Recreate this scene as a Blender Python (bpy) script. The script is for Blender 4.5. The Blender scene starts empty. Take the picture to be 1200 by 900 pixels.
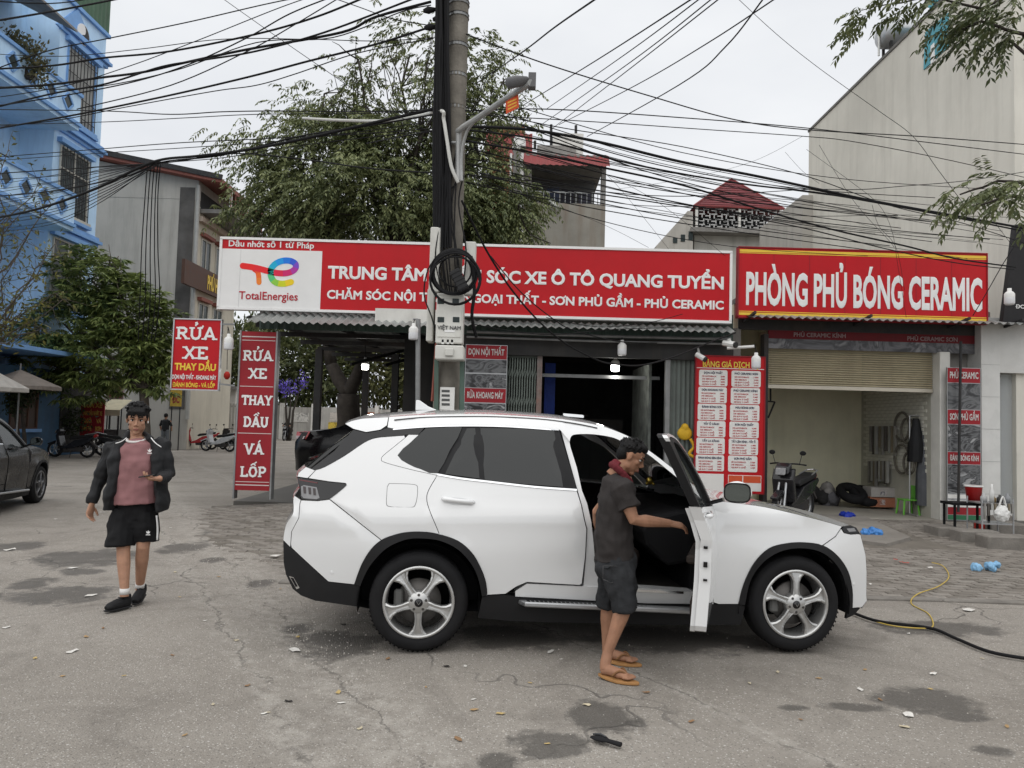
import bpy, bmesh, math, random
import numpy as np
from mathutils import Vector, Matrix
from mathutils.geometry import delaunay_2d_cdt
S = bpy.context.scene
COL = S.collection
rnd = random.Random(7)
NR = np.random.default_rng(11)
PI = math.pi
R = math.radians
# ------------------------------------------------------------------ camera
CAM_H, PITCH, ROLL, FPX = 1.70, 3.0, 1.6, 900.0
cd = bpy.data.cameras.new('camera')
cd.sensor_width = 36.0
cd.lens = FPX / 1200 * 36.0
cd.clip_start, cd.clip_end = 0.05, 3000
cam = bpy.data.objects.new('camera', cd)
COL.objects.link(cam)
CM = Matrix.Rotation(R(90 + PITCH), 3, 'X') @ Matrix.Rotation(R(ROLL), 3, 'Z')
cam.matrix_world = Matrix.Translation((0, 0, CAM_H)) @ CM.to_4x4()
S.camera = cam
# ------------------------------------------------------------------ overcast sky and a soft sun
SUN_EL, SUN_AZ = 70.0, 205.0      # azimuth clockwise from +Y: behind the camera, a little to the left
w = bpy.data.worlds.new('World')
S.world = w
w.use_nodes = True
wn, wl = w.node_tree.nodes, w.node_tree.links
bg = wn['Background']
bg.inputs['Strength'].default_value = 0.1
sky = wn.new('ShaderNodeTexSky')
sky.sky_type = 'NISHITA'
sky.sun_disc = False
sky.sun_elevation = R(SUN_EL)
sky.sun_rotation = R(SUN_AZ)
hs = wn.new('ShaderNodeHueSaturation')
hs.inputs['Saturation'].default_value = 0.3
wl.new(sky.outputs[0], hs.inputs['Color'])
tc = wn.new('ShaderNodeTexCoord')
mp = wn.new('ShaderNodeMapping')
mp.inputs['Scale'].default_value = (1, 1, 2.6)
wl.new(tc.outputs['Generated'], mp.inputs[0])
nz = wn.new('ShaderNodeTexNoise')
nz.inputs['Scale'].default_value = 2.2
nz.inputs['Detail'].default_value = 5
nz.inputs['Roughness'].default_value = 0.5
wl.new(mp.outputs[0], nz.inputs['Vector'])
cr = wn.new('ShaderNodeValToRGB')
cr.color_ramp.elements[0].position, cr.color_ramp.elements[1].position = 0.3, 0.72
cr.color_ramp.elements[0].color = (6.15, 6.35, 6.7, 1)
cr.color_ramp.elements[1].color = (7.5, 7.63, 7.8, 1)
wl.new(nz.outputs['Fac'], cr.inputs[0])
mx = wn.new('ShaderNodeMix')
mx.data_type = 'RGBA'
mx.inputs['Factor'].default_value = 0.94
wl.new(hs.outputs[0], mx.inputs[6])
wl.new(cr.outputs[0], mx.inputs[7])
wl.new(mx.outputs[2], bg.inputs['Color'])
sd = bpy.data.lights.new('sun', 'SUN')
sd.energy = 1.5
sd.angle = R(110)
sd.color = (1.0, 0.97, 0.93)
so = bpy.data.objects.new('sun', sd)
COL.objects.link(so)
_d = Vector((math.sin(R(SUN_AZ)) * math.cos(R(SUN_EL)), math.cos(R(SUN_AZ)) * math.cos(R(SUN_EL)), math.sin(R(SUN_EL))))
so.rotation_euler = (-_d).to_track_quat('-Z', 'Y').to_euler()
so.location = _d * 60
S.view_settings.view_transform = 'Standard'
S.view_settings.look = 'None'
S.view_settings.exposure = 0.36
S.view_settings.gamma = 1.0
S.cycles.max_bounces = 6
S.cycles.diffuse_bounces = 3
S.cycles.glossy_bounces = 3
S.cycles.transmission_bounces = 4
S.cycles.transparent_max_bounces = 8
S.cycles.caustics_reflective = False
S.cycles.caustics_refractive = False
# ------------------------------------------------------------------ pixel -> place
def ray(px, py):
 return CM @ Vector(((px - 600) / FPX, -(py - 450) / FPX, -1.0))
def at(px, py, Y):
 d = ray(px, py)
 return Vector((0, 0, CAM_H)) + d * (Y / d.y)
def gnd(px, py, z=0.0):
 d = ray(px, py)
 return Vector((0, 0, CAM_H)) + d * ((z - CAM_H) / d.z)
def atx(px, py, X):
 d = ray(px, py)
 return Vector((0, 0, CAM_H)) + d * (X / d.x)
def proj(p):
 q = CM.transposed() @ (Vector(p) - Vector((0, 0, CAM_H)))
 return 600 + FPX * q.x / -q.z, 450 - FPX * q.y / -q.z
# ------------------------------------------------------------------ materials
MATS = {}
def nd(nt, t, **k):
 n = nt.nodes.new(t)
 for a, b in k.items():
  setattr(n, a, b)
 return n
def mat(name, col=(.5, .5, .5), rough=.6, metal=0.0, var=.12, scale=4.0, bump=0.0, bscale=None, streak=0.0, spec=None, coat=0.0,
  dirt=0.0, dirtcol=(.09, .08, .07), emit=0.0, alpha=1.0, trans=0.0, detail=5, rvar=0.1, sub=0.0):
 """principled material with colour variation, vertical streaks, dirt and fine relief"""
 if name in MATS:
  return MATS[name]
 m = bpy.data.materials.new(name)
 m.use_nodes = True
 nt = m.node_tree
 p = nt.nodes['Principled BSDF']
 L = nt.links.new
 p.inputs['Roughness'].default_value = rough
 p.inputs['Metallic'].default_value = metal
 p.inputs['Specular IOR Level'].default_value = .2 if spec is None else spec
 if coat:
  p.inputs['Coat Weight'].default_value = coat
  p.inputs['Coat Roughness'].default_value = .04
 if alpha < 1:
  p.inputs['Alpha'].default_value = alpha
 if trans:
  p.inputs['Transmission Weight'].default_value = trans
 if sub:
  p.inputs['Subsurface Weight'].default_value = sub
  p.inputs['Subsurface Radius'].default_value = (.02, .008, .004)
 c = (*col, 1)
 if emit:
  p.inputs['Emission Color'].default_value = c
  p.inputs['Emission Strength'].default_value = emit
 co = nd(nt, 'ShaderNodeTexCoord').outputs['Object']
 out = None
 if var:
  n1 = nd(nt, 'ShaderNodeTexNoise')
  n1.inputs['Scale'].default_value = scale
  n1.inputs['Detail'].default_value = detail
  n1.inputs['Roughness'].default_value = .62
  L(co, n1.inputs['Vector'])
  r1 = nd(nt, 'ShaderNodeMapRange')
  r1.inputs[1].default_value, r1.inputs[2].default_value = .28, .72
  r1.inputs[3].default_value, r1.inputs[4].default_value = 1 - var, 1 + var
  L(n1.outputs['Fac'], r1.inputs[0])
  v1 = nd(nt, 'ShaderNodeVectorMath', operation='SCALE')
  v1.inputs[0].default_value = col
  L(r1.outputs[0], v1.inputs['Scale'])
  out = v1.outputs[0]
  if rvar:
   r2 = nd(nt, 'ShaderNodeMapRange')
   r2.inputs[1].default_value, r2.inputs[2].default_value = .3, .7
   r2.inputs[3].default_value, r2.inputs[4].default_value = max(0.02, rough - rvar), min(1, rough + rvar)
   L(n1.outputs['Fac'], r2.inputs[0])
   L(r2.outputs[0], p.inputs['Roughness'])
 def overlay(out, sc, amount, dc, lo, hi, seedoff):
  mpn = nd(nt, 'ShaderNodeMapping')
  mpn.inputs['Scale'].default_value = sc
  mpn.inputs['Location'].default_value = (seedoff, seedoff * 2, 0)
  L(co, mpn.inputs[0])
  n2 = nd(nt, 'ShaderNodeTexNoise')
  n2.inputs['Scale'].default_value = 1
  n2.inputs['Detail'].default_value = 6
  n2.inputs['Roughness'].default_value = .65
  L(mpn.outputs[0], n2.inputs['Vector'])
  r3 = nd(nt, 'ShaderNodeMapRange')
  r3.inputs[1].default_value, r3.inputs[2].default_value = lo, hi
  r3.inputs[3].default_value, r3.inputs[4].default_value = 0, amount
  L(n2.outputs['Fac'], r3.inputs[0])
  mi = nd(nt, 'ShaderNodeMix', data_type='RGBA')
  L(r3.outputs[0], mi.inputs[0])
  if out is None:
   mi.inputs[6].default_value = c
  else:
   L(out, mi.inputs[6])
  mi.inputs[7].default_value = (*dc, 1)
  return mi.outputs[2]
 if streak:
  ks = max(.7, scale / 4)
  out = overlay(out, (3.4 * ks, 3.4 * ks, .34 * ks), streak, dirtcol, .48, .75, 3.1)
 if dirt:
  out = overlay(out, (1.3 * scale / 4,) * 3, dirt, dirtcol, .45, .72, 7.7)
 if out is None:
  p.inputs['Base Color'].default_value = c
 else:
  L(out, p.inputs['Base Color'])
 if bump:
  n3 = nd(nt, 'ShaderNodeTexNoise')
  n3.inputs['Scale'].default_value = bscale or scale * 8
  n3.inputs['Detail'].default_value = 4
  L(co, n3.inputs['Vector'])
  b = nd(nt, 'ShaderNodeBump')
  b.inputs['Strength'].default_value = bump
  b.inputs['Distance'].default_value = .02
  L(n3.outputs['Fac'], b.inputs['Height'])
  L(b.outputs[0], p.inputs['Normal'])
 MATS[name] = m
 return m
# ------------------------------------------------------------------ mesh helper
class Plane:
 """a wall plane: origin o, axis a along it, axis b up, n out of it"""
 def __init__(s, o, a, b=(0, 0, 1), n=None):
  s.o, s.a, s.b = Vector(o), Vector(a).normalized(), Vector(b).normalized()
  s.n = Vector(n).normalized() if n is not None else s.a.cross(s.b)
 def p(s, a, b, d=0.0):
  return s.o + s.a * a + s.b * b + s.n * d
def front(Y):
 """plane facing the camera at depth Y, a = world x, b = world z, n towards the camera"""
 return Plane((0, Y, 0), (1, 0, 0), (0, 0, 1), (0, -1, 0))
class MB:
 def __init__(s):
  s.v, s.f, s.m, s.sm = [], [], [], []
  s.mi, s.smooth = 0, False
 def add(s, vs, fs):
  o = len(s.v)
  s.v.extend([tuple(q) for q in vs])
  for f in fs:
   s.f.append(tuple(i + o for i in f))
   s.m.append(s.mi)
   s.sm.append(s.smooth)
  return s
 def hexa(s, c):
  return s.add(c, [(0, 3, 2, 1), (4, 5, 6, 7), (0, 1, 5, 4), (1, 2, 6, 5), (2, 3, 7, 6), (3, 0, 4, 7)])
 def box(s, x0, x1, y0, y1, z0, z1):
  return s.hexa([(x0, y0, z0), (x1, y0, z0), (x1, y1, z0), (x0, y1, z0), (x0, y0, z1), (x1, y0, z1), (x1, y1, z1), (x0, y1, z1)])
 def pbox(s, pl, a0, a1, b0, b1, d0, d1):
  return s.hexa([pl.p(a0, b0, d1), pl.p(a1, b0, d1), pl.p(a1, b0, d0), pl.p(a0, b0, d0), pl.p(a0, b1, d1), pl.p(a1, b1, d1), pl.p(a1, b1, d0), pl.p(a0, b1, d0)])
 def pquad(s, pl, a0, a1, b0, b1, d=0.0):
  return s.add([pl.p(a0, b0, d), pl.p(a1, b0, d), pl.p(a1, b1, d), pl.p(a0, b1, d)], [(0, 1, 2, 3)])
 def bar(s, p, q, w, h=None, up=(0, 0, 1)):
  p, q = Vector(p), Vector(q)
  h = h or w
  d = (q - p).normalized()
  x = d.cross(Vector(up))
  if x.length < 1e-4:
   x = d.cross(Vector((1, 0, 0)))
  x.normalize()
  y = x.cross(d)
  c = []
  for e in (p, q):
   for i, j in ((-1, -1), (1, -1), (1, 1), (-1, 1)):
    c.append(e + x * (i * w / 2) + y * (j * h / 2))
  return s.hexa(c)
 def tube(s, pts, r, n=6, caps=True, ell=None, up=None):
  """swept tube, r a number or a list; ell = list of y/x ratios, up = axis for the ellipse's y"""
  pts = [Vector(p) for p in pts]
  N = len(pts)
  rs = r if isinstance(r, (list, tuple)) else [r] * N
  es = ell if isinstance(ell, (list, tuple)) else [ell or 1.0] * N
  o = len(s.v)
  ref = None
  for i, p in enumerate(pts):
   t = (pts[min(i + 1, N - 1)] - pts[max(i - 1, 0)])
   t = t.normalized() if t.length > 1e-9 else Vector((0, 0, 1))
   if up is not None:
    y = Vector(up) - t * t.dot(Vector(up))
    y = y.normalized() if y.length > 1e-5 else t.orthogonal().normalized()
   else:
    if ref is None:
     ref = t.orthogonal().normalized()
    y = ref - t * t.dot(ref)
    y = y.normalized() if y.length > 1e-6 else t.orthogonal().normalized()
    ref = y
   x = y.cross(t)
   for k in range(n):
    a = 2 * PI * k / n
    s.v.append(tuple(p + x * (math.cos(a) * rs[i]) + y * (math.sin(a) * rs[i] * es[i])))
  def F(f):
   s.f.append(f); s.m.append(s.mi); s.sm.append(s.smooth)
  for i in range(N - 1):
   for k in range(n):
    a, b = o + i * n + k, o + i * n + (k + 1) % n
    F((a, b, b + n, a + n))
  if caps:
   F(tuple(o + k for k in reversed(range(n))))
   F(tuple(o + (N - 1) * n + k for k in range(n)))
  return s
 def lathe(s, prof, c=(0, 0, 0), ax=(0, 0, 1), n=16):
  """prof: (radius, height) list round axis ax through c"""
  c, ax = Vector(c), Vector(ax).normalized()
  x = ax.orthogonal().normalized()
  y = ax.cross(x)
  o = len(s.v)
  for r, h in prof:
   for k in range(n):
    a = 2 * PI * k / n
    s.v.append(tuple(c + ax * h + x * (math.cos(a) * r) + y * (math.sin(a) * r)))
  for i in range(len(prof) - 1):
   for k in range(n):
    a, b = o + i * n + k, o + i * n + (k + 1) % n
    s.f.append((a, b, b + n, a + n)); s.m.append(s.mi); s.sm.append(s.smooth)
  return s
 def ball(s, c, r, n=10, m=7, sc=(1, 1, 1)):
  c = Vector(c)
  o = len(s.v)
  for i in range(m + 1):
   th = PI * i / m
   for k in range(n):
    a = 2 * PI * k / n
    s.v.append((c.x + r * sc[0] * math.sin(th) * math.cos(a), c.y + r * sc[1] * math.sin(th) * math.sin(a), c.z + r * sc[2] * math.cos(th)))
  for i in range(m):
   for k in range(n):
    a, b = o + i * n + k, o + i * n + (k + 1) % n
    s.f.append((a, a + n, b + n, b)); s.m.append(s.mi); s.sm.append(s.smooth)
  return s
 def prism(s, poly, fa, fb):
  """poly of 2-tuples; fa / fb map a 2-tuple to the front / back point"""
  n = len(poly)
  vs = [fa(p) for p in poly] + [fb(p) for p in poly]
  fs = [tuple(range(n)), tuple(reversed(range(n, 2 * n)))] + [(i, i + n, (i + 1) % n + n, (i + 1) % n) for i in range(n)]
  return s.add(vs, fs)
 def build(s, name, mats, parent=None, bevel=0.0, local=False, segs=1, recalc=False):
  me = bpy.data.meshes.new(name)
  vs = s.v
  if parent is not None and not local:
   inv = WM[parent.name].inverted()
   vs = [tuple(inv @ Vector(q)) for q in vs]
  me.from_pydata(vs, [], s.f)
  ms = mats if isinstance(mats, (list, tuple)) else [mats]
  for q in ms:
   me.materials.append(q)
  if len(ms) > 1:
   me.polygons.foreach_set('material_index', s.m)
  if any(s.sm):
   me.polygons.foreach_set('use_smooth', s.sm)
  me.update()
  if recalc:
   bm = bmesh.new(); bm.from_mesh(me)
   bmesh.ops.recalc_face_normals(bm, faces=bm.faces)
   bm.to_mesh(me); bm.free()
  o = bpy.data.objects.new(name, me)
  COL.objects.link(o)
  if parent is not None:
   o.parent = parent
   WM[o.name] = WM[parent.name]
  else:
   WM[o.name] = Matrix()
  if bevel:
   b = o.modifiers.new('bevel', 'BEVEL')
   b.width, b.segments, b.limit_method, b.angle_limit = bevel, segs, 'ANGLE', R(40)
  return o
WM = {}
def tag(o, label=None, cat=None, group=None, kind=None):
 for k, x in (('label', label), ('category', cat), ('group', group), ('kind', kind)):
  if x:
   o[k] = x
 return o
def thing(name, label, cat, loc=(0, 0, 0), rz=0.0, group=None):
 o = bpy.data.objects.new(name, None)
 o.empty_display_size = .1
 COL.objects.link(o)
 o.location = loc
 o.rotation_euler = (0, 0, rz)
 WM[o.name] = Matrix.Translation(loc) @ Matrix.Rotation(rz, 4, 'Z')
 return tag(o, label, cat, group)
def copy_tree(o, parent=None, loc=None, rz=None, label=None, group=None):
 c = o.copy()
 COL.objects.link(c)
 c.parent = parent
 if loc is not None:
  c.location = loc
 if rz is not None:
  c.rotation_euler = (0, 0, rz)
 if label:
  c['label'] = label
 if group:
  c['group'] = group
 for ch in list(o.children):
  copy_tree(ch, c)
 return c
def spline(pts, n=6, closed=False):
 """Catmull-Rom through pts"""
 P = [Vector(p) for p in pts]
 N = len(P)
 out = []
 for i in range(N if closed else N - 1):
  if closed:
   a, b, c, d = P[(i - 1) % N], P[i], P[(i + 1) % N], P[(i + 2) % N]
  else:
   a, b, c, d = P[max(i - 1, 0)], P[i], P[i + 1], P[min(i + 2, N - 1)]
  for k in range(n):
   t = k / n
   out.append(.5 * ((2 * b) + (c - a) * t + (2 * a - 5 * b + 4 * c - d) * t * t + (3 * b - a - 3 * c + d) * t ** 3))
 if not closed:
  out.append(P[-1])
 return out
# ------------------------------------------------------------------ lettering
TXT = {}
def text2d(s, bold):
 k = (s, bold)
 if k not in TXT:
  c = bpy.data.curves.new('lettering', 'FONT')
  c.body = s
  c.resolution_u = 3
  c.bevel_depth = bold
  c.bevel_resolution = 0
  o = bpy.data.objects.new('lettering', c)
  me = o.to_mesh()
  v = np.zeros(len(me.vertices) * 3)
  me.vertices.foreach_get('co', v)
  v = v.reshape(-1, 3)
  f = [tuple(p.vertices) for p in me.polygons]
  o.to_mesh_clear()
  bpy.data.objects.remove(o)
  bpy.data.curves.remove(c)
  TXT[k] = (v, f)
 return TXT[k]
def lettering(mb, s, pl, a0, a1, base, cap, bold=.03, d=.006, dd=.004):
 """letters on plane pl between a0 and a1, base line and cap height in metres; None for a1 keeps the proportions"""
 horns = [(i, c) for i, c in enumerate(s) if c in 'Ơớ']
 s = s.replace('Ơ', 'O').replace('ớ', 'ó')
 v, f = text2d(s, bold)
 h = text2d('H', bold)[0]
 capv, low = h[:, 1].max() - h[:, 1].min(), h[:, 1].min()
 sz = cap / capv
 x0, x1 = v[:, 0].min(), v[:, 0].max()
 sx = (a1 - a0) / (x1 - x0) if a1 is not None else sz
 zr = max(1e-6, np.abs(v[:, 2]).max())
 pts = [pl.p(a0 + (q[0] - x0) * sx, base + (q[1] - low) * sz, d + dd * q[2] / zr) for q in v]
 mb.add(pts, f)
 for i, c in horns:      # the little horn of the letter o
  xr = text2d(s[:i + 1], bold)[0][:, 0].max()
  ty = capv * (1.0 if c == 'Ơ' else .74)
  mb.add([pl.p(a0 + (xr - x0 + u) * sx, base + (ty * w_) * sz, d + dd * 1.2) for u, w_ in ((-.13, .84), (-.02, .86), (.05, .95), (.05, 1.12), (-.03, 1.12), (-.05, 1.0), (-.16, .97))], [tuple(range(7))])
 return mb
def text_px(mb, s, Y, x0, x1, ybase, ytop, bold=.03, d=.006):
 """the same, given by pixels on the plane facing the camera at depth Y; ybase/ytop at the left end"""
 p, q, t = at(x0, ybase, Y), at(x1, ybase + (x1 - x0) * math.tan(R(ROLL)), Y), at(x0, ytop, Y)
 return lettering(mb, s, front(Y), p.x, q.x, p.z, t.z - p.z, bold, d)
# slab-serif capitals for the hand-painted looking signs: strokes on a unit-high grid, ('s', x, y) = serif bar centred there
SLAB = {
 'R': (.92, [[(.2, 0), (.2, 1)], [(.2, .93), (.55, .93), (.7, .82), (.7, .63), (.55, .5), (.2, .5)], [(.45, .48), (.78, .04)]], [(.2, 0), (.2, 1), (.82, 0)]),
 'U': (.95, [[(.2, .97), (.2, .32), (.3, .12), (.48, .05), (.66, .12), (.76, .32), (.76, .97)]], [(.2, 1), (.76, 1)]),
 'A': (1.0, [[(.15, 0), (.5, .98), (.85, 0)], [(.28, .3), (.72, .3)]], [(.13, 0), (.87, 0)]),
 'X': (1.0, [[(.17, 0), (.83, 1)], [(.17, 1), (.83, 0)]], [(.15, 0), (.85, 0), (.15, 1), (.85, 1)]),
 'E': (.85, [[(.22, 0), (.22, 1)], [(.15, .93), (.75, .93), (.75, .76)], [(.2, .5), (.58, .5)], [(.15, .07), (.78, .07), (.78, .26)]], [(.22, 0), (.22, 1)]),
 'T': (.9, [[(.45, 0), (.45, 1)], [(.1, .75), (.1, .93), (.8, .93), (.8, .75)]], [(.45, 0)]),
 'H': (1.0, [[(.2, 0), (.2, 1)], [(.8, 0), (.8, 1)], [(.2, .5), (.8, .5)]], [(.2, 0), (.2, 1), (.8, 0), (.8, 1)]),
 'Y': (.95, [[(.13, 1), (.47, .48), (.82, 1)], [(.47, .5), (.47, 0)]], [(.12, 1), (.83, 1), (.47, 0)]),
 'D': (.95, [[(.2, .02), (.2, .98)], [(.15, .93), (.5, .93), (.74, .75), (.8, .5), (.74, .25), (.5, .07), (.15, .07)]], [(.2, 0), (.2, 1)]),
 'V': (.95, [[(.13, 1), (.48, .03), (.83, 1)]], [(.12, 1), (.84, 1)]),
 'L': (.82, [[(.22, 0), (.22, 1)], [(.15, .07), (.75, .07), (.75, .28)]], [(.22, 0), (.22, 1)]),
 'O': (1.0, [[(.5, .95), (.27, .86), (.15, .5), (.27, .14), (.5, .05), (.73, .14), (.85, .5), (.73, .86), (.5, .95)]], []),
 'P': (.86, [[(.2, 0), (.2, 1)], [(.2, .93), (.55, .93), (.72, .8), (.72, .6), (.55, .44), (.2, .44)]], [(.2, 0), (.2, 1)]),
 ' ': (.45, [], [])}
ACC = {'acute': [[(.42, 1.1), (.62, 1.32)]], 'circ': [[(.25, 1.1), (.5, 1.28), (.75, 1.1)]], 'hook': [[(.42, 1.34), (.55, 1.4), (.6, 1.28), (.48, 1.2), (.48, 1.1)]],
       'grave2': [[(.66, 1.42), (.84, 1.28)]], 'acute2': [[(.62, 1.3), (.84, 1.46)]], 'horn': [[(.76, .97), (.98, 1.02), (1.02, 1.16)]]}
def slab(mb, seq, pl, a0, a1, base, cap, wt=.2, d=.006):
 """seq: list of letters, each 'R' or ('U', 'horn', 'hook')"""
 tot = sum(SLAB[q if isinstance(q, str) else q[0]][0] for q in seq)
 sx = (a1 - a0) / tot
 x, k = 0.0, 0
 def stroke(pts, th):
  nonlocal k
  P = [Vector((q[0] * sx, q[1] * cap)) for q in pts]
  hw = th * cap / 2
  for i in range(len(P) - 1):
   t = P[i + 1] - P[i]
   t.normalize()
   nn = Vector((-t.y, t.x)) * hw
   e0 = t * (hw * .55 if i else 0)
   e1 = t * (hw * .55 if i < len(P) - 2 else 0)
   q = [P[i] - e0 - nn, P[i + 1] + e1 - nn, P[i + 1] + e1 + nn, P[i] - e0 + nn]
   k += 1
   mb.add([pl.p(a0 + x * sx + u.x, base + u.y, d + k * .0002) for u in q], [(0, 1, 2, 3)])
 for q in seq:
  ch, acc = (q, ()) if isinstance(q, str) else (q[0], q[1:])
  w_, st, se = SLAB[ch]
  for p in st:
   stroke(p, wt)
  for sx_, sy_ in se:
   yy = .06 if sy_ == 0 else .94
   stroke([(sx_ - .19, yy), (sx_ + .19, yy)], .13)
  for a in acc:
   for p in ACC[a]:
    stroke([(u * w_, v_) for u, v_ in p], wt * .62)
  x += w_
 return mb
def slab_px(mb, seq, Y, x0, x1, ybase, ytop, d=.006, wt=.2):
 p, q, t = at(x0, ybase, Y), at(x1, ybase + (x1 - x0) * math.tan(R(ROLL)), Y), at(x0, ytop, Y)
 return slab(mb, seq, front(Y), p.x, q.x, p.z, t.z - p.z, wt, d)
UHK, AGR, OAC, AAC = ('U', 'horn', 'hook'), ('A', 'circ', 'grave2'), ('O', 'circ', 'acute2'), ('A', 'acute')
# ================================================================== ground
def road_material():
 m = bpy.data.materials.new('asphalt')
 m.use_nodes = True
 nt = m.node_tree
 p = nt.nodes['Principled BSDF']
 L = nt.links.new
 co = nd(nt, 'ShaderNodeTexCoord').outputs['Object']
 def noise(sc, det=5, ro=.6, vec=None, dist=0.0):
  n = nd(nt, 'ShaderNodeTexNoise')
  n.inputs['Scale'].default_value = sc
  n.inputs['Detail'].default_value = det
  n.inputs['Roughness'].default_value = ro
  n.inputs['Distortion'].default_value = dist
  L(vec or co, n.inputs['Vector'])
  return n.outputs['Fac']
 def rng(x, a, b, c=0.0, d=1.0):
  r = nd(nt, 'ShaderNodeMapRange')
  for i, q in enumerate((a, b, c, d)):
   r.inputs[i + 1].default_value = q
  L(x, r.inputs[0])
  return r.outputs[0]
 def mixc(f, a, b):
  x = nd(nt, 'ShaderNodeMix', data_type='RGBA')
  if isinstance(f, float):
   x.inputs[0].default_value = f
  else:
   L(f, x.inputs[0])
  for i, q in ((6, a), (7, b)):
   if isinstance(q, tuple):
    x.inputs[i].default_value = (*q, 1)
   else:
    L(q, x.inputs[i])
  return x.outputs[2]
 def mth(op, a, b=None):
  x = nd(nt, 'ShaderNodeMath', operation=op)
  for i, q in enumerate((a, b)):
   if q is None:
    continue
   if isinstance(q, (int, float)):
    x.inputs[i].default_value = q
   else:
    L(q, x.inputs[i])
  return x.outputs[0]
 base = mixc(rng(noise(.35, 6), .3, .7), (.20, .180, .155), (.31, .284, .25))
 base = mixc(rng(noise(2.3, 6, .7), .35, .75, 0, .55), base, (.245, .223, .195))
 # dusty wheel-track bands along the street
 mp1 = nd(nt, 'ShaderNodeMapping')
 mp1.inputs['Scale'].default_value = (.12, 1.1, 1)
 L(co, mp1.inputs[0])
 base = mixc(rng(noise(1.0, 4, .5, mp1.outputs[0]), .42, .7, 0, .35), base, (.335, .310, .276))
 # aggregate: light and dark chips
 v = nd(nt, 'ShaderNodeTexVoronoi')
 v.inputs['Scale'].default_value = 95
 L(co, v.inputs['Vector'])
 sp = nd(nt, 'ShaderNodeSeparateColor')
 L(v.outputs['Color'], sp.inputs[0])
 chip = mth('MULTIPLY', rng(sp.outputs[0], .80, .92), rng(v.outputs['Distance'], .55, .2))
 base = mixc(mth('MULTIPLY', chip, .8), base, (.60, .58, .54))
 dark = mth('MULTIPLY', rng(sp.outputs[1], .74, .9), rng(v.outputs['Distance'], .6, .2))
 base = mixc(mth('MULTIPLY', dark, .9), base, (.11, .10, .09))
 v2 = nd(nt, 'ShaderNodeTexVoronoi')
 v2.inputs['Scale'].default_value = 38
 L(co, v2.inputs['Vector'])
 sp2 = nd(nt, 'ShaderNodeSeparateColor')
 L(v2.outputs['Color'], sp2.inputs[0])
 chip2 = mth('MULTIPLY', rng(sp2.outputs[0], .90, .95), rng(v2.outputs['Distance'], .32, .12))
 base = mixc(mth('MULTIPLY', chip2, .7), base, (.60, .58, .55))
 base = mixc(rng(noise(.9, 7, .72, None, 1.5), .5, .66, 0, .5), base, (.14, .125, .108))
 base = mixc(rng(noise(7, 5, .7), .55, .75, 0, .4), base, (.36, .335, .30))
 # cracks, only in patches
 dv = nd(nt, 'ShaderNodeVectorMath', operation='ADD')
 dn = nd(nt, 'ShaderNodeTexNoise')
 dn.inputs['Scale'].default_value = 3
 L(co, dn.inputs['Vector'])
 sc_ = nd(nt, 'ShaderNodeVectorMath', operation='SCALE')
 sc_.inputs['Scale'].default_value = .35
 L(dn.outputs['Color'], sc_.inputs[0])
 L(co, dv.inputs[0]); L(sc_.outputs[0], dv.inputs[1])
 v3 = nd(nt, 'ShaderNodeTexVoronoi', feature='DISTANCE_TO_EDGE')
 v3.inputs['Scale'].default_value = .75
 L(dv.outputs[0], v3.inputs['Vector'])
 crack = mth('MULTIPLY', rng(v3.outputs['Distance'], .008, .002), rng(noise(.3, 3), .50, .60))
 base = mixc(mth('MULTIPLY', crack, .62), base, (.07, .065, .06))
 # worn seam down the street: crumbled pale band with a broken dark line in it
 xyz = nd(nt, 'ShaderNodeSeparateXYZ')
 L(co, xyz.inputs[0])
 A_, B_ = gnd(262, 650), gnd(505, 905)
 t_ = (B_ - A_).normalized()
 for off_, w_ in ((0, .42), (.5, .14), (-1.9, .12)):
  dl = mth('ADD', mth('MULTIPLY', mth('SUBTRACT', xyz.outputs[0], A_.x), -t_.y), mth('MULTIPLY', mth('SUBTRACT', xyz.outputs[1], A_.y), t_.x))
  dl = mth('ABSOLUTE', mth('ADD', mth('ADD', dl, off_), mth('MULTIPLY', mth('SUBTRACT', noise(1.6, 6, .7), .5), .55)))
  band = mth('MULTIPLY', rng(dl, w_, w_ * .3), rng(noise(9, 5, .75), .42, .62))
  base = mixc(mth('MULTIPLY', band, .5), base, (.42, .395, .355))
  line = mth('MULTIPLY', rng(dl, .014, .004), rng(noise(1.1, 3), .42, .5))
  base = mixc(mth('MULTIPLY', line, .6), base, (.075, .068, .06))
 # damp and oily patches: (x, y, rx, ry)
 damp = None
 wob = mth('ADD', mth('MULTIPLY', mth('SUBTRACT', noise(3.0, 6, .62), .5), 3.4), mth('MULTIPLY', mth('SUBTRACT', noise(22, 5, .7), .5), 1.3))
 PATCH = [(640, 868, 50, 17), (712, 840, 46, 20), (585, 888, 26, 13), (1085, 818, 62, 14), (1000, 826, 45, 5), (1130, 838, 30, 5), (930, 828, 22, 4), (395, 752, 60, 16),
             (600, 746, 70, 14), (780, 748, 110, 16), (880, 752, 60, 10), (350, 735, 22, 6), (70, 695, 70, 10), (40, 682, 26, 7), (110, 652, 50, 12), (70, 652, 30, 7), (95, 669, 30, 4), (215, 640, 30, 8),
             (260, 620, 26, 6), (305, 684, 18, 5), (1165, 878, 26, 6), (1010, 690, 60, 8), (1100, 735, 80, 8), (250, 655, 16, 4), (20, 640, 30, 6)]
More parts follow.
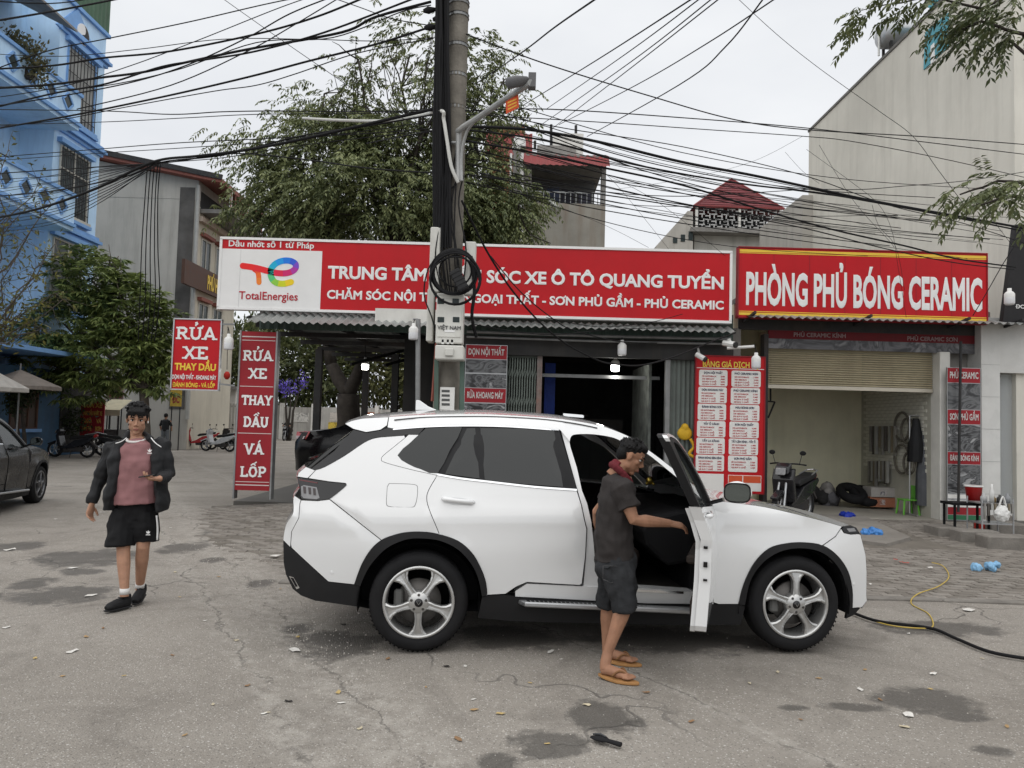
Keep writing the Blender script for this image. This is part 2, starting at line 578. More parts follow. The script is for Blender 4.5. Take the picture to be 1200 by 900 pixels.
 for px, py, rx, ry in PATCH:
  c, e, n = gnd(px, py), gnd(px + rx, py), gnd(px, py - ry)
  dx = mth('MULTIPLY', mth('SUBTRACT', xyz.outputs[0], c.x), 1 / max(.02, (e - c).length))
  dy = mth('MULTIPLY', mth('SUBTRACT', xyz.outputs[1], c.y), 1 / max(.02, (n - c).length))
  r2 = mth('ADD', mth('MULTIPLY', dx, dx), mth('MULTIPLY', dy, dy))
  damp = r2 if damp is None else mth('MINIMUM', damp, r2)
 damp = mth('ADD', damp, wob)
 dm = rng(damp, 1.05, .45)
 base = mixc(mth('MULTIPLY', dm, .74), base, (.06, .055, .049))
 L(base, p.inputs['Base Color'])
 L(rng(dm, 0, 1, .9, .68), p.inputs['Roughness'])
 p.inputs['Specular IOR Level'].default_value = .35
 b = nd(nt, 'ShaderNodeBump')
 b.inputs['Strength'].default_value = .9
 b.inputs['Distance'].default_value = .006
 hgt = mth('ADD', mth('MULTIPLY', v.outputs['Distance'], -1.0), mth('MULTIPLY', noise(30, 3), 1.0))
 hgt = mth('SUBTRACT', hgt, mth('MULTIPLY', crack, 2.0))
 L(hgt, b.inputs['Height'])
 L(b.outputs[0], p.inputs['Normal'])
 return m
asphalt = road_material()
mb = MB()
# one sheet to the horizon, gently uneven near the camera
xs = [-900, -300, -100, -50] + [x * .5 for x in range(-50, 41)] + [30, 60, 150, 300, 900]
ys = [-60, -20, -6] + [y * .5 for y in range(-4, 70)] + [40, 60, 100, 200, 500, 1500]
hh = lambda x, y: .012 * math.sin(x * 1.3 + y * .7) * math.sin(y * .9 - x * .4) if abs(x) < 24 and y < 34 else 0
mb.smooth = True
mb.add([(x, y, hh(x, y) - .012) for y in ys for x in xs], [(j * len(xs) + i, j * len(xs) + i + 1, (j + 1) * len(xs) + i + 1, (j + 1) * len(xs) + i) for j in range(len(ys) - 1) for i in range(len(xs) - 1)])
tag(mb.build('road', asphalt), 'dusty grey asphalt street with dark damp patches', kind='structure')
# ------------------------------------------------------------------ block-paved forecourt
APRON = [(-2.4, 8.15), (9.4, 8.15), (9.4, 14.75), (-5.9, 14.75), (-5.2, 12.4), (-3.9, 10.2)]
bed = mat('paving_bed', (.15, .135, .115), .95, var=.3, scale=3, bump=.4)
lim = lambda y: -2.4 if y < 8.2 else (-2.4 - 1.5 * (y - 8.15) / 2.05 if y < 10.2 else (-3.9 - 1.3 * (y - 10.2) / 2.2 if y < 12.4 else -5.2 - .7 * (y - 12.4) / 2.35))
def apz(x, y):
 f = max(0, min(1, (x - lim(y)) / 1.8))
 return -.016 + f * (.032 + .075 * max(0, min(1, (y - 8.15) / 6.5)) + .012 * math.sin(x * 1.1 + y) * math.sin(y * 1.7 + .5 * x))
mb = MB()
nx, ny = 40, 24
for j in range(ny):
 for i in range(nx):
  q = [(-6 + 15.4 * a / nx, 8.15 + 6.6 * b / ny) for a, b in ((i, j), (i + 1, j), (i + 1, j + 1), (i, j + 1))]
  if min(u[0] for u in q) < lim(q[0][1]) - .38:
   continue
  mb.add([(u, v_, apz(u, v_) - .010) for u, v_ in q], [(0, 1, 2, 3)])
pav = mb.build('pavement', bed)
tag(pav, 'worn grey block-paved forecourt in front of the workshops', kind='structure')
pm = [mat('paver_%d' % i, c, .9, var=.22, scale=9, bump=.25, dirt=.3, dirtcol=(.10, .09, .078)) for i, c in enumerate([(.215, .195, .172), (.175, .158, .138), (.245, .225, .20)])]
cells = []
bw, bh, g = .225, .112, .009
for r in range(60):
 y = 8.19 + r * (bh + g)
 if y > 14.7:
  break
 for c in range(70):
  x = -6 + c * (bw + g) + (r % 2) * .115
  cells.append((x, y))
mesh_p = []
def paver_mesh(k):
 b = MB()
 t, e = .018, .006
 b.add([(-bw / 2, -bh / 2, -t), (bw / 2, -bh / 2, -t), (bw / 2, bh / 2, -t), (-bw / 2, bh / 2, -t), (-bw / 2 + e, -bh / 2 + e, 0), (bw / 2 - e, -bh / 2 + e, 0), (bw / 2 - e, bh / 2 - e, 0), (-bw / 2 + e, bh / 2 - e, 0)],
          [(4, 5, 6, 7), (0, 1, 5, 4), (1, 2, 6, 5), (2, 3, 7, 6), (3, 0, 4, 7)])
 return b
protos = []
for k in range(3):
 me = bpy.data.meshes.new('paver')
 b = paver_mesh(k)
 me.from_pydata(b.v, [], b.f)
 me.materials.append(pm[k])
 protos.append(me)
RAMP = [(3.9, 12.0), (6.1, 11.4), (6.6, 14.75), (3.9, 14.75)]
def inramp(x, y):
 return 3.75 < x < 6.75 and y > 11.3
vis, rest = [], []
for x, y in cells:
 if x < lim(y) + rnd.choice((.1, .3, .6, 1.0)) * rnd.random() * 1.4 or inramp(x, y) or x > 9.2 or rnd.random() < .035:
  continue
 px, py = proj((x, y, .05))
 seen = (px > 1005 or (px < 335)) and px < 1215 and py < 905
 (vis if seen else rest).append((x, y))
vis.sort(key=lambda q: q[0] * q[0] * 0 + q[1])
stuff = MB()
for i, (x, y) in enumerate(vis[:280]):
 o = bpy.data.objects.new('paver', protos[rnd.choice((0, 0, 1, 2))])
 COL.objects.link(o)
 o.parent = pav
 o.location = (x, y, apz(x, y) + rnd.uniform(-.004, .006))
 o.rotation_euler = (rnd.gauss(0, .018), rnd.gauss(0, .014), rnd.gauss(0, .02))
for x, y in vis[280:] + rest:
 b = paver_mesh(0)
 M = Matrix.Translation((x, y, apz(x, y) + rnd.uniform(-.004, .006))) @ Matrix.Rotation(rnd.gauss(0, .02), 4, 'Z') @ Matrix.Rotation(rnd.gauss(0, .018), 4, 'X')
 stuff.mi = rnd.choice((0, 0, 1, 2))
 stuff.add([M @ Vector(q) for q in b.v], b.f)
st = stuff.build('paver_field', pm, pav)
st['kind'] = 'stuff'
# kerb stones along the street edge, nearly flush
kc = mat('kerb_concrete', (.21, .195, .175), .9, var=.25, scale=5, bump=.4, dirt=.5)
for i in range(12):
 x0 = -2.35 + i * .98
 mb = MB().box(x0, x0 + .965, 8.0, 8.12, -.1, .022 + rnd.uniform(-.006, .006))
 mb.build('kerb_stone', kc, pav, bevel=.012)
# smooth concrete ramp into the garage
conc = mat('ramp_concrete', (.235, .218, .195), .92, var=.2, scale=2.5, bump=.3, dirt=.55, dirtcol=(.12, .108, .095))
mb = MB()
rp = [(4.6, 12.3), (5.6, 11.45), (6.35, 12.2), (6.75, 14.72), (4.1, 14.72), (4.2, 13.2)]
mb.prism(rp, lambda q: (q[0], q[1], apz(*q) + .035 + .03 * (q[1] - 11.4) / 3.3), lambda q: (q[0] * 1.002, q[1] - .01, -.02))
mb.build('concrete_ramp', conc, pav)
mb = MB().prism([(3.75, 12.5), (4.55, 12.35), (4.1, 13.2), (4.05, 14.7), (3.5, 14.7)], lambda q: (q[0], q[1], apz(*q) + .03), lambda q: (q[0], q[1], -.02))
mb.build('concrete_patch', mat('reddish_slab', (.20, .155, .135), .93, var=.25, scale=4, bump=.3, dirt=.4), pav)
# broken concrete lumps in front of the shop on the right
for i, (px, py, wd, dp, ht) in enumerate([(1150, 640, .62, .35, .13), (1186, 648, .7, .35, .14), (1115, 634, .4, .5, .12), (1185, 632, .7, .5, .15), (1172, 618, .5, .35, .13)]):
 c = gnd(px, py)
 tag(MB().box(c.x - wd / 2, c.x + wd / 2, c.y, c.y + dp, 0, ht + .1).build('concrete_block', kc, bevel=.02),
  ['long worn kerb block below the tool trolley', 'kerb block at the right edge of the picture', 'low broken kerb block beside the ramp', 'upper step block behind the kerb block', 'small step block nearest the glass shop'][i], 'kerb block', 'concrete blocks by the trolley')
# loose grit, thickest along the worn strip that runs down the street
grit = MB()
gm_ = [mat('grit_%d' % i, c_, .9, var=.2, scale=40) for i, c_ in enumerate([(.42, .39, .35), (.24, .22, .19), (.42, .40, .37)])]
A_, B_ = gnd(250, 640), gnd(480, 900)
for k in range(5200):
 if k < 2600:
  t_ = rnd.random()
  x, y = A_.x + (B_.x - A_.x) * t_ + rnd.gauss(0, .32), A_.y + (B_.y - A_.y) * t_ + rnd.gauss(0, .3)
 else:
  x, y = rnd.uniform(-7, 6), 2.9 + 9 * rnd.random() ** 1.6
 r_ = rnd.uniform(.0025, .007) * (1 if k % 9 else 1.8)
 z_ = -.012 + hh(x, y)
 if y > 8.1 and x > lim(y):
  z_ = apz(x, y)
 grit.mi = k % 3
 a_ = rnd.uniform(0, 6)
 q = [(x + r_ * math.cos(a_ + i * 2.1), y + r_ * math.sin(a_ + i * 2.1), z_) for i in range(3)] + [(x, y, z_ + r_ * 1.1)]
 grit.add(q, [(0, 1, 3), (1, 2, 3), (2, 0, 3)])
tag(grit.build('gravel', gm_), 'fine loose grit scattered over the street', kind='stuff')
# ================================================================== workshops
def corrugated(mb, pl, a0, a1, b0, b1, pitch=.09, amp=.014, d=0.0, slope=0.0):
 """corrugated sheet on a plane, ribs running along b; slope pushes the lower edge out along n"""
 n = max(2, int((a1 - a0) / pitch * 4))
 vs = []
 for i in range(n + 1):
  a = a0 + (a1 - a0) * i / n
  h = d + amp * math.sin(2 * PI * (a - a0) / pitch)
  vs += [pl.p(a, b0, h + slope), pl.p(a, b1, h)]
 mb.add(vs, [(2 * i, 2 * i + 2, 2 * i + 3, 2 * i + 1) for i in range(n)])
 return mb
green_sheet = mat('green_sheet', (.075, .115, .10), .55, var=.25, scale=2, streak=.45, dirtcol=(.05, .05, .045), dirt=.3)
grey_sheet = mat('grey_sheet', (.30, .31, .30), .5, metal=.3, var=.2, scale=3, streak=.5)
dark_metal = mat('dark_metal', (.035, .035, .036), .6, var=.3, scale=6, dirt=.3, dirtcol=(.09, .06, .04))
grey_metal = mat('grey_metal', (.26, .265, .265), .45, metal=.5, var=.2, scale=5, streak=.3)
black_wall = mat('blackish_wall', (.045, .045, .045), .85, var=.35, scale=1.5, streak=.4)  # near-black base colour with streaks, shared by walls and dark openings
cement = mat('cement_render', (.26, .25, .235), .92, var=.2, scale=1.2, bump=.25, streak=.45, dirt=.35)
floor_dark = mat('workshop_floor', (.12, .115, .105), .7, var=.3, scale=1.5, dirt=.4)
cream = mat('cream_paint', (.58, .56, .44), .75, var=.12, scale=1.5, streak=.2, dirtcol=(.3, .28, .2))
white_tile = mat('white_tile', (.62, .62, .60), .3, var=.08, scale=2, dirt=.2, dirtcol=(.35, .33, .3))
white_paint = mat('white_paint', (.68, .67, .63), .6, var=.1, scale=3, streak=.35, dirtcol=(.25, .22, .18))
sign_red = mat('sign_red', (.50, .012, .018), .42, var=.10, scale=.8, dirt=.22, dirtcol=(.26, .02, .02), streak=.16, bump=.25, bscale=2.2)
sign_darkred = mat('sign_wine', (.30, .022, .030), .5, var=.12, scale=1.2, streak=.18, dirtcol=(.12, .04, .03))
sign_white = mat('sign_white', (.80, .80, .79), .45, var=.04, scale=2, dirt=.12, dirtcol=(.5, .48, .44))
sign_yellow = mat('sign_yellow', (.80, .55, .07), .5, var=.06, scale=3)
alu = mat('aluminium', (.45, .46, .47), .4, metal=.8, var=.1, scale=6)
pvc = mat('white_pvc', (.72, .72, .70), .5, var=.06, scale=6, dirt=.2, dirtcol=(.4, .37, .33))
bulb_off = mat('bulb_diffuser', (.74, .75, .77), .35, var=.03)
bulb_on = mat('bulb_lit', (1.0, .98, .92), .4, var=0, emit=9)
rubber = mat('black_rubber', (.012, .012, .013), .8, var=.3, scale=12, dirt=.15, dirtcol=(.03, .028, .026), spec=.2)
cable_m = mat('cable_black', (.010, .010, .011), .75, var=.2, scale=2, spec=.2)
FX = lambda px, Y=15.0: at(px, 450, Y).x
FZ = lambda px, py, Y=15.0: at(px, py, Y).z
def lines_of(parent, m_, *calls):
 for fn, *a in calls:
  kw = a.pop() if isinstance(a[-1], dict) else {}
  b_ = MB()
  fn(b_, *a, **kw)
  b_.build('lettering', m_, parent)
# ---------------- the main workshop with carport
ws = thing('workshop_building', 'open-fronted dark workshop and carport under the long red sign', 'workshop', (-.5, 15, 0))
X0, X1, XM = -4.75, 4.35, -1.25
mb = MB().box(-5.3, X1, 14.9, 25, -.05, .075)
mb.build('floor_slab', floor_dark, ws)
mb = MB()
corrugated(mb, Plane((0, 24.5, 3.95), (1, 0, 0), (0, -1, -.03), (0, .03, -1)), -5.3, X1, 0, 9.6, pitch=.2, amp=.02)
mb.build('roof', mat('roof_sheet_dark', (.06, .068, .066), .6, var=.3, scale=2, dirt=.4), ws)
for i in range(6):
 Y = 15.4 + i * 1.65
 MB().box(-5.2, X1 - .05, Y, Y + .07, 3.52, 3.62).build('beam', dark_metal, ws)
for i in range(4):
 x = -5.0 + i * 1.2
 MB().box(x, x + .06, 15.3, 24.2, 3.64, 3.74).build('purlin', dark_metal, ws)
for x, Y in ((-5.1, 20.2), (-4.62, 24.2), (-1.35, 15.4), (-1.35, 21.0), (-3.2, 21)):
 MB().box(x - .09, x + .09, Y - .09, Y + .09, .075, 3.53).build('column', dark_metal, ws, bevel=.006)
# light patches of an old translucent roof sheet and a sloping strut inside the carport
for x in (-3.3, -2.5):
 MB().bar((x - .5, 18, 3.0), (x + .5, 19.5, 3.5), .06).build('strut', dark_metal, ws)
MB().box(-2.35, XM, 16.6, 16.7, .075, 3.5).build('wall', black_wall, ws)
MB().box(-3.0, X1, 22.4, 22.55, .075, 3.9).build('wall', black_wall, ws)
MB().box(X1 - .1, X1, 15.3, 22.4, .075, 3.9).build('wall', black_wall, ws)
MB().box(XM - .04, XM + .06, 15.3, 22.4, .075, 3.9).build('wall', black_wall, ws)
# fascia behind the sign and awnings
mb = MB()
corrugated(mb, front(14.88), -4.95, 4.28, 3.42, 3.95, pitch=.16, amp=.016)
mb.build('fascia_sheet', green_sheet, ws)
mb = MB()
corrugated(mb, Plane((0, 14.86, 3.76), (1, 0, 0), (0, -.9, -.32), (0, .32, -.9)), -4.9, -1.55, 0, .95, pitch=.15, amp=.024)
mb.build('awning_sheet', grey_sheet, ws)
mb = MB()
corrugated(mb, Plane((0, 14.85, 3.7), (1, 0, 0), (0, -.9, -.3), (0, .3, -.9)), -1.5, 4.2, 0, .5, pitch=.15, amp=.022)
mb.build('awning_sheet', grey_sheet, ws)
MB().box(-2.6, -1.45, 14.3, 14.34, FZ(470, 384), FZ(470, 368)).build('white_fascia_board', white_paint, ws)
for z, r in ((3.46, .03), (3.36, .022)):
 MB().tube([(-.9, 14.75, z), (1.5, 14.72, z - .02), (4.2, 14.75, z)], r, 8).build('gutter_pipe', grey_metal, ws)
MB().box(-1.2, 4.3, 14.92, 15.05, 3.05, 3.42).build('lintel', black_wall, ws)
# front wall strips beside the gate, folding gate
mb = MB()
corrugated(mb, front(15.1), -1.35, FX(567), .075, 3.1, pitch=.12, amp=.012)
mb.build('front_sheet', green_sheet, ws)
gate_m = mat('gate_paint', (.16, .185, .165), .5, metal=.3, var=.2, scale=4, dirt=.4)
ga0, ga1 = FX(594), FX(630)
gt = MB().box(ga0 - .02, ga1 + .02, 15.12, 15.17, 3.02, 3.08).build('folding_gate', gate_m, ws)
for i in range(13):
 a = ga0 + (ga1 - ga0) * i / 12
 MB().box(a - .013, a + .013, 15.07 + .03 * (i % 2), 15.10 + .03 * (i % 2), .08, 3.02).build('gate_bar', gate_m, gt)
for i in range(12):
 a, b = ga0 + (ga1 - ga0) * i / 12, ga0 + (ga1 - ga0) * (i + 1) / 12
 for k in range(5):
  z = .4 + k * .55
  MB().bar((a, 15.06, z), (b, 15.06, z + .22), .012).build('gate_lattice', gate_m, gt)
MB().box(FX(629), FX(635), 15.02, 15.14, .075, 3.05).build('gate_post', mat('rusty_post', (.22, .2, .19), .6, metal=.3, var=.3, scale=6, dirt=.6, dirtcol=(.25, .09, .05)), ws)
MB().box(FX(636), FX(780), 15.6, 15.64, FZ(700, 441), FZ(700, 437)).build('cross_bar', grey_metal, ws)
MB().box(FX(641, 16) - .05, FX(645, 16) + .1, 16.0, 16.2, .075, 3.0).build('blue_curtain', mat('blue_tarp', (.01, .025, .14), .6, var=.3), ws)
for i, px in enumerate((762, 770)):
 MB().box(FX(px, 18), FX(px + 6, 18), 18, 18.03, .1, 3.0).build('dark_curtain', mat('grey_curtain', (.07, .07, .075), .9, var=.4, scale=8), ws)
wp = MB()
MB().box(2.75, 2.8, 15.4, 17.5, .1, 3.0).build('side_panel', mat('paper_panel', (.12, .13, .12), .8, var=.5, scale=5), ws)
mb = MB()
corrugated(mb, front(15.05), FX(785), FX(818), .075, 3.15, pitch=.09, amp=.012)
mb.build('corrugated_door', mat('door_sheet', (.17, .20, .185), .5, metal=.2, var=.2, scale=2, streak=.4, dirt=.3), ws)
MB().box(FX(780), FX(785), 14.98, 15.12, .075, 3.2).build('gate_post', grey_metal, ws)
# lamp tube inside
t = thing('tube_light', 'white fluorescent tube lying on a dark cabinet deep in the workshop', 'tube light', at(674, 487, 19))
MB().tube([at(660, 486, 19), at(684, 488, 19)], .035, 8).build('tube', mat('tube_white', (.8, .82, .84), .3, var=0, emit=.8), t)
for a, b in ((656, 661), (683, 689)):
 MB().tube([at(a, 486.3, 19), at(b, 487.3, 19)], .03, 8).build('end_cap', dark_metal, t)
t = thing('cabinet', 'dark metal cabinet at the back of the middle workshop bay', 'cabinet', (1.7, 19.2, .08))
MB().box(1.15, 2.75, 18.9, 19.5, .08, at(674, 489, 19).z - .03).build('body', dark_metal, t)
for x in (1.16, 1.96):
 MB().box(x, x + .77, 18.86, 18.9, .15, 1.6).build('door', black_wall, t)
# ---------------- long red sign
def board(t, Y, TL, TR, BR, BL, face, depth=.14, frame=.022, fm=None):
 """flat sign box facing the street from four pixel corners"""
 x0, x1 = (at(*TL, Y).x + at(*BL, Y).x) / 2, (at(*TR, Y).x + at(*BR, Y).x) / 2
 z1, z0 = (at(*TL, Y).z + at(*TR, Y).z) / 2, (at(*BL, Y).z + at(*BR, Y).z) / 2
 MB().box(x0, x1, Y, Y + depth, z0, z1).build('panel', face, t)
 if frame:
  for nm, q in (('frame_rail', (x0, x1, z1 - frame, z1)), ('frame_rail', (x0, x1, z0, z0 + frame)), ('frame_rail', (x0, x0 + frame, z0 + frame, z1 - frame)), ('frame_rail', (x1 - frame, x1, z0 + frame, z1 - frame))):
   MB().box(q[0] - .004, q[1] + .004, Y - .02, Y + depth + .004, q[2] - .004, q[3] + .004).build(nm, fm or sign_white, t)
 return x0, x1, z0, z1
YS = 14.55
ms = thing('shop_sign', 'long red car-care sign with white oil-brand panel, behind the utility pole', 'sign', (-.8, YS, 3.7))
x0, x1, z0, z1 = board(ms, YS, (258, 277), (858, 295), (857, 379), (255, 362), sign_red, frame=.04)
p0, p1 = at(259, 291, YS), at(375, 363, YS)
lp = MB().box(x0 + .04, p1.x, YS - .008, YS, z0 + .04, at(300, 292.3, YS).z).build('logo_panel', sign_white, ms)
# panel seam lines of the printed sheet
for px in (275, 500):
 MB().box(FX(px, YS), FX(px, YS) + .008, YS - .011, YS - .0085, z0 + .05, at(300, 293, YS).z - (.0 if px < 300 else 0)).build('sheet_seam', mat('seam_grey', (.6, .6, .6), .5, var=.05), ms) if px < 300 else None
lines_of(ms, sign_white, (text_px, 'Dầu nhớt số 1 từ Pháp', YS, 268, 368, 288.8, 281.5, .022),
         (text_px, 'TRUNG TÂM CHĂM SÓC XE Ô TÔ QUANG TUYỂN', YS, 384, 848, 326.5, 311.5, .036),
         (text_px, 'CHĂM SÓC NỘI THẤT - NGOẠI THẤT - SƠN PHỦ GẦM - PHỦ CERAMIC', YS, 383, 848, 350.2, 339.8, .034))
lines_of(ms, mat('brand_red', (.45, .02, .035), .5, var=0), (text_px, 'TotalEnergies', YS, 280, 349, 350.6, 341.2, .012, {'d': .014}))
# the flowing two-letter mark: a ribbon that changes colour along its length
GRAD = [(.85, .03, .02), (.85, .08, .02), (.80, .02, .10), (.55, .02, .30), (.03, .08, .62), (.02, .30, .80), (.02, .50, .50), (.15, .60, .12), (.75, .65, .02), (.95, .55, .02)]
def ribbon(pts, wpx, cols, d):
 P = spline([(a, b, 0) for a, b in pts], 8)
 mb = MB()
 hw = wpx / 2
 for i in range(len(P) - 1):
  def nrm(k):
   t_ = P[min(k + 1, len(P) - 1)] - P[max(k - 1, 0)]
   t_.normalize()
   return Vector((-t_.y, t_.x, 0)) * hw
  a, b = P[i], P[i + 1]
  na, nb = nrm(i), nrm(i + 1)
  mb.mi = min(len(cols) - 1, int(i / (len(P) - 1) * len(cols)))
  q = [a - na, b - nb, b + nb, a + na]
  mb.add([at(u.x, u.y, YS - d) for u in q], [(0, 1, 2, 3)])
 for e, k in ((P[0], 0), (P[-1], -1)):
  mb.mi = 0 if k == 0 else len(cols) - 1
  mb.add([at(e.x + hw * math.cos(u * PI / 6), e.y + hw * math.sin(u * PI / 6), YS - d - .0006) for u in range(12)], [tuple(range(12))])
 return mb
cm = lambda i, c: mat('logo_ink_%s' % i, c, .45, var=0)
seq1 = [cm('a%d' % i, c) for i, c in enumerate([(.80, .03, .03), (.78, .03, .04), (.74, .03, .08), (.62, .03, .16), (.45, .05, .35), (.22, .08, .55), (.05, .12, .65), (.02, .20, .75), (.02, .32, .78), (.02, .42, .66), (.03, .50, .45), (.10, .56, .22), (.28, .6, .08), (.6, .65, .03), (.85, .62, .03)])]
ribbon([(284.5, 311.5), (300, 314), (322, 319.5), (336, 320), (345, 316), (346.5, 310), (341, 306), (332, 305.5), (323, 309), (317.5, 316), (318, 325), (323, 331), (332, 332.5), (341, 330.5)], 7.2, seq1, .012).build('brand_mark', seq1, ms)
seq2 = [cm('b%d' % i, c) for i, c in enumerate([(.80, .05, .03), (.82, .10, .03), (.84, .16, .03), (.86, .24, .04)])]
ribbon([(298, 315.5), (302.5, 320), (303.5, 331)], 6, seq2, .010).build('brand_mark', seq2, ms)
for px in (300, 420, 620, 760):
 MB().bar((FX(px, YS), YS + .15, z0 + .3), (FX(px, YS), 15.2, z0 + .05), .05).build('bracket', dark_metal, ms)
# ---------------- ceramic sign and garage
YC = 14.6
cs = thing('shop_sign', 'red ceramic-coating sign with condensed white capitals and yellow stripes', 'sign', (6.8, YC, 3.75))
x0, x1, z0, z1 = board(cs, YC, (866, 289), (1157, 297), (1157, 380), (864, 372), sign_red, frame=.012, fm=sign_darkred)
lines_of(cs, sign_white, (text_px, 'PHÒNG PHỦ BÓNG CERAMIC', YC, 874, 1151, 357.5, 318.5, .034))
for za, zb in ((z1 - .10, z1 - .05), (z1 - .125, z1 - .11), (z0 + .05, z0 + .10), (z0 + .115, z0 + .13)):
 MB().box(x0 + .02, x1 - .02, YC - .005, YC, za, zb).build('yellow_stripe', sign_yellow, cs)
for i in range(1, 7):
 x = x0 + (x1 - x0) * i / 7
 MB().box(x - .004, x + .004, YC - .0035, YC, z0 + .14, z1 - .14).build('sheet_seam', sign_darkred, cs)
gg = thing('garage_building', 'single-bay coating garage with half-raised cream roller shutter', 'garage', (6.6, 15, 0))
XL, XR = 4.45, FX(1097)
MB().box(XL, XR + .7, 14.75, 18.4, -.05, .095).build('floor_slab', mat('garage_floor', (.33, .31, .27), .6, var=.2, scale=1.5, dirt=.4), gg)
gcream = mat('garage_cream', (.74, .715, .54), .7, var=.1, scale=1.2, streak=.15, dirtcol=(.3, .28, .2))
MB().box(XL - .1, XR + .3, 18.2, 18.35, .095, 4.2).build('wall', gcream, gg)
MB().box(XL - .1, XL, 15.1, 18.2, .095, 4.2).build('wall', gcream, gg)
br = MB().box(XR, XR + .12, 15.2, 18.2, .095, 4.2).build('wall', mat('brick_mortar', (.45, .44, .38), .85, var=.12, scale=3), gg)
bm_ = mat('white_brick', (.62, .61, .54), .6, var=.12, scale=6, dirt=.15, dirtcol=(.4, .38, .32))
bk = MB().box(-.012, 0, -.117, .117, -.032, .032)
bme = bpy.data.meshes.new('brick'); bme.from_pydata(bk.v, [], bk.f); bme.materials.append(bm_)
for r in range(36):
 for c in range(11):
  y, z = 15.45 + c * .25 + (r % 2) * .125, 1.0 + r * .075
  if y > 18.05 or c * 36 + r > 9999 or (r >= 27):
   continue
  o = bpy.data.objects.new('brick', bme); COL.objects.link(o); o.parent = br
  o.location = (XR + rnd.uniform(-.003, .002), y, z)
  # parent is in world space of the garage
  o.location = WM[gg.name].inverted() @ Vector(o.location)
MB().box(XL - .1, XR + .4, 15.0, 18.3, 4.2, 4.3).build('roof', cement, gg)
cp = MB().box(5.85, 6.15, 18.05, 18.2, .095, 4.2).build('pilaster', gcream, gg)
MB().box(XR, XR + .2, 14.86, 15.2, .0, FZ(1100, 413)).build('pillar', white_paint, gg, bevel=.01)
MB().box(XL, FX(818), 14.95, 15.1, .0, 3.7).build('pillar', cement, gg)
MB().box(FX(897) - .06, FX(897) + .02, 14.9, 15.15, .0, 3.6).build('pillar', dark_metal, gg)
# roller shutter: guide rails, drum box, slats
sh = thing('roller_shutter', 'cream slatted roller shutter rolled halfway up over the garage mouth', 'shutter', (6.6, 15.15, 2.6))
shm = mat('shutter_cream', (.42, .37, .255), .5, metal=.1, var=.12, scale=3, streak=.3, dirtcol=(.2, .16, .1))
sz0, sz1 = FZ(1000, 453), FZ(1000, 413)
ns = 15
sx0, sx1 = FX(897) + .03, XR - .01
for i in range(ns):
 z = sz0 + (sz1 - sz0) * i / ns
 h = (sz1 - sz0) / ns
 mb = MB()
 mb.smooth = True
 P = [(sx0, 15.13, z + .004), (sx0, 15.105, z + h * .35), (sx0, 15.11, z + h * .75), (sx0, 15.13, z + h - .004)]
 mb.add(P + [(sx1, q[1], q[2]) for q in P], [(0, 4, 5, 1), (1, 5, 6, 2), (2, 6, 7, 3)])
 mb.build('slat', shm, sh)
MB().box(sx0, sx1, 15.09, 15.14, sz0 - .07, sz0).build('bottom_rail', mat('shutter_rail', (.52, .48, .40), .4, metal=.4, var=.1), sh)
MB().box(sx0, sx1, 15.14, 15.5, sz1, sz1 + .4).build('drum_box', shm, sh)
# printed banner above the shutter
def photo_mat(name, cols, scale, seed, stretch=(1, 1, 1)):
 if name in MATS:
  return MATS[name]
 m = bpy.data.materials.new(name)
 m.use_nodes = True
 nt = m.node_tree
 L = nt.links.new
 p = nt.nodes['Principled BSDF']
 p.inputs['Roughness'].default_value = .4
 tc_ = nd(nt, 'ShaderNodeTexCoord')
 mp_ = nd(nt, 'ShaderNodeMapping')
 mp_.inputs['Location'].default_value = (seed, seed * .7, seed * 1.3)
 mp_.inputs['Scale'].default_value = stretch
 L(tc_.outputs['Object'], mp_.inputs[0])
 n = nd(nt, 'ShaderNodeTexNoise')
 n.inputs['Scale'].default_value = scale
 n.inputs['Detail'].default_value = 3
 n.inputs['Distortion'].default_value = 1.6
 L(mp_.outputs[0], n.inputs['Vector'])
 r = nd(nt, 'ShaderNodeValToRGB')
 r.color_ramp.interpolation = 'LINEAR'
 els = r.color_ramp.elements
 els.remove(els[1])
 els[0].position, els[0].color = .33, (*cols[0], 1)
 for i, c in enumerate(cols[1:], 1):
  els.new(.33 + .34 * i / (len(cols) - 1)).color = (*c, 1)
 L(n.outputs['Fac'], r.inputs[0])
 L(r.outputs[0], p.inputs['Base Color'])
 MATS[name] = m
 return m
K = [(.012, .012, .013), (.03, .03, .033), (.15, .155, .16), (.03, .03, .034), (.34, .345, .35)]
bn = thing('banner', 'wine-red printed banner with car photos above the roller shutter', 'banner', (6.8, 14.98, 3.3))
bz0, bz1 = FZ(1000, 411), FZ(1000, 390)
bzm = FZ(1000, 399.5)  # awning shade is painted in: photo strip, panel and lettering colours darkened
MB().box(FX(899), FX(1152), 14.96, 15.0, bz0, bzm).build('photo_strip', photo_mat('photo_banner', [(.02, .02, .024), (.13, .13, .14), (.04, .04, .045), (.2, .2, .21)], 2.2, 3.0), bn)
MB().box(FX(899), FX(1152), 14.955, 15.0, bzm, bz1).build('panel', mat('banner_wine_shaded', (.13, .014, .018), .6, var=.15), bn)
lines_of(bn, mat('shaded_print', (.28, .2, .2), .5, var=.1), (text_px, 'PHỦ CERAMIC KÍNH', 14.955, 930, 991, 394.5, 389.5, .03),
         (text_px, 'PHỦ CERAMIC SƠN', 14.955, 1063, 1122, 399, 394, .03))
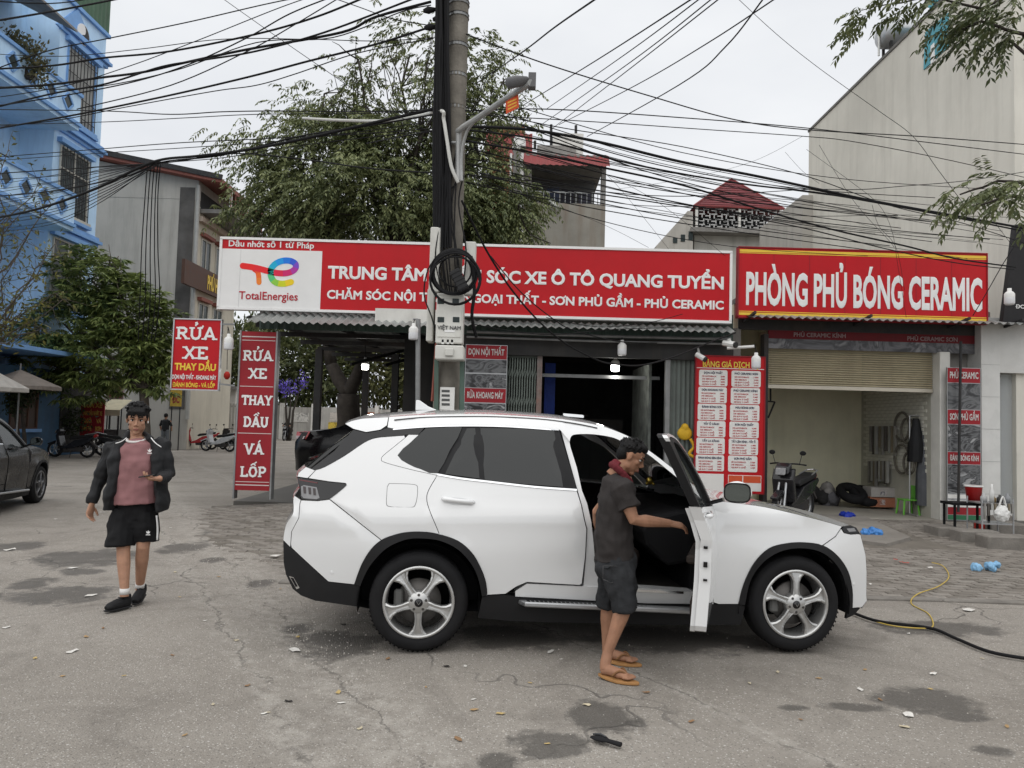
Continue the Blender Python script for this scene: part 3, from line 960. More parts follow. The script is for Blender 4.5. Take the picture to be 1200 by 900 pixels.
# roof edge above the garage
mb = MB()
corrugated(mb, Plane((0, 14.95, FZ(1000, 372)), (1, 0, 0), (0, -.95, -.2), (0, .2, -.95)), FX(866), FX(1182), 0, .75, pitch=.15, amp=.024)
mb.build('awning_sheet', grey_sheet, gg)
for x in (FX(870), FX(1000), FX(1110), FX(1170)):
 MB().bar((x, 15.1, FZ(1000, 382)), (x, 14.25, FZ(1000, 376)), .045).build('awning_bracket', dark_metal, gg)
MB().box(FX(864), FX(1160), 14.95, 15.0, bz1, FZ(1000, 372)).build('fascia_board', dark_metal, gg)
MB().box(XR + .2, FX(1172, 14.9), 15.2, 15.4, 0, 4.2).build('wall', cement, gg)
# ---------------- the price board
YB = 14.8
pb = thing('price_board', 'tall red price board with twelve white rounded cards', 'price board', (4.3, YB, .6))
x0, x1, z0, z1 = board(pb, YB, (817, 416), (898, 418.5), (894, 579), (811, 577), sign_red, depth=.05, frame=.012, fm=sign_darkred)
lines_of(pb, mat('gold_print', (.80, .62, .10), .5, var=0), (text_px, 'BẢNG GIÁ DỊCH VỤ', YB, 823.5, 890, 430, 423, .03))
MB().box(x0 + .02, x1 - .02, YB - .004, YB, FZ(850, 432.2, YB), FZ(850, 431.4, YB)).build('white_rule', sign_white, pb)
card_m = mat('card_white', (.76, .75, .72), .5, var=.03)
ink_b, ink_r = mat('ink_navy', (.03, .03, .08), .5, var=0), mat('ink_red', (.50, .04, .05), .5, var=0)
titles = [('DỌN NỘI THẤT', 'PHỦ CERAMIC SƠN'), ('DỌN KHOANG MÁY', 'PHỦ CERAMIC KÍNH'), ('ĐÁNH BÓNG SƠN', 'MÀU BÓNG SƠN'), ('TẨY Ố CÁNH', 'SƠN NỘI THẤT'), ('TẨY LA ZĂNG', 'TẨY CẶN KÍNH - TẨY Ố'), ('ĐÁNH BÓNG ĐÈN KÍNH', 'SƠN PHỦ GẦM')]
lines = ['XE HATCHBACK', 'XE SEDAN', 'XE SUV 5 CHỖ', 'XE SUV 7 CHỖ']
def rrect(cx, cz, hw, hh_, r, n=4):
 q = []
 for (sx_, sz_, a0) in ((1, 1, 0), (-1, 1, 90), (-1, -1, 180), (1, -1, 270)):
  for k in range(n + 1):
   a = R(a0 + 90 * k / n)
   q.append((cx + sx_ * (hw - r) + r * math.cos(a), cz + sz_ * (hh_ - r) + r * math.sin(a)))
 return q
for r in range(6):
 for c in range(2):
  py0, py1 = 434 + r * 19.9, 452 + r * 19.9
  px0, px1 = (819 - r * .8, 852.5 - r * .8) if c == 0 else (857 - r * .8, 891.5 - r * .8)
  dy = c * 1.1
  a, b = at(px0, py1 + dy, YB), at(px1, py0 + dy, YB)
  cd_ = MB().prism(list(reversed(rrect((a.x + b.x) / 2, (a.z + b.z) / 2, (b.x - a.x) / 2, (b.z - a.z) / 2, .035))), lambda q: (q[0], YB - .006, q[1]), lambda q: (q[0], YB, q[1])).build('card', card_m, pb)
  fw, fh = b.x - a.x, b.z - a.z
  mb = MB()
  cxm = (a.x + b.x) / 2
  tw = min(fw * .82, len(titles[r][c]) * .030)
  lettering(mb, titles[r][c], front(YB - .006), cxm - tw / 2, cxm + tw / 2, b.z - fh * .25, fh * .13, .035, .003, .002)
  mb.build('card_title', ink_b, cd_)
  for k in range(4 if not (r == 5 and c) else 3):
   zb = b.z - fh * (.44 + k * .165)
   mb = MB()
   lettering(mb, lines[k], front(YB - .006), a.x + fw * .1, a.x + fw * (.32 + .024 * len(lines[k])), zb, fh * .085, .03, .003, .002)
   mb.build('card_line', ink_r, cd_)
   mb = MB()
   lettering(mb, '%d.%d00' % (1 + (r + k) % 4, (3 * k + r) % 10) if c else '%d00K' % (2 + k), front(YB - .006), a.x + fw * .76, a.x + fw * .92, zb, fh * .085, .03, .003, .002)
   mb.build('card_line', ink_r, cd_)
a, b = at(811, 578, YB), at(848, 555.5, YB)
MB().box(a.x + .02, b.x, YB - .006, YB, a.z + .01, b.z).build('white_label', card_m, pb)
a, b = at(853, 575, YB), at(892, 557.5, YB)
MB().box(a.x, b.x, YB - .006, YB, a.z, b.z).build('white_label', card_m, pb)
MB().box(a.x + .01, a.x + .27, YB - .009, YB - .006, a.z + .03, b.z - .01).build('orange_label', mat('orange_print', (.62, .10, .04), .5, var=.05), pb)
MB().box(a.x + .29, b.x - .01, YB - .009, YB - .006, a.z + .16, b.z - .01).build('orange_label', MATS['orange_print'], pb)
# ---------------- printed photo panels
def photo_panel(label, Y, x0p, x1p, rows, group):
 """rows: (y0, y1, text or None)"""
 xa, xb = at(x0p, 450, Y).x, at(x1p, 450, Y).x
 t_ = thing('poster_panel', label, 'poster', ((xa + xb) / 2, Y, at(x0p, rows[-1][1], Y).z), 0, group)
 MB().box(xa - .01, xb + .01, Y, Y + .04, at(x0p, rows[-1][1], Y).z - .01, at(x0p, rows[0][0], Y).z + .01).build('backing', alu, t_)
 for i, (ya, yb, tx) in enumerate(rows):
  za, zb = at(x0p, yb, Y).z, at(x0p, ya, Y).z
  if tx and tx[0] != '#':
   MB().box(xa, xb, Y - .005, Y, za, zb).build('title_strip', sign_darkred, t_)
   mb_ = MB()
   lettering(mb_, tx, front(Y - .005), xa + .06 * (xb - xa), xb - .06 * (xb - xa), za + .28 * (zb - za), .46 * (zb - za), .03, .005)
   mb_.build('lettering', mat('print_pale', (.62, .60, .58), .5, var=.1), t_)
  else:
   nm = tx or 'photo'
   m_ = {'#red': sign_darkred, '#green': mat('print_green', (.04, .16, .08), .5, var=.1), '#white': card_m}.get(nm) or photo_mat('photo_%s_%d' % (label[:6], i), K, 1.5 + .35 * i, 1.7 * i + len(label), (1, 1, 1.8))
   MB().box(xa, xb, Y - .004, Y, za + .004, zb - .004).build('photo' if nm == 'photo' else 'colour_strip', m_, t_)
 return t_
photo_panel('wine-red interior-cleaning poster behind the utility pole', 14.86, 545, 593, [(404, 420, 'DỌN NỘI THẤT'), (420.5, 436.5, None), (437.5, 454, None), (454.5, 471, 'RỬA KHOANG MÁY'), (472, 492, None), (493, 510, None), (510, 560, None)], 'printed photo posters')
photo_panel('wine-red coating poster on the wall right of the garage pillar', 14.70, 1110.5, 1148.5, [(431, 448, 'PHỦ CERAMIC'), (448.5, 479.5, None), (480, 496.5, 'SƠN PHỦ GẦM'), (497, 529, None), (529.5, 543.5, 'ĐÁNH BÓNG KÍNH'), (544, 578, None), (579, 584, '#white'), (586, 594, '#white'), (594, 603, '#red'), (603, 609, '#green')], 'printed photo posters')
MB().tube([at(1126, 400, 14.6), at(1123, 600, 14.6)], .025, 8).build('iron_pipe', dark_metal, gg)
# ---------------- hanging sign and standing sign
YH = 14.2
t = thing('hanging_sign', 'square red wash sign hung at the left end of the awning', 'sign', at(230, 457, YH))
board(t, YH, (204, 373), (260, 374.5), (257, 458), (200, 456.5), sign_red, depth=.05, frame=.014, fm=alu)
lines_of(t, sign_white, (slab_px, ['R', UHK, 'A'], YH, 206, 254, 397.2, 383),
         (slab_px, ['X', 'E'], YH, 214, 243.5, 420.2, 406),
         (text_px, 'DỌN NỘI THẤT - KHOANG MÁY', YH, 201.8, 253.5, 444, 439, .04))
lines_of(t, sign_yellow, (text_px, 'THAY DẦU', YH, 204.5, 253, 433.6, 425.2, .045),
         (text_px, 'ĐÁNH BÓNG - VÁ LỐP', YH, 202.2, 252, 453.4, 448, .04))
MB().bar(at(258, 380, YH), at(275, 380, YH + .1), .03).build('bracket', grey_metal, t)
MB().bar(at(258, 450, YH), at(275, 452, YH + .1), .03).build('bracket', grey_metal, t)
YV = 14.3
t = thing('standing_sign', 'tall narrow wine-red wash and oil sign standing on the ground', 'sign', at(296, 577, YV))
x0, x1, z0, z1 = board(t, YV, (283, 388), (323, 389.5), (317, 576), (275, 573.5), sign_darkred, depth=.16, frame=.0)
lines_of(t, sign_white, (slab_px, ['R', UHK, 'A'], YV, 284.5, 320, 422.3, 410.5),
         (slab_px, ['X', 'E'], YV, 291, 312.5, 443.3, 431.5),
         (slab_px, ['T', 'H', 'A', 'Y'], YV, 283, 319, 474.2, 463),
         (slab_px, ['D', AGR, 'U'], YV, 285, 314.5, 500, 488),
         (slab_px, ['V', AAC], YV, 286, 309, 532, 519.5),
         (slab_px, ['L', OAC, 'P'], YV, 281, 312, 558.4, 546.3))
for py, th in ((394, 1.3), (398.5, .8), (452.5, .8), (507.5, .8), (564.5, .8), (568, 1.2)):
 a, b = at(300, py + th, YV), at(300, py, YV)
 MB().box(x0 + .015, x1 - .015, YV - .003, YV, a.z, b.z).build('white_rule', mat('rule_pale', (.62, .55, .53), .5, var=.05), t)
for x in (x0 - .03, x1):
 MB().box(x, x + .03, YV - .012, YV + .17, z0 - .16, z1 + .02).build('steel_post', grey_metal, t)
# ---------------- LED bulbs on cords (five dark, two lit)
def bulb(px, py, Y, lit, label, top, r=None, h=None):
 p = at(px, py, Y)
 t_ = thing('led_bulb', label, 'light bulb', p, 0, 'hanging LED bulbs')
 r = r or .085
 mb_ = MB(); mb_.smooth = True
 mb_.lathe([(0, -.13), (r * .8, -.125), (r, -.10), (r, .0)], p, (0, 0, 1), 14)
 mb_.build('diffuser', bulb_on if lit else bulb_off, t_)
 mb_ = MB(); mb_.smooth = True
 mb_.lathe([(r, .0), (r, .07), (r * .75, .10), (r * .42, .12), (r * .4, .17), (0, .175)], p, (0, 0, 1), 14)
 mb_.build('housing', pvc, t_)
 mb_ = MB()
 q = at(*top)
 m_ = (p + Vector((0, 0, .17)) + q) / 2
 mb_.tube(spline([p + Vector((0, 0, .17)), Vector((p.x * .7 + q.x * .3, p.y * .7 + q.y * .3, m_.z)), q], 5), .009, 5)
 mb_.build('cord', cable_m, t_)
 if lit:
  l = bpy.data.lights.new('led_bulb_light', 'POINT')
  l.energy, l.shadow_soft_size, l.color = 14, .09, (1, .97, .9)
  lo = bpy.data.objects.new('led_bulb_light', l)
  COL.objects.link(lo)
  lo.parent = t_
  lo.location = (0, 0, -.25)
bulb(268, 402, 14.1, False, 'white bulb hanging between the two red wash signs', (267, 383, 14.3))
bulb(484.5, 390, 13.6, False, 'white bulb on a thin grey post left of the utility pole', (486, 374, 13.7))
bulb(428, 427, 18.5, True, 'glowing bulb lit under the carport roof', (428, 405, 18.5))
bulb(721, 428, 15.6, True, 'glowing bulb lit in the mouth of the middle bay', (719, 418, 15.3))
bulb(729, 409, 14.6, False, 'white bulb hanging above the middle bay, unlit', (729, 396, 14.7))
bulb(886, 424, 14.2, False, 'white bulb in front of the price board heading', (884, 404, 14.3))
bulb(1183, 349, 13.6, False, 'white bulb by the dark panel at the right edge', (1185, 330, 13.7))
MB().tube([at(490, 374, 13.7), at(489, 560, 13.7)], .045, 8).build('lamp_post', grey_metal, ws)
MB().tube([at(490, 374.5, 13.7), at(484, 374, 13.7)], .02, 6).build('lamp_arm', grey_metal, ws)
# wiring and a small security camera above the price board
t = thing('security_camera', 'small white security camera at the top left of the price board', 'camera', at(824, 418, 14.6))
MB().tube([at(816, 415, 14.6), at(826, 421, 14.5)], .05, 8).build('body', pvc, t)
MB().tube([at(825.5, 420.6, 14.5), at(827.5, 421.8, 14.48)], .052, 8).build('lens_hood', dark_metal, t)
MB().tube([at(820, 417, 14.6), at(818, 408, 14.9)], .02, 6).build('mount', pvc, t)
t = thing('security_camera', 'white double camera bracket in front of the price board heading, beside a bulb', 'camera', at(852, 405, 14.4))
MB().tube([at(848, 402, 14.5), at(862, 404, 14.3)], .055, 8).build('body', pvc, t)
MB().tube([at(852, 408, 14.4), at(884, 406, 14.25)], .028, 8).build('mount', pvc, t)
MB().tube([at(854, 398, 14.5), at(858, 408, 14.4)], .04, 8).build('mount', pvc, t)
MB().tube([at(861, 404, 14.31), at(863, 404.3, 14.28)], .057, 8).build('lens_hood', dark_metal, t)
# ---------------- shop at the right edge: tiled pillar, glass front, dark panel
rs = thing('glass_shop', 'pale tiled shop front with glass display at the right edge', 'shop', (9.6, 14.7, 0))
MB().box(FX(1150, 14.75), FX(1172, 14.75), 14.75, 15.2, .0, FZ(1160, 372, 14.75)).build('tiled_pillar', white_tile, rs, bevel=.005)
for i in range(1, 6):
 MB().box(FX(1150, 14.75) + .004, FX(1172, 14.75) - .004, 14.746, 14.75, .62 * i, .62 * i + .008).build('tile_joint', mat('grout', (.4, .4, .39), .8, var=.1), rs)
gx0 = FX(1172, 14.75)
MB().box(gx0, gx0 + 4, 14.6, 19, -.05, .12).build('floor_slab', floor_dark, rs)
MB().box(gx0, gx0 + 4, 18.2, 18.4, .12, 3.4).build('wall', white_paint, rs)
MB().box(gx0, gx0 + 4, 14.9, 18.2, 3.0, 3.1).build('soffit', white_paint, rs)
MB().box(gx0 - .02, gx0 + 4, 14.8, 15.0, FZ(1185, 437, 14.8), FZ(1185, 378, 14.8)).build('header_panel', white_tile, rs)
glassm = mat('shop_glass', (.85, .9, .92), .05, var=0, trans=.0, alpha=.22, spec=.6)
for k in range(3):
 a = gx0 + .12 + k * 1.2
 MB().box(a, a + 1.14, 15.02, 15.03, .35, 2.95).build('pane', glassm, rs)
 MB().box(a - .06, a, 14.98, 15.06, .12, 3.0).build('mullion', alu, rs)
MB().box(gx0 + .06, gx0 + 4, 14.97, 15.07, .12, .35).build('plinth', white_tile, rs)
for k in range(5):
 MB().box(gx0 + .2, gx0 + 1.2, 16.3, 16.7, .55 + k * .36, .575 + k * .36).build('shelf', white_paint, rs)
MB().box(gx0 + .15, gx0 + 1.3, 16.75, 16.78, 1.95, 2.6).build('pink_poster', mat('pink_print', (.55, .30, .36), .5, var=.4, scale=5), rs)
for k, (x, z, c) in enumerate([(.4, 1.65, (.25, .14, .07)), (.75, 1.62, (.35, .2, .1)), (.5, .93, (.5, .5, .48)), (.85, .57, (.1, .1, .1)), (.35, .57, (.3, .3, .32)), (.8, 1.3, (.55, .52, .5))]):
 mb = MB(); mb.smooth = True
 mb.lathe([(0, 0), (.1, 0), (.12, .08), (.09, .2), (.03, .24), (0, .24)], (gx0 + x, 16.5, z + .02), n=10)
 tag(mb.build('display_jar', mat('jar_%d' % k, c, .4, var=.1)), ['brown bag-like item on the upper shelf of the glass shop, left one', 'tan item on the upper shelf of the glass shop, right one', 'pale item on the second shelf of the glass shop', 'black item low in the glass shop, right', 'grey item low in the glass shop, left', 'cream item on the middle shelf of the glass shop'][k], 'shop item', 'goods in the glass shop')
for k in range(2):
 t = thing('spot_light', ['small white ceiling spot light in the glass shop, left one', 'small white ceiling spot light in the glass shop, right one'][k], 'spot light', at(1181 + k * 9, 433 + k * 1.0, 15.6), 0, 'spot lights in the glass shop')
 MB().tube([at(1181 + k * 9, 432, 15.6), at(1183 + k * 9, 436, 15.5)], .06, 8).build('can', pvc, t)
 MB().tube([at(1181 + k * 9, 432, 15.6), at(1181 + k * 9, 424, 15.6)], .015, 6).build('stem', pvc, t)
dp = thing('dark_sign_panel', 'tall black sign panel with small pale lettering at the right edge', 'sign', at(1190, 380, 14.4))
mb = MB()
q = [at(1190, 263, 14.4), at(1240, 262, 14.4), at(1240, 381, 14.4), at(1175, 379, 14.4)]
mb.add([u for u in q] + [u + Vector((0, .12, 0)) for u in q], [(3, 2, 1, 0), (4, 5, 6, 7), (0, 1, 5, 4), (1, 2, 6, 5), (2, 3, 7, 6), (3, 0, 4, 7)])
mb.build('panel', mat('panel_black', (.022, .021, .022), .4, var=.2), dp)
lines_of(dp, sign_white, (text_px, 'ĐC: SỐ', 14.4, 1190, 1212, 361.5, 357, .03))
# ================================================================== houses
def window(t, pl, a0, a1, b0, b1, fm, gm, nv=1, nh=0, proud=.06, depth=.12, fw=.06, bars=None, sill=True, recess=True):
 """a window on plane pl: dark reveal, frame, panes, mullions, sill and optional grille"""
 w_ = MB().pbox(pl, a0, a1, b0, b1, .004, .012).build('window', gm, t)
 for q in ((a0 - fw, a1 + fw, b1, b1 + fw), (a0 - fw, a1 + fw, b0 - fw, b0), (a0 - fw, a0, b0, b1), (a1, a1 + fw, b0, b1)):
  MB().pbox(pl, *q, .0, proud).build('window_frame', fm, w_)
 for i in range(nv):
  a = a0 + (a1 - a0) * (i + 1) / (nv + 1)
  MB().pbox(pl, a - .03, a + .03, b0, b1, .0, proud * .8).build('mullion', fm, w_)
 for i in range(nh):
  b = b0 + (b1 - b0) * (i + 1) / (nh + 1) if nh > 1 else b0 + (b1 - b0) * .68
  MB().pbox(pl, a0, a1, b - .03, b + .03, .0, proud * .75).build('transom', fm, w_)
 if bars:
  n = max(2, int((a1 - a0) / .22))
  for i in range(n + 1):
   a = a0 + (a1 - a0) * i / n
   MB().pbox(pl, a - .012, a + .012, b0 - .05, b1 + .05, proud + .05, proud + .075).build('grille_bar', bars, w_)
  for k in range(4):
   b = b0 + (b1 - b0) * (k + .3) / 3.6
   MB().pbox(pl, a0 - .05, a1 + .05, b - .012, b + .012, proud + .03, proud + .052).build('grille_bar', bars, w_)
 if sill:
  MB().pbox(pl, a0 - .15, a1 + .15, b0 - fw - .12, b0 - fw, .0, proud + .12).build('sill', fm if sill is True else sill, w_)
 return w_
blue = mat('blue_paint', (.52, .73, .95), .75, var=.10, scale=.7, streak=.28, dirtcol=(.10, .19, .36), bump=.1)
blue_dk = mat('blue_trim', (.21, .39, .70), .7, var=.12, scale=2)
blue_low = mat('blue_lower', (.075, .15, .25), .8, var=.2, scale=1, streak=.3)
glass_dk = mat('window_dark', (.035, .045, .045), .12, var=.3, scale=1)
win_grey = mat('window_grey', (.34, .35, .34), .6, var=.15, scale=1, streak=.3)
frame_w = mat('frame_pale', (.50, .49, .44), .6, var=.1)
frame_br = mat('frame_brown', (.10, .055, .04), .6, var=.2)
plaster = mat('grey_plaster', (.46, .44, .40), .95, var=.14, scale=.35, streak=.42, dirtcol=(.16, .15, .13), bump=.3, bscale=3, dirt=.15)
cream_wall = mat('cream_wall', (.58, .55, .46), .85, var=.1, scale=.6, streak=.3, dirtcol=(.25, .22, .17))
red_tin = mat('red_tin', (.22, .045, .045), .6, var=.2, scale=1.5, streak=.35, dirtcol=(.10, .05, .04))
red_trim = mat('red_trim', (.24, .09, .07), .65, var=.15)
# ---------------- blue house on the left (its street wall runs away from us)
XB = -17.7
bh = thing('blue_house', 'tall light-blue town house with balconies at the left edge', 'house', (XB, 29, 0))
ax = lambda px, py: atx(px, py, XB)
Yc = ax(117, 178).y
pl = Plane((XB, 0, 0), (0, 1, 0), (0, 0, 1), (1, 0, 0))
z1, z2, z3, zt = ax(108, 283).z, ax(117, 178).z, ax(124, 75).z, ax(124, 75).z + .1
Yr = ax(62, 180).y            # where the recessed balcony bay begins
MB().box(-26, XB, Yr, Yc, 0, z3 + 1.2).build('wall', blue, bh)
MB().box(-26, XB - 1.3, 20, Yr, 0, z3 + 1.0).build('wall', blue, bh)
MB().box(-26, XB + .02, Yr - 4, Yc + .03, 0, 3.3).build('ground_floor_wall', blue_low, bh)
for z in (z1, z2, z3):
 for dz, pr in ((0, .22), (.16, .12), (-.14, .10)):
  MB().box(XB - .05, XB + pr, Yr - .02, Yc + pr, z + dz - .07, z + dz + .05).build('cornice', blue_dk, bh)
mb = MB()
corrugated(mb, Plane((XB + .03, 0, 0), (0, 1, 0), (0, 0, 1), (1, 0, 0)), Yr - 1, Yc + .1, z3 + 1.25, z3 + 3.2, pitch=.3, amp=.03)
mb.build('roof_screen', mat('green_tin', (.085, .15, .10), .6, var=.2, scale=1, streak=.4), bh)
MB().box(XB - .1, XB + .12, Yr - 1, Yc + .15, z3 + 1.12, z3 + 1.27).build('cornice', blue_dk, bh)
def wpx(x0, x1, y0, y1):
 a, b = ax(x0, y0), ax(x1, y1)
 return a.y, b.y, b.z, a.z
for i, (xa, xb, ya0, yb1) in enumerate([(78, 109, 66, 147), (69, 101, 178, 254), (60, 94, 292, 350)]):
 A, B = ax(xa, ya0), ax(xb, yb1)
 zt_, zb_ = ax((xa + xb) / 2, (ya0 + yb1) / 2 - (42 if i == 0 else 36)).z, ax((xa + xb) / 2, (ya0 + yb1) / 2 + (40 if i == 0 else 38)).z
 if i == 0:
  window(bh, pl, A.y + .1, B.y - .1, zb_, zt_, blue_dk, win_grey, nv=0, bars=dark_metal)
 else:
  window(bh, pl, A.y + .1, B.y - .1, zb_, zt_, frame_w, glass_dk, nv=1, nh=1, bars=dark_metal if i == 1 else None)
 MB().box(XB - .02, XB + .2, A.y - .15, B.y + .15, zt_ + .12, zt_ + .3).build('window_hood', blue_dk, bh)
 MB().box(XB - .02, XB + .2, A.y - .1, B.y + .1, zb_ - .3, zb_ - .17).build('sill', blue_dk, bh)
# pediment with the round emblem
c = ax(95, 38)
mb = MB()
tri = [(c.y - 1.7, c.z - .55), (c.y + 1.5, c.z - .75), (c.y - .4, c.z + .75)]
mb.prism(tri, lambda q: (XB + .07, q[0], q[1]), lambda q: (XB - .01, q[0], q[1]))
mb.build('pediment', blue_dk, bh)
mb = MB()
mb.mi = 0
mb.lathe([(.42, 0), (.42, .04), (0, .041)], (XB + .07, c.y, c.z - .1), (1, 0, 0), 20)
mb.mi = 1
mb.prism([(.4 * math.sin(a * PI / 10), .4 * math.cos(a * PI / 10)) for a in range(11)] + [(.14 * math.sin(PI + a * PI / 6), -.2 + .2 * math.cos(PI + a * PI / 6)) for a in range(1, 6)] + [(.14 * math.sin(PI - a * PI / 6) , .2 - .2 * math.cos(a * PI / 6)) for a in range(5, 0, -1)][::-1],
         lambda q: (XB + .116, c.y + q[0], c.z - .1 + q[1]), lambda q: (XB + .112, c.y + q[0], c.z - .1 + q[1]))
mb.build('round_emblem', [sign_white, dark_metal], bh)
# balconies in the recessed bay
for k, (zf, hgt) in enumerate(((z1 - .1, 1.15), (z2 - .1, 1.15), (ax(30, 420).z - .2, .0))):
 if hgt == 0:
  continue
 bal = MB().box(XB - 1.4, XB + .9, Yr - 7, Yr + .05, zf - .2, zf).build('balcony', blue, bh)
 MB().box(XB + .8, XB + .92, Yr - 7, Yr + .05, zf, zf + hgt).build('parapet', blue, bal)
 MB().box(XB - 1.3, XB + .8, Yr - .07, Yr + .05, zf, zf + hgt).build('parapet', blue, bal)
 for dz in (.0, hgt):
  MB().box(XB + .74, XB + 1.0, Yr - 7, Yr + .09, zf + dz - .06, zf + dz + .06).build('rail_moulding', blue_dk, bal)
 for j in range(6):
  y = Yr - .8 - j * 1.05
  mb = MB()
  dm_ = [(0, .33), (.33, 0), (0, -.33), (-.33, 0)]
  mb.prism(dm_, lambda q: (XB + .925, y + q[0], zf + .58 + q[1]), lambda q: (XB + .915, y + q[0], zf + .58 + q[1]))
  mb.build('diamond_vent', glass_dk, bal)
  mb = MB()
  for (p_, q_) in zip(dm_, dm_[1:] + dm_[:1]):
   mb.bar((XB + .93, y + p_[0], zf + .58 + p_[1]), (XB + .93, y + q_[0], zf + .58 + q_[1]), .07)
  mb.build('vent_frame', blue_dk, bal)
 window(bh, Plane((XB - 1.29, 0, 0), (0, 1, 0), (0, 0, 1), (1, 0, 0)), Yr - 1.9, Yr - .7, zf + .1, zf + 2.3, frame_w if k else dark_metal, glass_dk, nv=0, sill=False)
 window(bh, Plane((XB - 1.29, 0, 0), (0, 1, 0), (0, 0, 1), (1, 0, 0)), Yr - 4.6, Yr - 2.6, zf + .1, zf + 2.3, frame_w, glass_dk, nv=1, sill=False)
# slanting awning over the top balcony, first-floor slab with ledge
mb = MB()
q = [(XB + 1.2, Yr - 7, z3 - .7), (XB + 1.2, Yr - .9, z3 - .7), (XB - 1.3, Yr - .9, z3 + .5), (XB - 1.3, Yr - 7, z3 + .5)]
mb.add(q + [(a, b, c_ - .08) for a, b, c_ in q], [(0, 1, 2, 3), (7, 6, 5, 4), (0, 4, 5, 1), (1, 5, 6, 2), (2, 6, 7, 3), (3, 7, 4, 0)])
mb.build('awning', mat('awning_grey', (.24, .23, .22), .7, var=.2, streak=.4), bh)
MB().box(XB - 1.4, XB + 1.6, Yr - 8, Yc - .5, ax(60, 425).z + .15, ax(60, 425).z + .3).build('canopy_slab', blue_dk, bh)
window(bh, Plane((XB + .02, 0, 0), (0, 1, 0), (0, 0, 1), (1, 0, 0)), ax(12, 470).y, ax(42, 470).y, 1.1, 2.75, frame_br, mat('brown_pane', (.06, .035, .025), .4, var=.4, scale=2), nv=2, nh=1, sill=blue_dk)
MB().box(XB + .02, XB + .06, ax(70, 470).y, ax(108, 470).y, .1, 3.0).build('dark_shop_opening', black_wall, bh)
# ---------------- grey-sided house with red roof edge
XG, YG = -16.0, 38.0
gh = thing('grey_house', 'grey rendered four-storey house with red tin roof edge', 'house', (-18, YG, 0))
gz = at(160, 188, YG).z
MB().box(-27, XG, YG, 43.6, 0, gz - .6).build('wall', plaster, gh)
# sloped top
mb = MB()
q = [(-27, gz + 1.0), (XG + .02, gz - 1.0), (XG + .02, gz - 1.9), (-27, gz - 1.9)]
mb.prism(q, lambda u: (u[0], YG - .02, u[1]), lambda u: (u[0], 43.6, u[1]))
mb.build('gable', plaster, gh)
mb = MB()
q = [(-27.5, gz + 1.35), (XG + 1.4, gz - 1.0), (XG + 1.4, gz - 1.2), (-27.5, gz + 1.15)]
mb.prism(q, lambda u: (u[0], YG - .6, u[1]), lambda u: (u[0], 45, u[1]))
mb.build('roof', red_trim, gh)
MB().bar((-27.5, YG - .62, gz + 1.42), (XG + 1.4, YG - .62, gz - .93), .12, .25).build('roof_edge', dark_metal, gh)
pg = Plane((XG + .02, 0, 0), (0, 1, 0), (0, 0, 1), (1, 0, 0))
MB().box(XG, XG + .02, YG + .1, 43.6, .0, gz - 2.2).build('street_wall', cream_wall, gh)
gx = lambda px, py: atx(px, py, XG)
for lv, (ya, yb) in enumerate([(282, 322), (358, 380)]):
 for j in range(2):
  y0 = gx(235, 300).y + j * 1.9
  window(gh, pg, y0, y0 + 1.1, gx(238, yb).z, gx(238, ya).z, frame_w, glass_dk, nv=1)
  MB().box(XG, XG + .25, y0 - .2, y0 + 1.3, gx(238, ya).z + .15, gx(238, ya).z + .32).build('window_hood', red_trim, gh)
for z in (gx(240, 262).z, gx(240, 340).z):
 MB().box(XG, XG + .28, YG, 43.6, z - .12, z + .12).build('cornice', mat('stone_trim', (.40, .33, .27), .8, var=.15), gh)
# top-floor loggia with slanting red roof and posts
zl = gx(225, 240).z
lg = MB().box(XG, XG + 1.6, YG + .2, 43.5, zl - .15, zl + .05).build('loggia_floor', cement, gh)
for j in range(3):
 y = YG + .4 + j * 2.4
 MB().tube([(XG + 1.5, y, zl), (XG + 1.5, y, gz - 1.2)], .07, 6).build('post', pvc, gh)
for j in range(9):
 y = YG + .3 + j * .6
 MB().box(XG + 1.52, XG + 1.56, y, y + .05, zl + .05, zl + 1.0).build('railing_bar', red_trim, lg)
MB().box(XG + 1.5, XG + 1.58, YG + .2, 43.5, zl + 1.0, zl + 1.07).build('handrail', red_trim, lg)
MB().box(XG, XG + .03, YG + .3, 43.5, zl + .05, gz - 1.4).build('loggia_wall', black_wall, gh)
# stained pipe run at the corner, yellow-lettered sign
MB().box(XG - .9, XG - .15, YG - .03, YG - .012, 2, gx(222, 212).z).build('soot_stain', mat('soot_render', (.10, .095, .09), .95, var=.35, scale=1.2, streak=.5), gh)
MB().tube([(XG + .06, YG - .1, 1.5), (XG + .06, YG - .1, gz - 1.2)], .09, 6).build('drain_pipe', mat('pipe_grey', (.4, .4, .38), .6, var=.15), gh)
ys = gx(236, 335).y
ysn = thing('yellow_sign', 'slatted sign with yellow letters on the grey house street wall', 'sign', (XG + .2, ys, gx(240, 345).z))
MB().box(XG + .15, XG + .3, gx(229, 330).y - 2.0, gx(262, 335).y, gx(240, 345).z, gx(240, 318).z).build('panel', frame_br, ysn)
mb = MB()
lettering(mb, 'PHÚ HƯNG', Plane((XG + .3, 0, 0), (0, 1, 0), (0, 0, 1), (1, 0, 0)), gx(236, 330).y, gx(257, 335).y, gx(240, 342).z + .05, .75, .04, .02)
mb.build('lettering', sign_yellow, ysn)
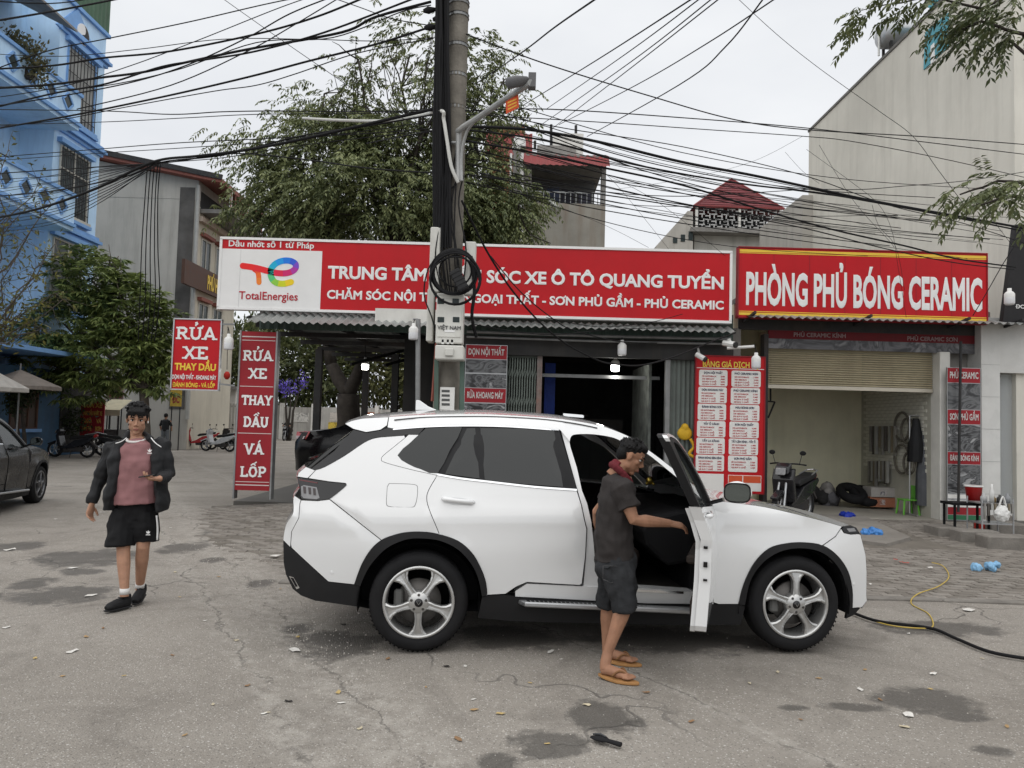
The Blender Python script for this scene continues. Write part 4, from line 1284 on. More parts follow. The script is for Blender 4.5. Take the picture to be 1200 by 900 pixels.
# ---------------- grey apartment house with red awning (behind the red sign)
YM = 30.0
mh = thing('apartment_house', 'weathered concrete house with red awning over an open loggia', 'house', (1.8, YM, 0))
mx0, mx1 = FX(609, YM), FX(705, YM)
fz = lambda py, px=655: at(px, py, YM).z
MB().box(mx0, mx1, YM, YM + 9, 0, fz(238)).build('wall', mat('rust_render', (.30, .285, .25), .92, var=.16, scale=.8, streak=.5, dirtcol=(.17, .10, .06), bump=.2, dirt=.2), mh)
MB().box(FX(594, YM), mx0 - .01, YM + .3, YM + 9, 0, fz(172)).build('wall', cement, mh)
MB().box(mx0 - .02, mx0 + .25, YM, YM + .3, fz(238), fz(185)).build('pillar', cement, mh)
MB().box(mx1 - .18, mx1, YM, YM + .3, fz(238), fz(180)).build('pillar', cement, mh)
MB().box(mx0 + .3, mx1 - .2, YM + 2.5, YM + 2.7, fz(238), fz(185)).build('loggia_wall', mat('loggia_grey', (.13, .13, .13), .9, var=.2, scale=1), mh)
MB().box(mx0, mx1, YM + .02, YM + 9, fz(187), fz(181)).build('roof_slab', cement, mh)
mb = MB()
corrugated(mb, Plane((0, YM + .1, fz(180)), (1, 0, 0), (0, -.65, -.75), (0, -.75, .65)), mx0 - .1, mx1 + .1, 0, .8, pitch=.25, amp=.02)
mb.build('awning', red_tin, mh)
lr = MB().box(mx0, mx1, YM - .02, YM + .02, fz(226), fz(224.5)).build('railing', grey_metal, mh)
for j in range(15):
 x = mx0 + .1 + j * (mx1 - mx0 - .2) / 14
 MB().box(x - .015, x + .015, YM - .015, YM + .015, fz(238), fz(226)).build('railing_bar', grey_metal, lr)
MB().tube([at(599, 180, YM - .1), at(598, 290, YM - .1)], .05, 6).build('drain_pipe', pvc, mh)
MB().tube([at(612, 180, YM - .1), at(611, 290, YM - .1)], .07, 6).build('drain_pipe', pvc, mh)
for j, (x, z, c_) in enumerate([(.9, .0, (.04, .05, .08)), (1.5, .0, (.03, .03, .04)), (2.2, .0, (.06, .06, .08))]):
 MB().box(mx0 + x, mx0 + x + .5, YM + .8, YM + 1.0, fz(238), fz(238) + .9 - .1 * j).build('stored_goods', mat('goods_%d' % j, c_, .8, var=.4, scale=4), mh)
mb = MB(); mb.smooth = True
mb.lathe([(.0, 0), (.1, 0), (.1, .5), (.06, .55), (0, .55)], at(655, 247, YM - .2), (-.5, 0, .6), 8)
mb.build('white_canister', pvc, mh)
# brick block and white far wall behind it
bb = thing('brick_house', 'orange brick block with tin lean-to rising behind the tree', 'house', (-.2, 36, 0))
q0, q1 = FX(566, 36), FX(606, 36)
brickm = mat('far_brick', (.33, .13, .075), .9, var=.25, scale=3, streak=.2)
MB().box(q0, q1, 36, 42, 0, at(590, 148, 36).z).build('wall', brickm, bb)
mb = MB()
corrugated(mb, Plane((0, 35.9, at(590, 157, 36).z), (1, 0, 0), (0, -.5, -.8), (0, -.8, .5)), q0 - .2, q1 + .4, 0, 1.6, pitch=.3, amp=.03)
mb.build('lean_to_roof', red_tin, bb)
MB().box(q0 - .05, q1 + .05, 35.95, 42.05, at(590, 148, 36).z, at(590, 145, 36).z).build('parapet_cap', cement, bb)
fw = thing('white_house', 'distant white wall with bare rebar posts above the red awning', 'house', (3.5, 45, 0))
MB().box(FX(641, 45), FX(677, 45), 45, 50, 0, at(660, 156, 45).z).build('wall', white_paint, fw)
MB().box(FX(622, 45), FX(668, 45), 44.6, 44.9, 0, at(640, 173, 45).z).build('low_wall', cement, fw)
for px, py in ((646, 146), (675, 147), (627, 165)):
 MB().tube([at(px, py, 45.2), at(px, 175, 45.2)], .09, 5).build('rebar_post', dark_metal, fw)
wt0 = thing('roof_water_drum', 'small white drum on the roof beside the red awning', 'water drum', at(608, 175, 33))
mb = MB(); mb.smooth = True
mb.lathe([(0, 0), (.28, 0), (.3, .1), (.3, .5), (.22, .62), (0, .65)], at(608, 178, 33), n=12)
mb.build('drum', pvc, wt0)
MB().box(at(604, 178, 33).x, at(612, 178, 33).x, 32.8, 33.3, at(608, 190, 33).z, at(608, 178, 33).z).build('stand', cement, wt0)
# ---------------- house with a red hipped roof
YR = 34.0
rh = thing('hipped_roof_house', 'white house with dark red hipped roof and latticed loggia', 'house', (9.6, YR, 0))
rx0, rx1 = FX(811, YR), FX(909, YR)
rz = lambda py, px=860: at(px, py, YR).z
MB().box(rx0, rx1 + .2, YR, YR + 7, 0, rz(276)).build('wall', mat('offwhite_wall', (.52, .51, .47), .85, var=.12, scale=.7, streak=.3), rh)
MB().box(rx0 - .3, rx1 + .5, YR - .7, YR + 7, rz(277), rz(272)).build('floor_slab', cement, rh)
ap = at(857, 211, YR)
ez = rz(246)
e = [(rx0 - .15, YR - .4, ez), (rx1 + .15, YR - .4, ez), (rx1 + .15, YR + 7, ez), (rx0 - .15, YR + 7, ez)]
roof = MB()
tp = at(857, 210, YR + 2.6)
rr = roof.add(e + [tp], [(0, 1, 4), (1, 2, 4), (2, 3, 4), (3, 0, 4), (3, 2, 1, 0)]).build('roof', mat('roof_maroon', (.17, .045, .05), .65, var=.15, scale=2, streak=.2), rh)
mb = MB()
for k in range(1, 14):      # tile courses
 f = k / 14
 a = Vector(e[0]).lerp(tp, f); b = Vector(e[1]).lerp(tp, f)
 MB().bar(a + Vector((.05, -.012, .01)), b + Vector((-.05, -.012, .01)), .03, .03).build('tile_course', MATS['roof_maroon'], rr)
for a, b in ((e[0], e[1]), (e[0], tp), (e[1], tp)):
 MB().bar(Vector(a), Vector(b), .09).build('ridge', red_tin, rr)
MB().box(rx0 + .1, rx1 - .1, YR + 1.2, YR + 1.3, rz(272), ez).build('loggia_wall', mat('loggia_dark', (.05, .055, .06), .8, var=.3), rh)
lat = MB().box(rx0 - .02, rx0 + .08, YR - .35, YR - .27, rz(272), ez).build('lattice_screen', grey_metal, rh)
lm_ = mat('lattice_grey', (.42, .42, .41), .6, var=.1)
lx0, lx1, lz0, lz1 = rx0 + .12, rx1 - .1, rz(271.5), ez - .04
nx_, nz_ = 13, 4
for i in range(nx_):
 for j in range(nz_):
  cx_, cz_ = lx0 + (lx1 - lx0) * (i + .5) / nx_, lz0 + (lz1 - lz0) * (j + .5) / nz_
  hw, hh_ = (lx1 - lx0) / nx_ / 2 * .96, (lz1 - lz0) / nz_ / 2 * .96
  mb = MB()
  if (i + j) % 2:
   mb.box(cx_ - hw, cx_ + hw * .4, YR - .34, YR - .29, cz_ - .025, cz_ + .025).box(cx_ + hw * .4, cx_ + hw * .4 + .05, YR - .34, YR - .29, cz_ - hh_, cz_ + hh_)
  else:
   mb.box(cx_ - .025, cx_ + .025, YR - .34, YR - .29, cz_ - hh_, cz_ + hh_ * .5).box(cx_ - hw, cx_ + hw, YR - .34, YR - .29, cz_ + hh_ * .5, cz_ + hh_ * .5 + .05)
  mb.build('lattice_piece', lm_, lat)
for x in (rx0 - .05, (rx0 + rx1) / 2, rx1 - .03):
 MB().box(x, x + .1, YR - .4, YR - .28, rz(272), ez).build('post', white_paint, rh)
# its lower wing stepping down to the left
mb = MB()
q = [at(768, 293, YR - .5), at(769, 288, YR - .5), at(806, 247, YR - .5), at(812, 248, YR - .5), at(812, 296, YR - .5)]
mb.prism([(u.x, u.z) for u in q][::-1], lambda u: (u[0], YR - .5, u[1]), lambda u: (u[0], YR + 5, u[1]))
mb.build('side_wing', plaster, rh)
for k in range(3):
 MB().box(FX(783 + k * 9, YR), FX(788 + k * 9, YR), YR - .53, YR - .5, rz(290 - k * 2), rz(284 - k * 4)).build('vent_window', glass_dk, rh)
# ---------------- tall building on the right: a blank rendered side wall
XW = 9.8
tb = thing('tall_building', 'tall building with a huge blank pale rendered side wall', 'building', (XW + 3, 20, 0))
YF = atx(948, 155, XW).y
ztop = atx(948, 155, XW).z
big = mat('pale_render', (.66, .64, .575), .95, var=.08, scale=.45, streak=.42, dirtcol=(.40, .385, .34), dirt=.5, bump=.5, bscale=2.2)
MB().box(XW, XW + 12, 14.9, YF, 0, ztop).build('wall', big, tb)
MB().box(XW - .03, XW + 12, 14.88, YF + .03, ztop, ztop + .08).build('coping', mat('coping_dark', (.16, .155, .145), .9, var=.3, scale=2), tb)
MB().box(XW - .35, XW + 10, YF - .4, YF + 4, 0, atx(938, 229, XW - .4).z).build('rear_wing', plaster, tb)
teal = mat('teal_sheet', (.10, .36, .44), .6, var=.12, scale=1.5, streak=.2)
wxp = lambda px, py: atx(px, py, XW)
pw = Plane((XW, 0, 0), (0, -1, 0), (0, 0, 1), (-1, 0, 0))
a, b = wxp(1084, 70), wxp(1113, 45)
mb = MB()
q = [wxp(1083, 82), wxp(1112, 55), wxp(1112, 15), wxp(1085, 38)]
mb.add([u + Vector((-.02, 0, 0)) for u in q] + [u + Vector((.05, 0, 0)) for u in q], [(0, 1, 2, 3), (0, 4, 5, 1), (1, 5, 6, 2), (2, 6, 7, 3), (3, 7, 4, 0)])
mb.build('teal_recess', teal, tb)
mb = MB()
q = [wxp(1092, 75), wxp(1097, 71), wxp(1096, 50), wxp(1092, 54)]
mb.add([u + Vector((-.03, 0, 0)) for u in q] + [u + Vector((.01, 0, 0)) for u in q], [(0, 1, 2, 3), (0, 4, 5, 1), (1, 5, 6, 2), (2, 6, 7, 3), (3, 7, 4, 0)])
mb.build('recess_window', sign_white, tb)
mb = MB()
corrugated(mb, Plane((XW - .05, 0, 0), (0, -1, 0), (0, 0, 1), (-1, 0, 0)), -wxp(1090, 20).y, -wxp(1160, 20).y, ztop + .1, ztop + 2.2, pitch=.22, amp=.03)
mb.build('roof_hut', teal, tb)
MB().box(XW - .02, XW + 3, wxp(1160, 20).y, wxp(1090, 20).y, ztop + .1, ztop + 2.1).build('roof_hut', teal, tb)
tk = thing('water_tank', 'horizontal steel water tank on the edge of the tall building roof', 'water tank', (XW + 1, wxp(1032, 70).y, ztop))
yk = wxp(1034, 62).y
steel = mat('tank_steel', (.42, .43, .44), .35, metal=.7, var=.1, scale=3)
mb = MB(); mb.smooth = True
mb.lathe([(0, 0), (.3, .03), (.37, .1), (.38, .6), (.38, 1.2), (.33, 1.3), (0, 1.33)], (XW - .1, yk, ztop + .72), (1, 0, 0), 18)
mb.build('tank', steel, tk)
for x in (XW + .1, XW + 1.1):
 for dy in (-.35, .35):
  MB().box(x, x + .06, yk + dy * .6 - .03, yk + dy * .6 + .03, ztop, ztop + .45).build('stand_leg', dark_metal, tk)
MB().tube([(XW - .12, yk - .05, ztop + .1), (XW - .12, yk - .05, ztop + .7)], .03, 6).build('outlet_pipe', pvc, tk)
ant = thing('antenna_pole', 'thin pale mast on the tall building roof', 'mast', wxp(1066, 30))
MB().tube([wxp(1066, 34) + Vector((.2, 0, -.4)), wxp(1065, 8) + Vector((.2, 0, 0))], .025, 6).build('mast', pvc, ant)
# ---------------- far end of the side street
ew = thing('street_wall', 'dirty white boundary wall with faded posters across the side street', 'wall', (-15, 62, 0))
wall_far = mat('far_white_wall', (.46, .45, .42), .9, var=.2, scale=.8, streak=.45, dirt=.3)
for i in range(9):
 x = -26 + i * 2.55
 MB().box(x, x + 2.25, 62, 62.2, 0, 2.6 + .05 * (i % 3)).build('wall_bay', wall_far, ew)
 MB().box(x - .3, x, 61.9, 62.3, 0, 2.9).build('wall_pier', white_paint, ew)
for i, (x, z, c_) in enumerate([(-17.6, 1.4, (.5, .49, .46)), (-14.7, .7, (.55, .4, .06)), (-14.6, 1.5, (.45, .42, .38)), (-12.2, .6, (.6, .45, .08)), (-11.9, 1.6, (.35, .14, .08)), (-9.6, .8, (.55, .42, .06)), (-9.0, 1.6, (.4, .4, .42))]):
 MB().box(x, x + 1.3, 61.96, 62, z, z + .75).build('faded_poster', photo_mat('far_poster_%d' % i, [tuple(q * .5 for q in c_), c_, tuple(min(.7, q * 1.3) for q in c_), c_], 3, i * 2.1), ew)
# pale house with grille fence behind the parked bikes
ph = thing('pale_house', 'pale low house with metal fence behind the parked motorbikes', 'house', (-18, 48, 0))
MB().box(-25, -17.6, 49, 54, 0, 3.4).build('wall', white_paint, ph)
window(ph, front(48.99), -22, -20, 1.3, 2.7, frame_w, glass_dk, nv=2, sill=True)
MB().box(-25, -17.4, 48.4, 49.3, 3.4, 3.6).build('eave', cement, ph)
fe = thing('metal_fence', 'pale vertical-slat metal fence at the side street corner', 'fence', (-19, 47.4, 0))
for i in range(22):
 x = -21 + i * .19
 MB().box(x, x + .13, 47.4, 47.43, .3, 2.5).build('slat', mat('fence_pale', (.42, .41, .37), .7, var=.15), fe)
for z in (.5, 2.3):
 MB().box(-21.05, -16.8, 47.43, 47.48, z, z + .07).build('fence_rail', grey_metal, fe)
tag(MB().box(-23, -17, 46.3, 47.2, 0, .18).build('red_step', mat('red_tile', (.25, .075, .06), .6, var=.2, scale=3)), 'low red tiled step in front of the pale house', 'step')
# ================================================================== trees
def leaf_mat(name, a, b, rough=.55):
 """leaf colour drifts between a and b from clump to clump and from leaf to leaf"""
 m = bpy.data.materials.new(name)
 m.use_nodes = True
 nt = m.node_tree
 L = nt.links.new
 p = nt.nodes['Principled BSDF']
 p.inputs['Roughness'].default_value = rough
 p.inputs['Specular IOR Level'].default_value = .35
 p.inputs['Transmission Weight'].default_value = 0
 g = nd(nt, 'ShaderNodeNewGeometry')
 co = nd(nt, 'ShaderNodeTexCoord').outputs['Object']
 n = nd(nt, 'ShaderNodeTexNoise')
 n.inputs['Scale'].default_value = .8
 n.inputs['Detail'].default_value = 2
 L(co, n.inputs['Vector'])
 ad = nd(nt, 'ShaderNodeMath', operation='MULTIPLY_ADD')
 L(g.outputs['Random Per Island'], ad.inputs[0])
 ad.inputs[1].default_value = .55
 L(n.outputs['Fac'], ad.inputs[2])
 r = nd(nt, 'ShaderNodeMapRange')
 r.inputs[1].default_value, r.inputs[2].default_value = .45, 1.1
 L(ad.outputs[0], r.inputs[0])
 mi = nd(nt, 'ShaderNodeMix', data_type='RGBA')
 L(r.outputs[0], mi.inputs[0])
 mi.inputs[6].default_value = (*a, 1)
 mi.inputs[7].default_value = (*b, 1)
 L(mi.outputs[2], p.inputs['Base Color'])
 tr = nd(nt, 'ShaderNodeBsdfTranslucent')
 L(mi.outputs[2], tr.inputs['Color'])
 ms_ = nd(nt, 'ShaderNodeMixShader')
 ms_.inputs[0].default_value = .22
 L(p.outputs[0], ms_.inputs[1]); L(tr.outputs[0], ms_.inputs[2])
 L(ms_.outputs[0], nt.nodes['Material Output'].inputs['Surface'])
 return m
def leaf_quads(base, dirn, length, width, nrm, fold=.15):
 """arrays of narrow leaves (a folded diamond: 4 triangles of two halves) -> verts, faces"""
 n = len(base)
 d = dirn / np.linalg.norm(dirn, axis=1, keepdims=True)
 s = np.cross(d, nrm)
 s /= np.maximum(np.linalg.norm(s, axis=1, keepdims=True), 1e-6)
 u = np.cross(s, d)
 L_, W_ = length[:, None], width[:, None]
 mid = base + d * L_ * .45
 v = np.stack([base, mid + s * W_ * .5 + u * W_ * fold, base + d * L_ - u * L_ * .08, mid - s * W_ * .5 + u * W_ * fold], 1).reshape(-1, 3)
 i = np.arange(n) * 4
 f = np.stack([i, i + 1, i + 2, i + 3], 1)
 return v, f
def leaves_object(name, V, F, m, parent, kind=None):
 me = bpy.data.meshes.new(name)
 inv = np.array(WM[parent.name].inverted())
 V = V @ inv[:3, :3].T + inv[:3, 3]
 me.vertices.add(len(V))
 me.vertices.foreach_set('co', V.astype(np.float32).ravel())
 me.loops.add(F.size)
 me.loops.foreach_set('vertex_index', F.astype(np.int32).ravel())
 me.polygons.add(len(F))
 me.polygons.foreach_set('loop_start', np.arange(0, F.size, F.shape[1], dtype=np.int32))
 me.materials.append(m)
 me.update(calc_edges=True)
 o = bpy.data.objects.new(name, me)
 COL.objects.link(o)
 o.parent = parent
 WM[o.name] = WM[parent.name]
 return o
def fronds(P, D, nleaf, flen, llen, lw, droop=.5, rg=NR):
 """feathery leaves: P start points, D directions; each frond a rachis with paired leaflets"""
 n = len(P)
 D = D / np.linalg.norm(D, axis=1, keepdims=True)
 B, DI, LE, WI, NN = [], [], [], [], []
 fl = flen * rg.uniform(.65, 1.25, n)
 side = np.cross(D, np.array([0, 0, 1.0]))
 side /= np.maximum(np.linalg.norm(side, axis=1, keepdims=True), 1e-5)
 for k in range(nleaf):
  t = (k // 2 + 1) / (nleaf / 2)
  sg = 1 if k % 2 else -1
  pos = P + D * (fl * t)[:, None] + np.array([0, 0, -1.0]) * (fl * droop * t * t)[:, None]
  dd = D * .55 + side * sg * (1 - .4 * t) + np.array([0, 0, -.35 - droop * t]) + rg.normal(0, .18, (n, 3))
  B.append(pos); DI.append(dd)
  LE.append(llen * rg.uniform(.7, 1.2, n)); WI.append(lw * rg.uniform(.8, 1.2, n))
  NN.append(np.array([0, 0, 1.0]) + rg.normal(0, .35, (n, 3)))
 return leaf_quads(np.concatenate(B), np.concatenate(DI), np.concatenate(LE), np.concatenate(WI), np.concatenate(NN))
def lobe_points(lobes, n, Y, thick, rg=NR, shell=.55):
 """points in flattened pixel-sized lobes around depth Y; denser towards each lobe's surface"""
 w_ = np.array([l[2] * l[3] * (l[4] if len(l) > 4 else 1) for l in lobes], float)
 w_ /= w_.sum()
 P, C = [], []
 for l, k in zip(lobes, (w_ * n).astype(int)):
  c = at(l[0], l[1], Y)
  rx, rz_ = l[2] * Y / FPX, l[3] * Y / FPX
  v = rg.normal(0, 1, (k, 3))
  v /= np.linalg.norm(v, axis=1, keepdims=True)
  r = rg.uniform(shell ** 3, 1, k) ** (1 / 3)
  # uneven outline
  r *= 1 + .22 * np.sin(v[:, 0] * 5 + l[0]) * np.sin(v[:, 2] * 6 + l[1]) + rg.normal(0, .06, k)
  q = v * r[:, None] * np.array([rx, thick * rx, rz_]) + np.array(c)
  P.append(q); C.append(np.repeat(np.array(c)[None], k, 0))
 return np.concatenate(P), np.concatenate(C)
def limb(mb, a, b, r0, r1, wob=.12, n=7):
 a, b = Vector(a), Vector(b)
 L_ = (b - a).length
 pts = [a.lerp(b, i / (n - 1)) + Vector((rnd.gauss(0, wob), rnd.gauss(0, wob), rnd.gauss(0, wob * .6))) * (L_ * .25 * math.sin(PI * i / (n - 1))) for i in range(n)]
 mb.tube(pts, [r0 + (r1 - r0) * i / (n - 1) for i in range(n)], 7)
 return pts
bark = mat('bark', (.10, .085, .07), .95, var=.3, scale=6, bump=.7, bscale=18)
bark_dk = mat('bark_dark', (.05, .043, .037), .95, var=.3, scale=6, bump=.7, bscale=18)
# ---------------- big feathery tree rising behind the workshop
YT = 24.5
bt = thing('feathery_tree', 'large feathery-leaved tree rising behind the long red sign', 'tree', gnd(408, 560) * 0 + Vector((at(408, 470, YT).x, YT, 0)))
LOB = [(455, 250, 130, 45, 1.4), (365, 245, 75, 42, 1.2), (320, 215, 52, 32, .8), (395, 185, 75, 42, .8), (470, 180, 80, 50, .8), (345, 165, 52, 22, .6), (430, 125, 70, 35, .45), (380, 110, 45, 20, .25), (500, 105, 50, 45, .45),
       (480, 65, 50, 35, .2), (545, 110, 36, 60, .3), (560, 180, 42, 55, .7), (575, 240, 48, 45, 1.5), (540, 265, 60, 30, 1.2), (605, 265, 26, 26, .7), (590, 95, 45, 30, .25), (530, 40, 40, 28, .2), (420, 70, 40, 25, .18), (300, 250, 40, 18, .5), (600, 150, 28, 20, .3)]
mb = MB(); mb.smooth = True
trunk_top = at(415, 345, YT)
tb0 = Vector((at(408, 470, YT).x, YT, 0))
fork = at(408, 462, YT)
fork.y = YT
limb(mb, tb0, fork, .42, .36, .05)
l1 = limb(mb, fork, at(388, 428, YT + .3), .26, .2, .05)
l1b = limb(mb, l1[-1], at(378, 300, YT), .2, .13)
l2 = limb(mb, fork, at(425, 425, YT - .3), .24, .18, .05)
l2b = limb(mb, l2[-1], at(455, 290, YT), .18, .13)
ends = []
for l in LOB:
 src = min((l1b[3], l1b[-1], l2b[3], l2b[-1]), key=lambda q: (q - at(l[0], l[1], YT)).length)
 c = at(l[0], l[1], YT)
 pts = limb(mb, src, c, .09, .03, .18)
 for k in range(9):
  e_ = c + Vector((rnd.uniform(-1, 1) * l[2], 0, rnd.uniform(-1, 1) * l[3])) * (YT / FPX * .85) + Vector((0, rnd.uniform(-1, 1) * l[2] * YT / FPX * .7, 0))
  limb(mb, pts[rnd.randint(3, 6)], e_, .028, .008, .15, 5)
mb.build('trunk', bark_dk, bt)
P, C = lobe_points(LOB, 215, YT, .75, shell=.35)
P = np.repeat(P, 31, 0); C = np.repeat(C, 31, 0)
P = P + NR.normal(0, 1, P.shape) * np.array([.46, .46, .24])
D = (P - C) * np.array([1, 1, .5]) + NR.normal(0, .8, P.shape) + np.array([0, 0, .1])
V, F = fronds(P, D, 14, .62, .18, .062, .55)
leaves_object('crown', V, F, leaf_mat('feathery_leaf', (.075, .10, .045), (.25, .275, .12)), bt)
# ---------------- mango tree at the junction
YMG = 29.0
mt = thing('mango_tree', 'dense mango tree with drooping leaf rosettes before the grey house', 'tree', (at(173, 500, YMG).x, YMG, 0))
LOBM = [(110, 330, 48, 42, 1.0), (150, 365, 50, 45, 1.2), (75, 380, 50, 40, 1.0), (130, 420, 65, 38, 1.2), (55, 425, 40, 32, 1.0), (180, 400, 32, 52, 1.1), (95, 450, 40, 26, .7), (185, 450, 18, 22, .4), (128, 300, 22, 18, .3), (30, 440, 20, 22, .3)]
mb = MB(); mb.smooth = True
b0 = Vector((at(173, 500, YMG).x, YMG, 0))
f0 = at(168, 452, YMG)
limb(mb, b0, f0, .2, .16, .06)
for l in LOBM:
 pts = limb(mb, f0, at(l[0], l[1], YMG), .11, .03, .15)
 for k in range(5):
  limb(mb, pts[rnd.randint(3, 6)], at(l[0] + rnd.uniform(-.8, .8) * l[2], l[1] + rnd.uniform(-.8, .8) * l[3], YMG + rnd.uniform(-1, 1)), .025, .01, .12, 5)
mb.build('trunk', bark, mt)
P, C = lobe_points(LOBM, 1350, YMG, .7, shell=.6)
B, DI, LE, WI, NN = [], [], [], [], []
ctr = (P - C)
ctr /= np.maximum(np.linalg.norm(ctr, axis=1, keepdims=True), 1e-5)
for k in range(13):
 a = 2 * PI * k / 13 + NR.uniform(0, 1, len(P))
 ring = np.stack([np.cos(a), np.sin(a), np.zeros(len(P))], 1)
 B.append(P + ring * .03)
 DI.append(ring + ctr * .45 + np.array([0, 0, -.35]) + NR.normal(0, .22, P.shape))
 LE.append(NR.uniform(.26, .48, len(P))); WI.append(NR.uniform(.07, .10, len(P)))
 NN.append(np.array([0, 0, 1.0]) + NR.normal(0, .25, P.shape))
V, F = leaf_quads(np.concatenate(B), np.concatenate(DI), np.concatenate(LE), np.concatenate(WI), np.concatenate(NN), .2)
leaves_object('crown', V, F, leaf_mat('mango_leaf', (.075, .12, .04), (.34, .40, .14), .42), mt)
# ---------------- sparse twiggy tree in front of the blue house
YTW = 22.0
tw = thing('sparse_tree', 'sparse twiggy young tree with few yellowing leaves by the blue house', 'tree', (at(-30, 500, YTW).x, YTW, 0))
mb = MB(); mb.smooth = True
r0 = Vector((at(-30, 500, YTW).x, YTW, 0))
r1 = at(-35, 420, YTW)
limb(mb, r0, r1, .09, .07, .05)
tips = []
for (px, py) in [(10, 175), (45, 215), (60, 240), (25, 250), (55, 300), (40, 330), (65, 285), (20, 300), (60, 345), (30, 360), (75, 350), (5, 330), (50, 385), (15, 390)]:
 pts = limb(mb, r1 if py > 280 else at(-30, 340, YTW), at(px, py, YTW + rnd.uniform(-.8, .8)), .035, .009, .16, 8)
 for q in pts[3:]:
  for k in range(3):
   e_ = q + Vector((rnd.gauss(0, .35), rnd.gauss(0, .35), rnd.gauss(.05, .3)))
   limb(mb, q, e_, .009, .004, .1, 4)
   tips += [e_, q.lerp(e_, .6)]
mb.build('trunk', bark, tw)
P = np.array([tuple(q) for q in tips for k in range(2)]) + NR.normal(0, .1, (len(tips) * 2, 3))
V, F = leaf_quads(P, NR.normal(0, 1, P.shape) + np.array([0, 0, -.3]), NR.uniform(.10, .22, len(P)), NR.uniform(.05, .08, len(P)), NR.normal(0, 1, P.shape), .15)
leaves_object('crown', V, F, leaf_mat('yellowing_leaf', (.06, .075, .025), (.22, .20, .05)), tw)
# ---------------- roadside tree on the right whose branches hang into the picture
ot = thing('roadside_tree', 'roadside tree whose feathery branches hang into the top right corner', 'tree', (8.6, 6.8, 0))
mb = MB(); mb.smooth = True
limb(mb, (8.6, 6.8, 0), (8.5, 6.9, 4.2), .2, .16, .05)
hub = Vector((8.5, 6.9, 4.2))
YO = 7.2
BR = [((1195, -10), [(1150, 10), (1090, -5), (1010, 12)]), ((1200, 40), [(1150, 25), (1108, 42)]), ((1210, 70), [(1180, 45), (1172, 60)]), ((1205, 215), [(1170, 212), (1125, 228)]), ((1215, 235), [(1180, 230), (1150, 240)])]
st_, di_ = [], []
for (root, path) in BR:
 p0 = at(*root, YO)
 limb(mb, hub, p0, .06, .03, .08)
 pr = p0
 for k, q in enumerate(path):
  nx_ = at(*q, YO + rnd.uniform(-.25, .25))
  pts = limb(mb, pr, nx_, .018 - .004 * k, .012 - .004 * k, .06, 6)
  dense = 20 if root[1] < 100 else 15
  for j in range(dense):
   t_ = rnd.random()
   st_.append(tuple(pr.lerp(nx_, t_) + Vector((rnd.gauss(0, .05), rnd.gauss(0, .2), rnd.gauss(0, .06)))))
   d_ = (nx_ - pr).normalized() + Vector((rnd.gauss(0, .6), rnd.gauss(0, .7), rnd.gauss(-.25, .35)))
   di_.append(tuple(d_))
  pr = nx_
# the rest of its crown, outside the frame
for k in range(160):
 st_.append((8.6 + rnd.gauss(0.6, 1.0), 6.6 + rnd.gauss(-.6, 1.4), 5.8 + rnd.gauss(0, 1.1)))
 di_.append((rnd.gauss(0, 1), rnd.gauss(0, 1), rnd.gauss(-.1, .4)))
st_, di_ = np.array(st_), np.array(di_)
keep = []
for q in st_:
 u = proj(q)
 keep.append(not (u[0] < 1225 and 48 < u[1] < 192) and not (u[0] < 1225 and u[1] > 238))
keep = np.array(keep)
mb.build('trunk', bark_dk, ot)
V, F = fronds(st_[keep], di_[keep], 18, .34, .085, .030, .35)
leaves_object('crown', V, F, leaf_mat('roadside_leaf', (.05, .072, .032), (.15, .17, .07)), ot)
# ---------------- far greenery: hedge at the street end, garden shrubs
def bush(name, label, Y, lobes, n, ma, size=.14, cat='bush', group=None, base=None):
 c = at(lobes[0][0], lobes[0][1], Y)
 t_ = thing(name, label, cat, (c.x, Y, c.z - .8 if base else 0), 0, group)
 mb_ = MB(); mb_.smooth = True
 for l in lobes:
  limb(mb_, (c.x + rnd.uniform(-.2, .2), Y, c.z - .8 if base else 0), at(l[0], l[1], Y), .02 + size * .4, .02, .1, 5)
 mb_.build('stem', bark_dk, t_)
 P_, C_ = lobe_points(lobes, n, Y, .6, shell=.3)
 D_ = (P_ - C_) + NR.normal(0, .6, P_.shape)
 V_, F_ = leaf_quads(np.repeat(P_, 3, 0) + NR.normal(0, size * .6, (len(P_) * 3, 3)), np.repeat(D_, 3, 0) + NR.normal(0, .8, (len(P_) * 3, 3)), NR.uniform(.6, 1.3, len(P_) * 3) * size, NR.uniform(.3, .5, len(P_) * 3) * size, NR.normal(0, 1, (len(P_) * 3, 3)))
 leaves_object('crown', V_, F_, ma, t_)
 return t_
gl = leaf_mat('garden_leaf', (.045, .062, .025), (.14, .155, .06))
bush('garden_tree', 'pale green garden tree behind the boundary wall, seen left in the carport', 66, [(350, 430, 60, 55), (310, 425, 40, 55), (390, 430, 45, 55)], 3600, gl, .5, 'tree', 'garden trees behind the wall')
bush('garden_tree', 'olive garden tree behind the boundary wall, seen through the carport middle', 67, [(440, 430, 50, 60), (500, 430, 60, 60)], 3200, leaf_mat('garden_leaf_b', (.05, .06, .022), (.16, .16, .06)), .5, 'tree', 'garden trees behind the wall')
bush('garden_tree', 'dark garden tree beyond the pale house, left of the standing sign', 60, [(270, 425, 50, 50), (230, 430, 40, 40)], 2600, gl, .45, 'tree', 'garden trees behind the wall')
fl = mat('purple_flower', (.14, .10, .48), .6, var=.3)
bush('flower_bush', 'bush with purple-blue flowers at the far end of the carport', 58, [(340, 456, 17, 8), (353, 447, 6, 8), (330, 452, 7, 6)], 55, fl, .28, 'bush')
dk_leaf = leaf_mat('pot_leaf', (.02, .032, .015), (.06, .08, .03))
